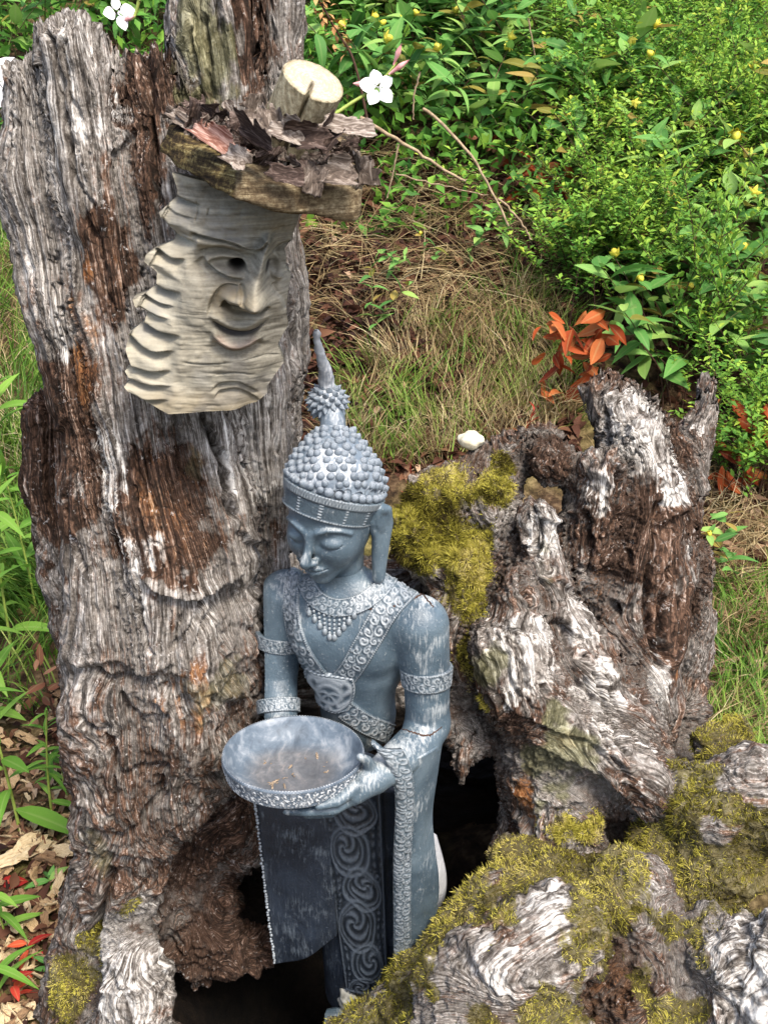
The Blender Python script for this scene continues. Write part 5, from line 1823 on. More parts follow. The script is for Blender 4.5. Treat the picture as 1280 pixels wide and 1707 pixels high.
# necklace fringe of beads
bd = []
bv, bf = lathe(np.array([(sin(t) + 1e-3, -cos(t)) for t in np.linspace(0.02, pi - 0.02, 7)]), 8, None)
for k in range(10):
    u = k / 9.0
    x0 = 516 + 76 * u; y0 = 1008 + 10 * sin(u * pi) + 4 * u
    n_b = [3, 4, 5, 6, 7, 7, 6, 5, 4, 3][k]
    xs = x0 + (np.arange(n_b) * (0.5 - u) * 1.2); ys = y0 + 7 * np.arange(n_b)
    Pb, Nb = trace(xs, ys, chest_f)
    for i in range(n_b):
        r_ = 0.0026 if i < n_b - 1 else 0.0042
        bd.append((Pb[i] + Nb[i] * 0.002 + bv * r_ * np.array((1, 1, 1.0 if i < n_b - 1 else 1.5)), bf))
vb_, fb_ = merge(bd)
part('necklace_fringe', vb_, fb_, M_ORN, root_st, attrs={'orn': np.full(len(vb_), 0.6)})
M_CRK = mat_plain('broken_edge_dark', (0.012, 0.007, 0.005), (0.09, 0.045, 0.03), 150.0, 0.9, 0.3)
for path, r0 in (([(608, 1012), (632, 1018), (655, 1012), (675, 1006), (690, 998), (704, 990)], 0.0024), ([(704, 990), (712, 1000), (722, 1012)], 0.0010), ([(668, 1214), (690, 1222), (715, 1226), (736, 1212)], 0.0011)):
    c_ = polyline(path, 50) + np.stack([0.9 * vn(np.stack([np.arange(50) * 0.5] * 3, 1), 3), 2.2 * vn(np.stack([np.arange(50) * 0.6] * 3, 1), 9)], 1)
    Pc_, Nc_ = trace(c_[:, 0], c_[:, 1], body_f)
    v_, f_ = tube(Pc_ + Nc_ * 0.0002, r0 * (0.35 + np.sin(np.linspace(0.1, pi - 0.1, 50)) * (0.9 + 0.5 * vn(np.stack([np.arange(50) * 0.7] * 3, 1), 4))), 8)
    part('crack', v_, f_, M_CRK, root_st)
# arm bands and cuffs
ring_on(arm_L, 0, 0.88, 0.024, 'arm_band', M_ORN, 0.002, (0.05, 0, 0))
ring_on(arm_R, 0, 0.95, 0.030, 'arm_band', M_ORN, 0.002, (-0.1, -0.05, 0))
ring_on(arm_L, 2, 0.80, 0.022, 'cuff', M_ORN, 0.003)

# ---- headband: a frustum under the hair, lower edge beaded, small studs
na = 220; nvb = 33
th = np.arange(na) * 2 * pi / na
vv = np.linspace(-1, 1, nvb)
zz_ = -0.020 + 0.021 * vv
rb1 = 0.0775 + 0.0035 * vv
Pb = np.stack([rb1[None] * np.cos(th)[:, None], rb1[None] * SQ * np.sin(th)[:, None], np.repeat(zz_[None], na, 0)], -1)
Nb = np.repeat(np.stack([np.cos(th), np.sin(th), 0 * th], -1)[:, None], nvb, 1)
uu = (th * 0.08)[:, None] + 0 * vv[None]
up = sstep(0.32, 0.40, vv)[None] * sstep(1.02, 0.97, vv)[None]
net = 0.5 + 0.5 * np.sin(uu * 2 * pi / 0.0052) * np.sin((vv * 8))[None]
bead = np.abs(np.sin(pi * uu / 0.004)) * sstep(-0.82, -0.9, vv)[None]
stud = np.zeros_like(uu)
for k in range(12):
    a = -pi / 2 + (k - 5.5) * 2 * pi / 12
    dx = ((th - a + pi) % (2 * pi) - pi)[:, None] * 0.08; dy = (vv[None] + 0.25) * 0.019
    stud = np.maximum(stud, (np.abs(dx) < 0.0028) * (np.abs(dy) < 0.010) * (0.5 + 0.5 * np.cos(dy * 1400)))
orn = np.maximum(np.maximum(net * up, bead), stud)
off = 0.001 + 0.0022 * up + 0.0016 * np.maximum(np.maximum(bead, stud), 0.6 * net * up)
Pc = Pb + Nb * off[..., None]
Pc = np.concatenate([Pb[:, :1] - Nb[:, :1] * 0.007, Pc, Pb[:, -1:] - Nb[:, -1:] * 0.006], 1)
oc = np.concatenate([orn[:, :1], orn, orn[:, :1] * 0], 1)
part('headband', BO + CS * Pc.reshape(-1, 3) @ BR.T, grid_faces(na, nvb + 2, wrap_u=True), M_ORN, head_ob, origin=root_st.location, attrs={'orn': oc.ravel() * 0.9})

# ---- the dish ------------------------------------------------------------
DC = at(489, 1255, 1.262)
RD = tpx(489, 1255, 1.262, 118)
outer = [(0.0005, -0.054), (0.45, -0.051), (0.72, -0.043), (0.88, -0.033), (0.930, -0.0300)]
bandp = [(0.940 + 0.060 * k / 14.0, -0.0290 + 0.0290 * k / 14.0) for k in range(15)]
inn = [(0.99, 0.0022), (0.965, 0.0015), (0.945, -0.004), (0.90, -0.012), (0.82, -0.022), (0.70, -0.030), (0.50, -0.034), (0.25, -0.035), (0.0005, -0.0355)]
dp = np.array(outer + bandp + inn)
dp[:, 0] *= RD
na = 300
a = np.arange(na) * 2 * pi / na
Vd = np.stack([dp[:, 0][:, None] * np.cos(a), dp[:, 0][:, None] * np.sin(a), np.repeat(dp[:, 1][:, None], na, 1)], -1)
ornD = np.zeros(Vd.shape[:2])
i0 = len(outer)
vb = np.linspace(-1, 1, 15)
so = scroll(np.repeat((a * RD)[None], 15, 0), np.repeat(vb[:, None], na, 1), 0.0115)
ornD[i0:i0 + 15] = so
ornD[i0 + 15] = 0.7 * np.abs(np.sin(a * RD * pi / 0.0042))
rdir = np.stack([np.cos(a), np.sin(a), 0 * a], -1)
Vd[i0:i0 + 15] += rdir[None] * (0.0022 * so)[..., None]
Vd[i0 + 15, :, 2] += 0.0015 * np.abs(np.sin(a * RD * pi / 0.0042))
tiltD = Rx(radians(-8.5))
Vd = DC + Vd.reshape(-1, 3) @ tiltD.T
s = NT('dish_paint_and_residue')
geo = s.n('ShaderNodeTexCoord').outputs['Object']
big = s.noise(geo, 22.0, 4, 0.6, 0.6); fine = s.noise(geo, 190.0, 3, 0.6)
pap = s.noise(s.mapv(geo, (60, 26, 60)), 1.0, 5, 0.65, 0.8)
base = s.ramp(s.math('ADD', s.math('MULTIPLY', big, 0.6), s.math('MULTIPLY', pap, 0.4)), [(0.35, (0.042, 0.058, 0.078)), (0.5, (0.092, 0.12, 0.152)), (0.68, (0.29, 0.315, 0.34))])
o = s.math('ADD', s.attr('orn'), s.math('MULTIPLY', s.math('SUBTRACT', pap, 0.5), 0.5))
base = s.mix(s.math('MULTIPLY', s.attr('rim'), s.ramp(o, [(0.2, 0.0), (0.4, 1.0)])), base, s.mix(s.ramp(o, [(0.35, 0.0), (0.8, 1.0)]), (0.055, 0.07, 0.09), (0.55, 0.57, 0.58)))
resd = s.math('ADD', s.attr('floor'), s.math('MULTIPLY', s.math('SUBTRACT', big, 0.5), 0.9))
rc = s.ramp(s.math('ADD', s.math('MULTIPLY', pap, 0.7), s.math('MULTIPLY', fine, 0.3)), [(0.35, (0.065, 0.058, 0.053)), (0.55, (0.115, 0.10, 0.09)), (0.64, (0.18, 0.145, 0.12)), (0.74, (0.46, 0.38, 0.32))])
c = s.mix(s.ramp(resd, [(0.40, 0.0), (0.95, 0.6)]), base, rc)
M_DISH = s.principled(c, 0.55, s.bump(pap, 0.15, 0.002), 0.35)
fl = np.zeros(Vd.shape[0]).reshape(len(dp), na)
for k in range(len(dp)):
    if k >= i0 + 15 + 3:
        fl[k] = 1 - sstep(0.45, 0.98, dp[k, 0] / RD)
rimm = np.zeros_like(fl); rimm[i0:i0 + 17] = 1
dish_ob = part('dish', Vd, grid_faces(len(dp), na, wrap_v=True)[:, ::-1], M_DISH, root_st, attrs={'orn': ornD.ravel(), 'floor': fl.ravel(), 'rim': rimm.ravel()})


# crumbs and grit left in the dish
rg = np.random.RandomState(12)
L_ = []
for k in range(22):
    a_ = rg.rand() * 2 * pi; q_ = RD * 0.62 * math.sqrt(rg.rand())
    p_ = DC + tiltD @ np.array((q_ * cos(a_), q_ * sin(a_), -0.0335))
    d_ = unit(rg.randn(3) * np.array((1, 1, 0.2))); e1_, e2_, _ = frame_of(d_)
    sz_ = 0.0012 + 0.0030 * rg.rand() ** 3
    L_.append((p_ + sz_ * (bv[:, 0:1] * d_ * (1 + 2 * rg.rand()) + bv[:, 1:2] * e1_ * 0.6 + bv[:, 2:3] * e2_ * 0.5), bf))
vg_, fg_ = merge(L_)
grit = part('grit', vg_, fg_, mat_plain('dish_grit', (0.03, 0.02, 0.014), (0.40, 0.31, 0.22), 400.0, 0.9, 0.2), dish_ob, origin=root_st.location)
grit['kind'] = 'stuff'


# ---- hanging cloths ------------------------------------------------------------
def sheet(top, bot, left, right, nu, nv, name, m, thick=0.007, bulge=0.0, ornf=None, relief=0.002, parent=None, extra=None):
    """panel through four boundary polylines of (px, py, Y); real thickness behind it"""
    W_ = lambda L_: np.array([at(*p) for p in L_])
    S_ = coons(W_(top), W_(bot), W_(left), W_(right), nu, nv, False)
    Fq = grid_faces(nu, nv)[:, ::-1]
    n_ = vnormals(S_.reshape(-1, 3), Fq).reshape(S_.shape)
    if n_[..., 1].mean() > 0:
        Fq = Fq[:, ::-1]; n_ = -n_
    u = np.linspace(0, 1, nu)[:, None] + 0 * np.linspace(0, 1, nv)[None]
    v = np.linspace(0, 1, nv)[None] + 0 * np.linspace(0, 1, nu)[:, None]
    off = bulge * (4 * u * (1 - u)) ** 0.8
    if extra is not None:
        off = off + extra(u, v)
    orn_ = ornf(u, v) if ornf is not None else np.zeros_like(u)
    front = S_ + n_ * (off + relief * orn_)[..., None]
    back = S_ + n_ * (off - thick)[..., None]
    n = nu * nv
    lp = np.r_[np.arange(nu) * nv, (nu - 1) * nv + np.arange(1, nv), np.arange(nu - 2, -1, -1) * nv + nv - 1, np.arange(nv - 2, 0, -1)]
    i = np.arange(len(lp)); j = (i + 1) % len(lp)
    W2 = np.stack([lp[i], lp[j], n + lp[j], n + lp[i]], 1)
    c_ = front.reshape(-1, 3).mean(0)
    o_ = np.r_[orn_.ravel(), orn_.ravel() * 0]
    # wall orientation: check one
    V_ = np.concatenate([front.reshape(-1, 3), back.reshape(-1, 3)])
    tst = np.cross(V_[W2[0, 1]] - V_[W2[0, 0]], V_[W2[0, 2]] - V_[W2[0, 1]])
    if tst @ (V_[W2[0, 0]] - c_) < 0:
        W2 = W2[:, ::-1]
    return part(name, V_, np.concatenate([Fq, Fq[:, ::-1] + n, W2]), m, parent or root_st, origin=root_st.location, attrs={'orn': o_})


# dark side panel of the skirt with a beaded edge
pan = sheet([(424, 1318, 1.385), (480, 1322, 1.365), (546, 1325, 1.35)], [(458, 1607, 1.375), (505, 1596, 1.36), (560, 1562, 1.345)], [(424, 1318, 1.385), (436, 1430, 1.382), (458, 1607, 1.375)], [(546, 1325, 1.35), (552, 1440, 1.348), (560, 1562, 1.345)], 40, 90, 'skirt_panel', M_NAVY, 0.010, 0.004,
            extra=lambda u, v: 0.0025 * np.sin(u * 9 + v * 3) * v)
ed = polyline([at(424, 1330, 1.380), at(436, 1430, 1.377), at(447, 1520, 1.373), at(458, 1605, 1.370)], 62)
vb_, fb_ = merge([(p + 0.0006 * rk.randn(3) + bv * 0.0026 * (0.75 + 0.4 * rk.rand()), bf) for p in ed])
part('beaded_edge', vb_, fb_, M_ORN, pan, origin=root_st.location, attrs={'orn': np.full(len(vb_), 0.7)})


def paisley(u, v):
    """raised scrolls and paisleys down the front panel"""
    h = np.zeros_like(u)
    U_ = np.stack([u.ravel() * 2.6, v.ravel() * 8, 0 * u.ravel()], 1)
    x = u + 0.05 * vn(U_, 3).reshape(u.shape); y = v * 3.3 + 0.10 * vn(U_, 7).reshape(u.shape)
    for k in range(6):
        cy = 0.30 + k * 0.56; cx = 0.5 + 0.12 * (-1) ** k
        dx = (x - cx) * 1.0; dy = (y - cy) * 1.0
        r = np.hypot(dx * 1.15, dy); th_ = np.arctan2(dy, dx * (1 if k % 2 else -1))
        rad = 0.33 * (1 + 0.28 * np.cos(th_ - 0.8))
        ring = np.exp(-((r - rad) / 0.028) ** 2)
        ring2 = np.exp(-((r - rad * 0.78) / 0.022) ** 2)
        spir = (0.5 + 0.5 * np.cos(th_ * 3 + r * 42)) * (r < rad * 0.66)
        h = np.maximum(h, np.maximum(np.maximum(ring, ring2 * 0.8), spir * 0.9))
        dots = (0.5 + 0.5 * np.cos(dx * 60)) * (0.5 + 0.5 * np.cos(dy * 60)) * (r > rad * 1.08) * 0.8
        h = np.maximum(h, dots * (np.abs(dy) < 0.3))
    fr = np.exp(-((np.abs(u - 0.5) - 0.43) / 0.022) ** 2) + np.exp(-((v - 0.975) / 0.008) ** 2)
    return np.clip(np.maximum(h * (np.abs(u - 0.5) < 0.40), fr), 0, 1)


sheet([(532, 1322, 1.352), (585, 1318, 1.338), (636, 1318, 1.345)], [(576, 1650, 1.372), (610, 1655, 1.366), (648, 1650, 1.372)], [(532, 1322, 1.352), (550, 1460, 1.358), (576, 1650, 1.372)], [(636, 1318, 1.345), (642, 1460, 1.352), (648, 1650, 1.372)], 60, 190, 'front_panel', M_NAVYO, 0.016, 0.004, paisley, 0.0034)
sheet([(618, 1316, 1.365), (640, 1316, 1.362), (668, 1316, 1.368)], [(636, 1662, 1.385), (650, 1664, 1.383), (668, 1664, 1.386)], [(618, 1316, 1.365), (628, 1480, 1.372), (636, 1662, 1.385)], [(668, 1316, 1.368), (666, 1480, 1.376), (668, 1664, 1.386)], 12, 50, 'skirt_fold', M_NAVY, 0.02, 0.004)
M_PALE = mat_paint('lit_cloth_edge', (0.30, 0.31, 0.33), (0.45, 0.46, 0.47), (0.55, 0.56, 0.57), (0.70, 0.70, 0.70), 0.8)  # pale colour stands in for light on the cloth's back edge
# sleeve cloth falling from the forearm, its embroidered border
slv = sheet([(664, 1268, 1.262), (700, 1252, 1.29), (738, 1225, 1.345)], [(672, 1668, 1.345), (690, 1650, 1.352), (706, 1610, 1.365)], [(664, 1268, 1.262), (678, 1340, 1.275), (672, 1440, 1.292), (668, 1540, 1.318), (672, 1668, 1.345)],
            [(738, 1225, 1.345), (722, 1300, 1.352), (716, 1350, 1.355), (722, 1410, 1.352), (730, 1465, 1.352), (726, 1520, 1.358), (706, 1610, 1.365)], 40, 120, 'sleeve_cloth', M_ST, 0.008, 0.012, extra=lambda u, v: 0.004 * np.sin(u * 7 + 1) * v)
sheet([(718, 1385, 1.368), (728, 1392, 1.400)], [(722, 1520, 1.372), (734, 1514, 1.398)], [(718, 1385, 1.368), (726, 1450, 1.366), (722, 1520, 1.372)], [(728, 1392, 1.400), (743, 1450, 1.400), (743, 1490, 1.400), (734, 1514, 1.398)], 8, 40, 'sleeve_lining', M_PALE, 0.004)



def bandf(Lm, hw):
    return lambda u, v: scroll(v * Lm, u * 2 - 1, hw)


sheet([(618, 1238, 1.238), (640, 1248, 1.236), (672, 1250, 1.250)], [(656, 1668, 1.338), (672, 1668, 1.336), (690, 1664, 1.340)], [(618, 1238, 1.238), (648, 1278, 1.236), (659, 1330, 1.244), (656, 1430, 1.268), (656, 1520, 1.296), (656, 1668, 1.338)],
      [(672, 1250, 1.250), (684, 1280, 1.252), (688, 1330, 1.258), (684, 1430, 1.278), (684, 1540, 1.308), (690, 1664, 1.340)], 23, 300, 'sleeve_border', M_ORN, 0.008, 0.003, bandf(0.47, 0.0125), 0.0024)

# ---- feet: broken cement base showing through the paint
cf = at(590, 1668, 1.385)


def foot_f(P):
    d = d_seg(P, at(585, 1645, 1.39), at(592, 1700, 1.38), 0.022, 0.026)
    d = smin(d, d_seg(P, at(600, 1665, 1.38), at(640, 1672, 1.40), 0.018, 0.018), 0.01)
    return d


Vf_, Qf_ = surface_nets(foot_f, cf - 0.09, cf + 0.09, 0.003, 1)
Nf_ = vnormals(Vf_, Qf_)
Vf_ = Vf_ + Nf_ * (0.006 * np.abs(fbm(Vf_ * 60, 2, 5)))[:, None]
M_CEM = mat_plain('broken_cement', (0.16, 0.155, 0.13), (0.42, 0.41, 0.36), 60.0, 0.9, 0.5, 0.004)
part('foot', Vf_, Qf_, M_CEM, root_st)
vb_, fb_ = tube([at(545, 1700, 1.37), at(600, 1695, 1.37), at(625, 1690, 1.39)], [0.02, 0.026, 0.02], 14)
vb_ = vb_ + 0.004 * np.stack([fbm(vb_ * 60, 2, 1), fbm(vb_ * 60, 2, 2), fbm(vb_ * 60, 2, 3)], 1)
part('plinth', vb_, fb_, M_ST, root_st)
# ------------------------------------------------------------ plants
rp = np.random.RandomState(21)


def leaf_template(nl=6, width=0.42, fold=0.18, droop=0.25, tip=1.0, wave=0.0, base=0.06):
    """a leaf of length 1 along +Y, up = +Z; returns verts, faces, rib distance per vertex"""
    t = np.linspace(0, 1, nl + 1)
    w = width * 0.5 * np.sin(np.pi * t ** 0.85) ** 0.8 * (1 - 0.25 * t) ** tip
    w[0] = base * 0.5 * width; w[-1] = 0.004
    V = []; R = []
    for i, (a, b) in enumerate(zip(t, w)):
        z = -droop * a * a + wave * math.sin(a * 9)
        for sx in (-1, 0, 1):
            V.append((sx * b, a * (1 - 0.12 * droop * a), z + fold * b * abs(sx)))
            R.append(abs(sx))
    return np.array(V), grid_faces(nl + 1, 3), np.array(R, float)


def leaf_mesh(name, m, **kw):
    v, f, r = leaf_template(**kw)
    me = mesh_np(name, v, f, True, {'rib': r})
    me.materials.append(m)
    return me


M_HYP = mat_leaf('broad_leaf_green', [(0.048, 0.14, 0.030), (0.095, 0.245, 0.050), (0.16, 0.33, 0.075), (0.26, 0.39, 0.09)], 0.5, 0.32)
M_HYPY = mat_leaf('fading_leaf_olive', [(0.12, 0.13, 0.02), (0.22, 0.19, 0.035), (0.32, 0.22, 0.06)], 0.6, 0.3)
M_WEED = mat_leaf('bright_weed_green', [(0.07, 0.17, 0.020), (0.12, 0.26, 0.032), (0.19, 0.34, 0.05)], 0.5, 0.35)
M_RED = mat_leaf('dead_orange_leaf', [(0.10, 0.014, 0.005), (0.22, 0.034, 0.008), (0.33, 0.066, 0.014), (0.36, 0.13, 0.04)], 0.6, 0.25)
M_DRYB = mat_leaf('dead_brown_leaf', [(0.10, 0.035, 0.018), (0.19, 0.075, 0.04), (0.30, 0.15, 0.085)], 0.7, 0.2)
M_CRIM = mat_leaf('crimson_leaf', [(0.22, 0.012, 0.010), (0.40, 0.03, 0.025), (0.50, 0.09, 0.03)], 0.5, 0.3)
M_STEM = mat_plain('green_brown_stem', (0.045, 0.055, 0.015), (0.11, 0.12, 0.035), 60.0, 0.7, 0.1)
M_DSTEM = mat_plain('dark_red_stem', (0.030, 0.014, 0.010), (0.09, 0.045, 0.025), 60.0, 0.7, 0.1)
M_TWIG = mat_plain('dry_pale_twig', (0.14, 0.095, 0.055), (0.36, 0.27, 0.17), 70.0, 0.8, 0.3)
M_BUD = mat_plain('yellow_bud', (0.36, 0.30, 0.02), (0.62, 0.55, 0.07), 90.0, 0.5, 0.1)
M_PETAL = mat_plain('white_petal', (0.74, 0.73, 0.74), (0.86, 0.85, 0.86), 60.0, 0.6, 0.05)
M_PINK = mat_plain('pink_bud', (0.45, 0.16, 0.16), (0.75, 0.42, 0.40), 60.0, 0.6, 0.05)
M_GST = mat_plain('lime_stem', (0.16, 0.22, 0.03), (0.28, 0.34, 0.08), 60.0, 0.6, 0.1)

LEAFV = [dict(width=0.44, droop=0.18, fold=0.22), dict(width=0.40, droop=0.38, fold=0.30), dict(width=0.48, droop=0.05, fold=0.16), dict(width=0.36, droop=0.55, fold=0.35)]
HYP = [leaf_mesh('leaf', M_HYP, **k) for k in LEAFV]
HYPY = [leaf_mesh('leaf', M_HYPY, **k) for k in LEAFV]
WEED = [leaf_mesh('leaf', M_WEED, width=0.26, droop=0.35, fold=0.3), leaf_mesh('leaf', M_WEED, width=0.22, droop=0.6, fold=0.3), leaf_mesh('leaf', M_WEED, width=0.30, droop=0.15, fold=0.25)]
REDL = [leaf_mesh('leaf', M_RED, width=0.46, droop=0.5, fold=-0.5, wave=0.02), leaf_mesh('leaf', M_RED, width=0.40, droop=0.2, fold=0.7), leaf_mesh('leaf', M_RED, width=0.5, droop=-0.3, fold=0.4)]
DRYL = [leaf_mesh('leaf', M_DRYB, width=0.5, droop=0.5, fold=-0.5), leaf_mesh('leaf', M_DRYB, width=0.42, droop=-0.3, fold=0.8)]
CRIML = [leaf_mesh('leaf', M_CRIM, width=0.42, droop=0.3, fold=0.3), leaf_mesh('leaf', M_CRIM, width=0.16, droop=0.1, fold=0.4)]

bsph_v, bsph_f = lathe(np.array([(sin(t) * (1 + 0.15 * cos(t)) + 1e-3, -cos(t) * 1.25) for t in np.linspace(0.02, pi - 0.02, 8)]), 9, None)


def bud_mesh():
    """a plump yellow bud with five overlapping sepals below it"""
    L_ = [(bsph_v + np.array((0, 0, 0.2)), bsph_f)]
    lv, lf, _ = leaf_template(4, 0.8, 0.3, -0.6)
    for k in range(5):
        a = k * 2 * pi / 5
        c_, s_2 = cos(a), sin(a)
        R_ = np.array(((c_, -s_2, 0), (s_2, c_, 0), (0, 0, 1.0)))
        L_.append(((lv * np.array((1.5, 1.9, 1.6)) + np.array((0, 0.2, -0.9))) @ R_.T, lf))
    v, f = merge(L_)
    return mesh_np('bud', v, f)


BUD = bud_mesh(); BUD.materials.append(M_BUD)


def place(me, name, parent, loc, fwd, up, scale):
    """leaf with +Y along fwd"""
    f = unit(np.asarray(fwd, float)); u = np.asarray(up, float); x = unit(np.cross(f, u)); z = np.cross(x, f)
    o = bpy.data.objects.new(name, me)
    COL.objects.link(o)
    o.parent = parent
    o.location = loc
    o.rotation_mode = 'QUATERNION'
    o.rotation_quaternion = Matrix(np.stack([x, f, z], 1).tolist()).to_quaternion()
    o.scale = scale if hasattr(scale, '__len__') else (scale,) * 3
    return o


def stem_curve(h, lean, r, n=14):
    t = np.linspace(0, 1, n)
    az = r.rand() * 2 * pi
    d = np.array((cos(az), sin(az), 0)) * lean * h
    return np.stack([d[0] * t ** 1.8, d[1] * t ** 1.8, h * t * (1 - 0.15 * lean * t)], 1) + np.array((0, 0, 0.0))


UP = np.array((0, 0, 1.0))


def make_hyp(seed, h=0.40, ymix=0.1, bud=True, nstem=2, ls=0.128):
    r = np.random.RandomState(seed)
    root = bpy.data.objects.new('broad_leaved_plant', None); COL.objects.link(root)
    tubes = []
    leaves = []
    for s_i in range(nstem):
        c = stem_curve(h * (0.75 + 0.4 * r.rand()), 0.35 + 0.4 * r.rand(), r)
        off = np.array((0.05 * r.randn(), 0.05 * r.randn(), -0.02))
        c = c + off
        tubes.append(tube(c, np.linspace(0.0030, 0.0014, len(c)), 5))
        az0 = r.rand() * 6.28
        for k, t in enumerate((0.42, 0.60, 0.77, 0.90, 1.0)):
            p = np.array([np.interp(t, np.linspace(0, 1, len(c)), c[:, i]) for i in range(3)])
            for sd in (0, 1):
                a = az0 + (k % 2) * pi / 2 + sd * pi + 0.3 * r.randn()
                el = 0.15 + 0.35 * r.randn() + 0.25 * (t - 0.5)
                f = np.array((cos(a) * cos(el), sin(a) * cos(el), sin(el)))
                sz = ls * (0.70 + 0.5 * r.rand()) * (0.75 if k == 4 else 1.0)
                m = (HYPY if r.rand() < ymix else HYP)[r.randint(4)]
                leaves.append((m, p, f, UP + 0.25 * r.randn(3), sz))
        if bud and (s_i == 0):
            leaves.append((BUD, c[-1] + np.array((0, 0, 0.012)), c[-1] - c[-2] + 0.6 * r.randn(3), r.randn(3), 0.0120))
    v, f = merge(tubes)
    me = mesh_np('stem', v, f); me.materials.append(M_DSTEM if r.rand() < 0.4 else M_STEM)
    o = bpy.data.objects.new('stem', me); COL.objects.link(o); o.parent = root
    for (m, p, f, u, sz) in leaves:
        place(m, 'bud' if m is BUD else 'leaf', root, p, f, u, sz)
    return root


def in_poly(x, y, poly):
    c = False
    n = len(poly); j = n - 1
    for i in range(n):
        xi, yi = poly[i]; xj, yj = poly[j]
        if (yi > y) != (yj > y) and x < (xj - xi) * (y - yi) / (yj - yi) + xi:
            c = not c
        j = i
    return c


def sample_poly(poly, n, r, mind=0.0):
    P = np.array(poly); lo_, hi_ = P.min(0), P.max(0)
    out = []
    tries = 0
    while len(out) < n and tries < n * 60:
        tries += 1
        p = lo_ + r.rand(2) * (hi_ - lo_)
        if in_poly(p[0], p[1], poly) and all((p[0] - q[0]) ** 2 + (p[1] - q[1]) ** 2 > mind * mind for q in out):
            out.append(p)
    return np.array(out)


def set_thing(o, label, cat, group):
    o['label'] = label; o['category'] = cat
    if group:
        o['group'] = group


def where(x, y):
    """a short phrase for the spot on the bank, by what one can find there"""
    if y < 105:
        a = 'along the top edge'
    elif y < 210:
        a = 'high on the bank'
    elif y < 330:
        a = 'halfway up the bank'
    elif y < 450:
        a = 'low on the bank'
    else:
        a = 'at the bank foot'
    if x > 1190:
        return a + ' by the right edge'
    if x > 1040:
        return a + ' above the broken stump'
    if x > 880:
        return a + ' above the orange leaves'
    if x > 700:
        return a + ' above the dark hollow'
    if x > 480:
        return a + ' near the white flower'
    return a + ' beside the tall stump'


# --- broad leaved plants with yellow buds on the bank
protos = [make_hyp(s_i, ymix=(0.05 if s_i % 3 else 0.25), bud=(s_i % 2 == 0)) for s_i in range(8)]  # every other kind carries a bud
used_p = set()


def put_hyp(px, py, k, scale, label, group):
    p = ground_at(px, py)
    o = protos[k] if k not in used_p else copy_tree(protos[k])
    used_p.add(k)
    o.location = p
    o.rotation_euler = (0, 0, rp.rand() * 6.28)
    o.scale = (scale,) * 3
    set_thing(o, label, 'plant', group)
    return o


zones = [
    ([(520, 250), (600, 240), (860, 300), (880, 170), (860, 60), (520, 60)], 46, 26, 'broad leaved green plant with yellow buds at the top of the bank behind the hat', 'broad leaved plants behind the hat'),
    ([(860, 330), (1000, 380), (1280, 470), (1280, 250), (1100, 150), (880, 120)], 26, 44, 'broad leaved green plant with yellow buds among small leaved shrubs on the right bank', 'broad leaved plants on the right bank'),
    ([(1040, 560), (1060, 660), (1180, 720), (1290, 700), (1290, 470), (1060, 480)], 24, 34, 'broad leaved green plant just behind the top of the broken stump', 'broad leaved plants behind the broken stump'),
    ([(0, 40), (0, 260), (40, 260), (90, 60)], 6, 20, 'broad leaved green plant showing left of the tall stump top', 'broad leaved plants left of the tall stump'),
    ([(160, 110), (330, 110), (330, 50), (160, 50)], 5, 22, 'broad leaved green plant seen over the broken top of the tall stump', 'broad leaved plants over the tall stump'),
]
for zi, (poly, n, md, lb, gr) in enumerate(zones):
    for (x, y) in sample_poly(poly, n, rp, md):
        k_h = rp.randint(8); sc_h = (0.95 if zi in (2,) else 1.1) * (0.8 + 0.45 * rp.rand())
        size_w = 'Small' if sc_h < 0.98 else ('tall' if sc_h > 1.18 else 'medium')
        put_hyp(x, y, k_h, sc_h, '%s broad leaved plant%s %s' % (size_w.lower(), ' with yellow bud' if k_h % 2 == 0 else '', where(x, y)), 'broad leaved plants on the bank')
# single ones that stand alone in the litter
for (x, y, sc, lb) in ((612, 575, 0.62, 'small green seedling with a yellow bud in brown litter above the spire of the statue'),
                       (640, 470, 0.45, 'tiny green seedling in the dark leaf litter right of the carved face'),
                       (760, 455, 0.5, 'small green sprout at the upper edge of the dry grass'),
                       (600, 290, 0.55, 'green sprig touching the right end of the hat'),
                       (1190, 985, 0.55, 'pale green sprig standing right of the broken stump'),
                       (870, 430, 0.6, 'loose green sprout left of the small leaved shrubs'),
                       (905, 380, 0.7, 'green sprout in front of the dark hollow on the bank')):
    put_hyp(x, y, rp.randint(8), sc, lb, None)

# --- small leaved shrubs: upright sprays of tiny leaves
M_SML = mat_rnd('small_leaf_green', [(0.05, (0.028, 0.095, 0.018)), (0.35, (0.095, 0.24, 0.034)), (0.65, (0.22, 0.38, 0.046)), (0.98, (0.42, 0.46, 0.055))], 0.6, 0.35, 0.2, 8.0)
LT_V, LT_F, _ = leaf_template(2, 0.55, 0.25, 0.2)


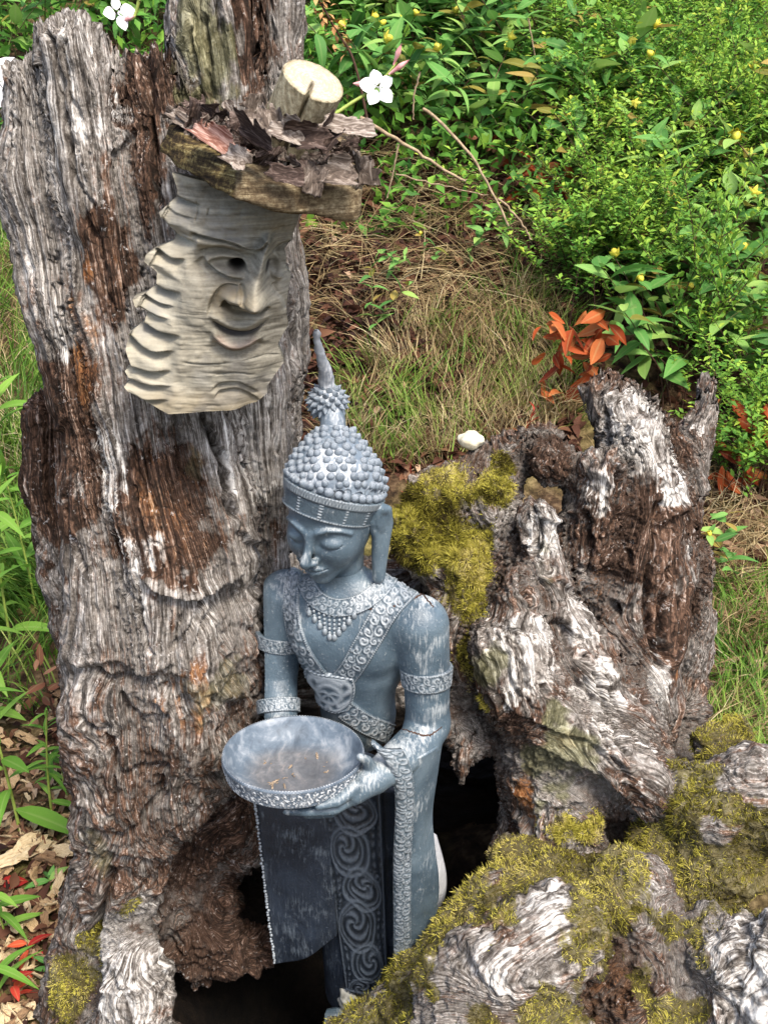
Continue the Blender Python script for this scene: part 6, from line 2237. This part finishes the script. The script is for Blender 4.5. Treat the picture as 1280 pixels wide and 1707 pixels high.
def make_shrub(seed, h=0.46, nsp=14):
    r = np.random.RandomState(seed)
    root = bpy.data.objects.new('small_leaved_shrub', None); COL.objects.link(root)
    tubes = []; pos = []; fw = []; sz = []; rn = []
    for s_i in range(nsp):
        c = stem_curve(h * (0.55 + 0.6 * r.rand()), 0.5 + 0.5 * r.rand(), r, 10) + np.array((0.09 * r.randn(), 0.09 * r.randn(), -0.02))
        tubes.append(tube(c, np.linspace(0.0022, 0.0008, len(c)), 4))
        sub = [(c, 1.0)]
        for q in range(3):
            t0 = 0.35 + 0.5 * r.rand()
            p0 = np.array([np.interp(t0, np.linspace(0, 1, len(c)), c[:, i]) for i in range(3)])
            d = unit(np.array((r.randn(), r.randn(), 0.9 + 0.4 * r.rand()))) * h * 0.28
            cc = p0 + d * np.linspace(0, 1, 6)[:, None]
            tubes.append(tube(cc, np.linspace(0.0012, 0.0005, 6), 3)); sub.append((cc, 0.6))
        tint = r.rand()
        for cc, ln in sub:
            nn_ = int(17 * ln)
            for k in range(nn_):
                t = 0.25 + 0.75 * (k + 0.5) / nn_ if ln == 1 else (k + 0.5) / nn_
                p = np.array([np.interp(t, np.linspace(0, 1, len(cc)), cc[:, i]) for i in range(3)])
                a = k * 2.4 + r.rand()
                for sd in (0, pi):
                    f = np.array((cos(a + sd), sin(a + sd), 0.55 + 0.5 * r.randn() * 0.5))
                    pos.append(p); fw.append(unit(f)); sz.append(0.026 * (0.7 + 0.6 * r.rand())); rn.append(np.clip(0.15 + 0.35 * tint + 0.35 * t + 0.12 * r.randn(), 0, 1))
    v, f = merge(tubes)
    me = mesh_np('stem', v, f); me.materials.append(M_DSTEM)
    o = bpy.data.objects.new('stem', me); COL.objects.link(o); o.parent = root
    pos = np.array(pos); fw = np.array(fw); sz = np.array(sz)[:, None]; rn = np.array(rn)
    x = unit(np.cross(fw, UP + 0.3 * r.randn(len(fw), 3))); z = np.cross(x, fw)
    V_, F_, ii = scatter(LT_V, LT_F, pos, x * sz, fw * sz, z * sz)
    me = mesh_np('foliage', V_, F_, False, {'rnd': rn[ii]}); me.materials.append(M_SML)
    o = bpy.data.objects.new('foliage', me); COL.objects.link(o); o.parent = root
    o['kind'] = 'stuff'
    return root


sprotos = [make_shrub(40 + k) for k in range(6)]
used_s = set()


def put_shrub(px, py, k, sc, label, group, sz=1.0):
    p = ground_at(px, py)
    o = sprotos[k] if k not in used_s else copy_tree(sprotos[k])
    used_s.add(k)
    o.location = p; o.rotation_euler = (0, 0, rp.rand() * 6.28); o.scale = (sc, sc, sc * sz)
    set_thing(o, label, 'shrub', group)
    return o


for poly, n, md, lb, gr in (
        ([(880, 130), (930, 260), (1000, 330), (1290, 420), (1290, 60), (860, 40)], 30, 44, 'bushy small leaved shrub on the upper right of the bank', 'small leaved shrubs on the right bank'),
        ([(925, 430), (935, 520), (1040, 560), (1060, 420)], 8, 24, 'bright small leaved shrub above the orange dead leaves', 'small leaved shrubs above the orange leaves'),
        ([(540, 40), (760, 60), (780, 10), (540, 0)], 14, 26, 'small leaved shrub at the top edge above the white flower', 'small leaved shrubs at the top edge'),
        ([(1230, 800), (1300, 880), (1300, 740), (1240, 740)], 4, 20, 'small leaved shrub at the right edge beside the orange leaves', 'small leaved shrubs at the right edge')):
    for (x, y) in sample_poly(poly, n, rp, md):
        sc_s = 0.75 + 0.5 * rp.rand(); st_s = 0.85 + 0.5 * rp.rand()
        put_shrub(x, y, rp.randint(6), sc_s, '%s small leaved green shrub %s' % ('tall' if sc_s * st_s > 1.25 else ('low' if sc_s * st_s < 0.95 else 'bushy'), where(x, y)), 'small leaved shrubs on the bank', st_s)
put_shrub(1135, 640, 3, 0.9, 'tall slender spray of small leaves rising over the right bank', None, 2.2)
put_shrub(1262, 330, 1, 0.9, 'slender spray of small leaves by the right edge of the bank', None, 1.9)
# far thicket that closes the view above the bank
rt = np.random.RandomState(77)
N_ = 40000
xx = rt.uniform(-3.6, 5.2, N_); yy = rt.uniform(4.4, 8.6, N_)
gz = ground_z(xx, yy)
dens = fbm(np.stack([xx * 2, yy * 2, xx * 0], 1), 3, 5)
zz = gz + rt.rand(N_) * (0.34 + 0.30 * dens) * sstep(4.3, 5.2, yy + 0.4 * np.abs(xx - 1))
pos = np.stack([xx, yy, zz], 1)
fw = unit(rt.randn(N_, 3) + np.array((0, -0.4, 0.3)))
x_ = unit(np.cross(fw, UP + 0.5 * rt.randn(N_, 3))); z_2 = np.cross(x_, fw)
szz = (0.038 + 0.045 * rt.rand(N_))[:, None]
TK_V = np.array([(0, 0, 0), (0.26, 0.45, 0.07), (0, 1.0, -0.12), (-0.26, 0.45, 0.07)]); TK_F = np.array([(0, 1, 2), (0, 2, 3)])
V_, F_, ii = scatter(TK_V, TK_F, pos, x_ * szz, fw * szz, z_2 * szz)
rn = np.clip(0.32 + 0.25 * vn(pos * 3, 2) + 0.2 * vn(pos * 14, 4) + 0.12 * rt.randn(N_), 0, 1)
me = mesh_np('thicket', V_, F_, False, {'rnd': rn[ii]})
tk = obj('thicket', me, M_SML); tk['kind'] = 'stuff'
tag(tk, 'dense green thicket of small leaves filling the far top of the bank', 'thicket')

# ------------------------------------------------------------ grass, straw, litter
M_GRASS = mat_rnd('green_grass', [(0.05, (0.035, 0.09, 0.010)), (0.4, (0.085, 0.19, 0.020)), (0.7, (0.19, 0.29, 0.04)), (0.97, (0.36, 0.37, 0.12))], 0.6, 0.35, 0.3, 5.0)
M_STRAW = mat_rnd('dry_straw', [(0.05, (0.08, 0.045, 0.02)), (0.4, (0.22, 0.155, 0.07)), (0.7, (0.37, 0.29, 0.15)), (0.97, (0.52, 0.45, 0.28))], 0.75, 0.2, 0.25, 5.0)
M_LITTER = mat_rnd('leaf_litter', [(0.03, (0.018, 0.007, 0.005)), (0.4, (0.065, 0.025, 0.014)), (0.7, (0.15, 0.07, 0.036)), (0.97, (0.42, 0.30, 0.19))], 0.8, 0.15, 0.2, 12.0)
GB_V = np.array([(-0.5, 0, 0), (0.5, 0, 0), (-0.45, 0.06, 0.33), (0.45, 0.06, 0.33), (-0.33, 0.26, 0.66), (0.33, 0.26, 0.66), (0, 0.62, 0.92)])
GB_F = np.array([(0, 1, 3), (0, 3, 2), (2, 3, 5), (2, 5, 4), (4, 5, 6)])


def blades(name, poly, n, length, width, lean, m, label, cat, seed, rn0=0.4, clump=10.0, clumpy=0.5, flat=0.0):
    r = np.random.RandomState(seed)
    P2 = sample_poly_fast(poly, n, r)
    pos = ground_many(P2[:, 0], P2[:, 1])
    if clumpy > 0:
        keep = vn(pos * clump, seed) > (r.rand(len(pos)) * 2 - 1) * 0.5 - 0.35 + clumpy * 0.2
        pos = pos[keep]
    n = len(pos)
    a = r.rand(n) * 2 * pi
    d = np.stack([np.cos(a), np.sin(a), 0 * a], 1)
    cd = np.stack([vn(pos * 9, seed + 1), vn(pos * 9, seed + 2), 0 * a], 1) * 1.4
    up = unit(UP * (1 - flat) + (d * 0.55 + cd) * lean + np.array((0, 0, 0.12)))
    side = unit(np.cross(up, r.randn(n, 3))); bend = unit(np.cross(side, up)); bend *= np.sign(-bend[:, 2:3] + 1e-6)
    L_ = length * (0.45 + 0.9 * r.rand(n))[:, None]; W_ = width * (0.7 + 0.6 * r.rand(n))[:, None]
    bd_ = (0.25 + 0.9 * r.rand(n))[:, None]
    pos = pos + np.array((0, 0, -0.004)) + (UP * (0.01 + 0.05 * r.rand(n))[:, None] * flat)
    V_, F_, ii = scatter(GB_V, GB_F, pos, side * W_, bend * L_ * bd_, up * L_)
    rn_ = np.clip(rn0 + 0.25 * vn(pos * 5, seed + 5) + 0.2 * r.randn(n), 0, 1)[ii]
    o = obj(name, mesh_np(name, V_, F_, False, {'rnd': rn_}), m)
    o['kind'] = 'stuff'
    tag(o, label, cat)
    return o


def sample_poly_fast(poly, n, r):
    P = np.array(poly, float); lo_, hi_ = P.min(0), P.max(0)
    out = np.zeros((0, 2))
    while len(out) < n:
        q = lo_ + r.rand(n * 2, 2) * (hi_ - lo_)
        ins = np.zeros(len(q), bool)
        j = len(P) - 1
        for i in range(len(P)):
            c = ((P[i, 1] > q[:, 1]) != (P[j, 1] > q[:, 1])) & (q[:, 0] < (P[j, 0] - P[i, 0]) * (q[:, 1] - P[i, 1]) / (P[j, 1] - P[i, 1] + 1e-9) + P[i, 0])
            ins ^= c
            j = i
        out = np.concatenate([out, q[ins]])
    return out[:n]


MIDG = [(560, 640), (650, 560), (760, 510), (880, 490), (960, 560), (960, 700), (900, 760), (640, 800), (540, 760)]
blades('dry_grass', MIDG, 4600, 0.15, 0.0032, 0.55, M_STRAW, 'dry straw coloured grass behind the statue', 'grass', 5, 0.55)
blades('green_grass', MIDG, 2200, 0.15, 0.0034, 0.45, M_GRASS, 'yellow green grass blades among straw behind the statue', 'grass', 6, 0.68, 6.0, 1.2)
blades('green_grass', [(1080, 1010), (1290, 960), (1290, 1300), (1080, 1300)], 3000, 0.12, 0.0042, 0.6, M_GRASS, 'fresh green grass right of the broken stump', 'grass', 8, 0.50, 6.0, 0.9)
blades('dry_grass', [(1010, 760), (1290, 780), (1290, 1260), (1000, 1260)], 2600, 0.15, 0.0028, 0.9, M_STRAW, 'matted straw right of the broken stump', 'grass', 9, 0.5, 8.0, 0.0, 0.6)
blades('green_grass', [(-40, 300), (90, 300), (150, 640), (170, 1000), (160, 1200), (-40, 1200)], 7000, 0.17, 0.0042, 0.5, M_GRASS, 'bright green grass left of the tall stump', 'grass', 10, 0.42, 5.0, 0.3)
blades('dry_grass', [(-40, 380), (90, 380), (130, 640), (150, 900), (-40, 900)], 1300, 0.16, 0.003, 0.7, M_STRAW, 'straw mixed in the grass left of the tall stump', 'grass', 12, 0.6)
blades('dry_stalks', [(520, 260), (640, 240), (860, 320), (960, 430), (900, 520), (520, 560)], 1900, 0.22, 0.0028, 1.3, M_STRAW, 'dry stalks lying in the leaf litter right of the carved face', 'stalks', 14, 0.36, 8.0, 0.0, 0.75)
blades('dry_grass', [(860, 420), (1000, 560), (960, 720), (820, 560)], 900, 0.13, 0.003, 0.6, M_GRASS, 'green grass left of the orange dead leaves', 'grass', 15, 0.55)

LL_V, LL_F, _ = leaf_template(3, 0.5, 0.45, 0.5)


def litter(name, poly, n, size, seed, label, rn0=0.4, m=None, flat=0.5):
    r = np.random.RandomState(seed)
    P2 = sample_poly_fast(poly, n, r)
    pos = ground_many(P2[:, 0], P2[:, 1]) + UP * (0.006 + 0.02 * r.rand(n))[:, None]
    nz = unit(UP + flat * r.randn(n, 3)); f = unit(np.cross(nz, r.randn(n, 3))); x = np.cross(f, nz)
    s_2 = size * (0.5 + 0.9 * r.rand(n))[:, None]
    V_, F_, ii = scatter(LL_V, LL_F, pos, x * s_2 * (0.7 + 0.6 * r.rand(n))[:, None], f * s_2, nz * s_2)
    rn_ = np.clip(rn0 + 0.2 * vn(pos * 4, seed) + 0.24 * r.randn(n), 0, 1)[ii]
    o = obj(name, mesh_np(name, V_, F_, False, {'rnd': rn_}), m or M_LITTER)
    o['kind'] = 'stuff'
    tag(o, label, 'leaf litter')
    return o


litter('leaf_litter', [(500, 240), (640, 220), (880, 300), (980, 460), (960, 760), (640, 800), (500, 760)], 7500, 0.052, 31, 'brown fallen leaves on the bank right of the carved face', 0.30)
litter('leaf_litter', [(1000, 740), (1290, 780), (1290, 1240), (1000, 1240)], 1500, 0.05, 32, 'pale brown fallen leaves right of the broken stump', 0.6)
litter('leaf_litter', [(-40, 1150), (180, 1150), (200, 1720), (-40, 1720)], 700, 0.035, 33, 'brown fallen leaves among the wood chips at bottom left', 0.45)
litter('leaf_litter', [(840, 280), (1290, 430), (1290, 800), (1000, 780), (900, 480)], 1200, 0.05, 34, 'brown fallen leaves under the plants of the right bank', 0.35)
# ------------------------------------------------------------ wood chips at the bottom left
M_CHIP = []
for nm_, a_, b_ in (('wood_chip_pale', (0.34, 0.24, 0.12), (0.62, 0.50, 0.32)), ('wood_chip_tan', (0.22, 0.135, 0.065), (0.46, 0.33, 0.18)), ('wood_chip_brown', (0.10, 0.055, 0.03), (0.27, 0.17, 0.09))):
    M_CHIP.append(mat_plain(nm_, a_, b_, 3.0, 0.85, 0.4, 0.05, (2, 9, 9)))
CHIPS = []
for k in range(6):
    v_, f_ = flake_mesh(30 + k, 0.15, 7, 5)
    v_ = v_ * np.array((1, (0.7, 1.1, 0.5, 1.2, 0.45, 0.9)[k], 2.2))
    for m in M_CHIP:
        me = mesh_np('wood_chip', v_, f_, False); me.materials.append(m); CHIPS.append(me)
rc_ = np.random.RandomState(8)
pts = sample_poly([(-20, 1180), (110, 1160), (125, 1330), (120, 1500), (110, 1640), (60, 1720), (-20, 1720)], 230, rc_, 7)
for (x, y) in pts:
    p = ground_at(x, y) + UP * (0.004 + 0.014 * rc_.rand())
    ci_ = rc_.randint(18)
    o = bpy.data.objects.new('wood_chip', CHIPS[ci_])
    COL.objects.link(o)
    o.location = p
    o.rotation_euler = (0.45 * rc_.randn(), 0.45 * rc_.randn(), rc_.rand() * 6.28)
    sc = 0.020 + 0.035 * rc_.rand() ** 1.6
    o.scale = (sc * 1.3, sc, sc)
    tag(o, '%s %s wood chip on the ground %s' % ('large' if sc > 0.042 else ('small' if sc < 0.027 else 'middling'), ('pale yellow', 'tan', 'dark brown')[ci_ % 3], 'by the stem of the tall weed' if y < 1400 else ('around the red fallen leaf' if y < 1540 else 'in the bottom left corner')), 'wood chip', 'wood chips at bottom left')
v_, f_ = flake_mesh(61, 0.1, 26, 14)
me = mesh_np('wood_splinter', v_ * np.array((1, 0.7, 1.2)), f_); me.materials.append(M_CHIP[0])
o = obj('wood_splinter', me)
o.location = ground_at(38, 1432) + UP * 0.02; o.rotation_euler = (0.1, 0.15, 0.85); o.scale = (0.12, 0.12, 0.08)
tag(o, 'large pale grey wood splinter lying among the chips at bottom left', 'wood piece')
o = obj('fallen_leaf', REDL[0].copy()); o.data.materials.clear(); o.data.materials.append(M_CRIM)
o.location = ground_at(2, 1480) + UP * 0.015; o.rotation_euler = (0.2, 0.1, -1.3); o.scale = (0.085, 0.055, 0.05)
tag(o, 'dark red fallen leaf on the wood chips at bottom left', 'leaf')


# ------------------------------------------------------------ weeds left of the tall stump
def weed(px, py, h, n, ls, label, lean=(0.0, 0.0), leaves=WEED, stem=M_GST, el=0.35, group=None, name='weed', spread=1.0):
    p = ground_at(px, py)
    root = thing(name, label, 'plant', p, group)
    t = np.linspace(0, 1, 14)
    c = np.stack([lean[0] * h * t ** 1.6, lean[1] * h * t ** 1.6, h * t], 1)
    v, f = tube(c, np.linspace(0.0045, 0.0018, 14) * (h / 0.5) ** 0.5, 6)
    me = mesh_np('stem', v, f); me.materials.append(stem)
    o = bpy.data.objects.new('stem', me); COL.objects.link(o); o.parent = root
    for k in range(n):
        tt_ = 0.12 + 0.88 * (k + 0.5) / n
        q = np.array([np.interp(tt_, t, c[:, i]) for i in range(3)])
        a = k * 2.4 + 0.5 * rp.randn()
        e = el + 0.3 * rp.randn()
        fd = np.array((cos(a) * cos(e), sin(a) * cos(e), sin(e)))
        place(leaves[rp.randint(len(leaves))], 'leaf', root, q, fd, UP + 0.2 * rp.randn(3), ls * (0.7 + 0.5 * rp.rand()) * (1.15 - 0.5 * tt_))
    return root


weed(34, 1385, 0.42, 13, 0.14, 'tall bright green weed with lance leaves on the wood chips left of the stump', (-0.04, 0.0))
weed(88, 1360, 0.30, 16, 0.07, 'feathery yellow green seedling close to the tall stump base', (0.10, 0))
weed(110, 1330, 0.26, 14, 0.06, 'thin olive shoot beside the tall stump base', (0.12, -0.05))
weed(22, 1090, 0.50, 16, 0.17, 'leafy bright green weed halfway up the left edge', (0.04, 0.0), el=0.5)
weed(60, 1010, 0.42, 12, 0.13, 'leafy green weed next to the dark slab of the tall stump', (-0.05, 0))
weed(8, 860, 0.50, 16, 0.18, 'broad leaved green weed at the left edge behind the slab', (0.1, 0), el=0.4)
weed(-10, 1215, 0.40, 12, 0.15, 'light green weed at the left edge above the wood chips', (0.12, 0))
weed(10, 1560, 0.16, 7, 0.10, 'low green seedling at the bottom left corner beside red leaves', (-0.05, -0.1), el=0.15)
weed(2, 1665, 0.12, 7, 0.11, 'green plant cut by the bottom left corner', (0, -0.1), el=0.2)
weed(85, 1478, 0.025, 7, 0.055, 'small blue green rosette on the wood chips', (0, 0), leaves=HYP, el=0.15, name='seedling')
weed(85, 1625, 0.04, 6, 0.045, 'small dark green seedling beside the mossy foot of the tall stump', (0, 0), leaves=HYP, el=0.3, name='seedling')
weed(52, 1600, 0.05, 5, 0.062, 'crimson leaved seedling on the wood chips at bottom left', (0, 0), leaves=CRIML[:1], el=0.25, stem=M_DSTEM, name='red_seedling')
weed(28, 1668, 0.06, 4, 0.058, 'orange red leaved seedling near the bottom left corner', (0, 0), leaves=CRIML[:1], el=0.2, stem=M_DSTEM, name='red_seedling')
weed(95, 1210, 0.24, 9, 0.06, 'brown dry weed stalk at the foot of the tall stump', (-0.1, 0), leaves=DRYL, stem=M_DSTEM, el=0.6)

# red shoots behind the statue
weed(682, 872, 0.17, 12, 0.055, 'dark red shoot with narrow leaves right of the knobbly crown', (0.03, 0), leaves=CRIML[1:], stem=M_DSTEM, el=1.0, name='red_shoot')
weed(872, 745, 0.15, 11, 0.055, 'leaning dark red shoot behind the mossy ledge', (0.25, 0), leaves=CRIML[1:], stem=M_DSTEM, el=1.0, name='red_shoot')

# orange dead leaf sprays
for (cx, cy, n, rx, ry, lb) in ((962, 592, 46, 64, 76, 'heap of orange dead leaves hanging left of the broken stump top'), (1232, 730, 28, 48, 66, 'cluster of orange dead leaves right of the broken stump'), (915, 295, 18, 50, 30, 'cluster of dull red dead leaves in the dark hollow of the bank'), (822, 240, 9, 26, 34, 'small bunch of rusty dead leaves under the broad leaved plants')):
    base = ground_at(cx, cy + ry + 10)
    root = thing('dead_leaf_spray', lb, 'dead leaves', base)
    v, f = tube(np.array([(0, 0, -0.02), (0.02, 0, 0.08), (0.0, -0.02, 0.17)]), [0.004, 0.003, 0.002], 5)
    me = mesh_np('twig', v, f); me.materials.append(M_DSTEM)
    o = bpy.data.objects.new('twig', me); COL.objects.link(o); o.parent = root
    for k in range(n):
        dx, dy = rp.uniform(-1, 1), rp.uniform(-1, 1)
        q = at(cx + dx * rx, cy + dy * ry, base[1] - 0.02 - 0.05 * rp.rand()) - base
        q[2] = max(q[2], 0.012)
        a = rp.rand() * 6.28
        fd = np.array((cos(a), sin(a) * 0.6 - 0.2, -0.5 + 0.5 * rp.randn()))
        bank = (REDL if n > 15 else DRYL + REDL[:1])
        place(bank[rp.randint(len(bank))], 'leaf', root, q, fd, np.array((0, -0.7, 0.7)) + 0.5 * rp.randn(3), 0.092 * (0.6 + 0.6 * rp.rand()))

# ------------------------------------------------------------ twigs
for (pts_, r0, lb) in (([(600, 196, 2.9), (660, 232, 2.88), (720, 270, 2.86), (776, 302, 2.84)], 0.0055, 'pale dry twig pointing right from behind the hat'),
                       ([(706, 180, 3.3), (760, 230, 3.25), (810, 300, 3.2), (848, 376, 3.15)], 0.005, 'long bent twig leaning down the bank'),
                       ([(660, 290, 3.3), (740, 310, 3.3), (812, 326, 3.3)], 0.0025, 'thin dry twig lying across the dark hollow'),
                       ([(664, 240, 3.2), (655, 290, 3.2), (645, 330, 3.2)], 0.003, 'thin reddish twig hanging beside the hat'),
                       ([(700, 120, 3.2), (690, 160, 3.2), (688, 200, 3.2)], 0.003, 'thin upright twig behind the white flower'),
                       ([(830, 330, 3.4), (860, 360, 3.4), (885, 400, 3.4)], 0.004, 'short pale stick near the foot of the bank'),
                       ([(880, 30, 5.0), (890, 90, 5.0), (900, 150, 5.0)], 0.004, 'thin pale stem standing among the small leaved shrubs')):
    c = polyline([at(*q) for q in pts_], 16)
    c = c + 0.0012 * rp.randn(16, 1) * np.array((1, 0.5, 1))
    v, f = tube(c - c[0], np.linspace(r0, r0 * 0.6, 16), 7)
    me = mesh_np('dry_twig', v, f); me.materials.append(M_TWIG)
    o = obj('dry_twig', me); o.location = c[0]
    tag(o, lb, 'twig')
# brown seed stalk
c = polyline([at(532, 0, 2.6), at(560, 50, 2.6), at(585, 90, 2.6), at(600, 140, 2.6), at(612, 200, 2.6)], 20)
root = thing('seed_stalk', 'brown dried flower stalk standing left of the white flower', 'plant', c[-1])
v, f = tube(c - c[-1], np.linspace(0.0025, 0.0035, 20), 6)
me = mesh_np('stem', v, f); me.materials.append(M_DSTEM); o = bpy.data.objects.new('stem', me); COL.objects.link(o); o.parent = root
sv, sf = [], []
L_ = []
for k in range(60):
    q = c[int(rp.rand() * 9)] - c[-1] + 0.010 * rp.randn(3)
    lv, lf, _ = leaf_template(2, 0.6, 0.3, 0.2)
    d = unit(rp.randn(3)); e1_, e2_, _ = frame_of(d)
    L_.append((q + 0.020 * (lv[:, 0:1] * e1_ + lv[:, 1:2] * d + lv[:, 2:3] * e2_), lf))
v, f = merge(L_)
me = mesh_np('seed_husks', v, f, False); me.materials.append(mat_plain('seed_husk', (0.20, 0.09, 0.03), (0.46, 0.26, 0.10), 40.0, 0.8, 0.1)); o = bpy.data.objects.new('seed_husks', me); COL.objects.link(o); o.parent = root; o['kind'] = 'stuff'

# ------------------------------------------------------------ white flowers
PET = mesh_np('petal', *leaf_template(6, 0.80, 0.12, 0.2, tip=-0.6)[:2]); PET.materials.append(M_PETAL)


def flower(px, py, Y, face, label, stem_pts, size=0.036, npet=4, start=0.3, buds=()):
    p = at(px, py, Y)
    root = thing('white_flower', label, 'flower', p)
    f = unit(np.array(face, float)); e1_, e2_, _ = frame_of(f)
    for k, a in enumerate(np.linspace(0, 2 * pi, npet, endpoint=False) + start):
        d = cos(a) * e1_ + sin(a) * e2_ + 0.25 * f
        place(PET, 'petal', root, 0.004 * d, d + 0.1 * rp.randn(3), f, size * (0.85 + 0.3 * rp.rand()))
    st = []
    for k in range(8):
        d = unit(f + 0.45 * rp.randn(3) + np.array((0, 0, -0.5)))
        st.append(tube(np.array([(0, 0, 0), d * size * 0.5, d * size * 0.85 + np.array((0, 0, -0.004))]), [0.0005, 0.0004, 0.0011], 4))
    v, f_ = merge(st)
    me = mesh_np('stamens', v, f_); me.materials.append(M_PETAL); o = bpy.data.objects.new('stamens', me); COL.objects.link(o); o.parent = root
    if stem_pts:
        c_ = polyline([at(*q) - p for q in stem_pts], 12)
        v, f_ = tube(c_, np.linspace(0.0028, 0.0018, 12), 6)
        me = mesh_np('stem', v, f_); me.materials.append(M_GST); o = bpy.data.objects.new('stem', me); COL.objects.link(o); o.parent = root
    for (bx_, by_, ang, ln) in buds:
        q = at(bx_, by_, Y) - p
        d = np.array((cos(ang), -0.2, sin(ang)))
        v, f_ = tube(q + unit(d) * np.linspace(0, ln, 8)[:, None], np.interp(np.linspace(0, 1, 8), [0, 0.3, 0.6, 1], [0.0012, 0.0026, 0.0042, 0.0005]), 7)
        me = mesh_np('bud', v, f_); me.materials.append(M_PINK); o = bpy.data.objects.new('bud', me); COL.objects.link(o); o.parent = root
    return root


flower(630, 146, 1.62, (0.15, -0.9, 0.35), 'white four petalled flower right of the sawn branch stub', [(556, 192, 1.60), (585, 172, 1.61), (612, 155, 1.62), (640, 130, 1.63), (662, 104, 1.64)], 0.022, 5, 0.5, [(648, 124, 0.6, 0.035), (656, 108, 1.2, 0.030), (612, 142, 3.0, 0.02)])
flower(196, 22, 1.75, (0.5, -0.6, 0.3), 'white and pink flower behind the broken top of the tall stump', [(232, 0, 1.76), (226, 25, 1.76), (215, 35, 1.75)], 0.021, 4, 0.1, [(205, 34, 0.3, 0.02)])
flower(-2, 138, 1.75, (0.3, -0.9, 0.2), 'white flower peeking out at the left edge beside the tall stump', None, 0.036, 5, 0.9)

# ------------------------------------------------------------ pale stone
v, f = lathe(np.array([(sin(t) + 1e-3, -0.7 * cos(t)) for t in np.linspace(0.02, pi - 0.02, 16)]), 24, None)
v = v * 0.022 * (1 + 0.25 * fbm(v * 1.2, 3, 4))[:, None]
me = mesh_np('pale_stone', v, f); me.materials.append(mat_plain('pale_stone', (0.45, 0.40, 0.28), (0.72, 0.68, 0.54), 80.0, 0.85, 0.3))
o = obj('pale_stone', me); o.location = at(787, 734, 1.86); o.scale = (1.15, 1, 1)
tag(o, 'pale round pebble lying on the mossy ledge behind the statue', 'stone')
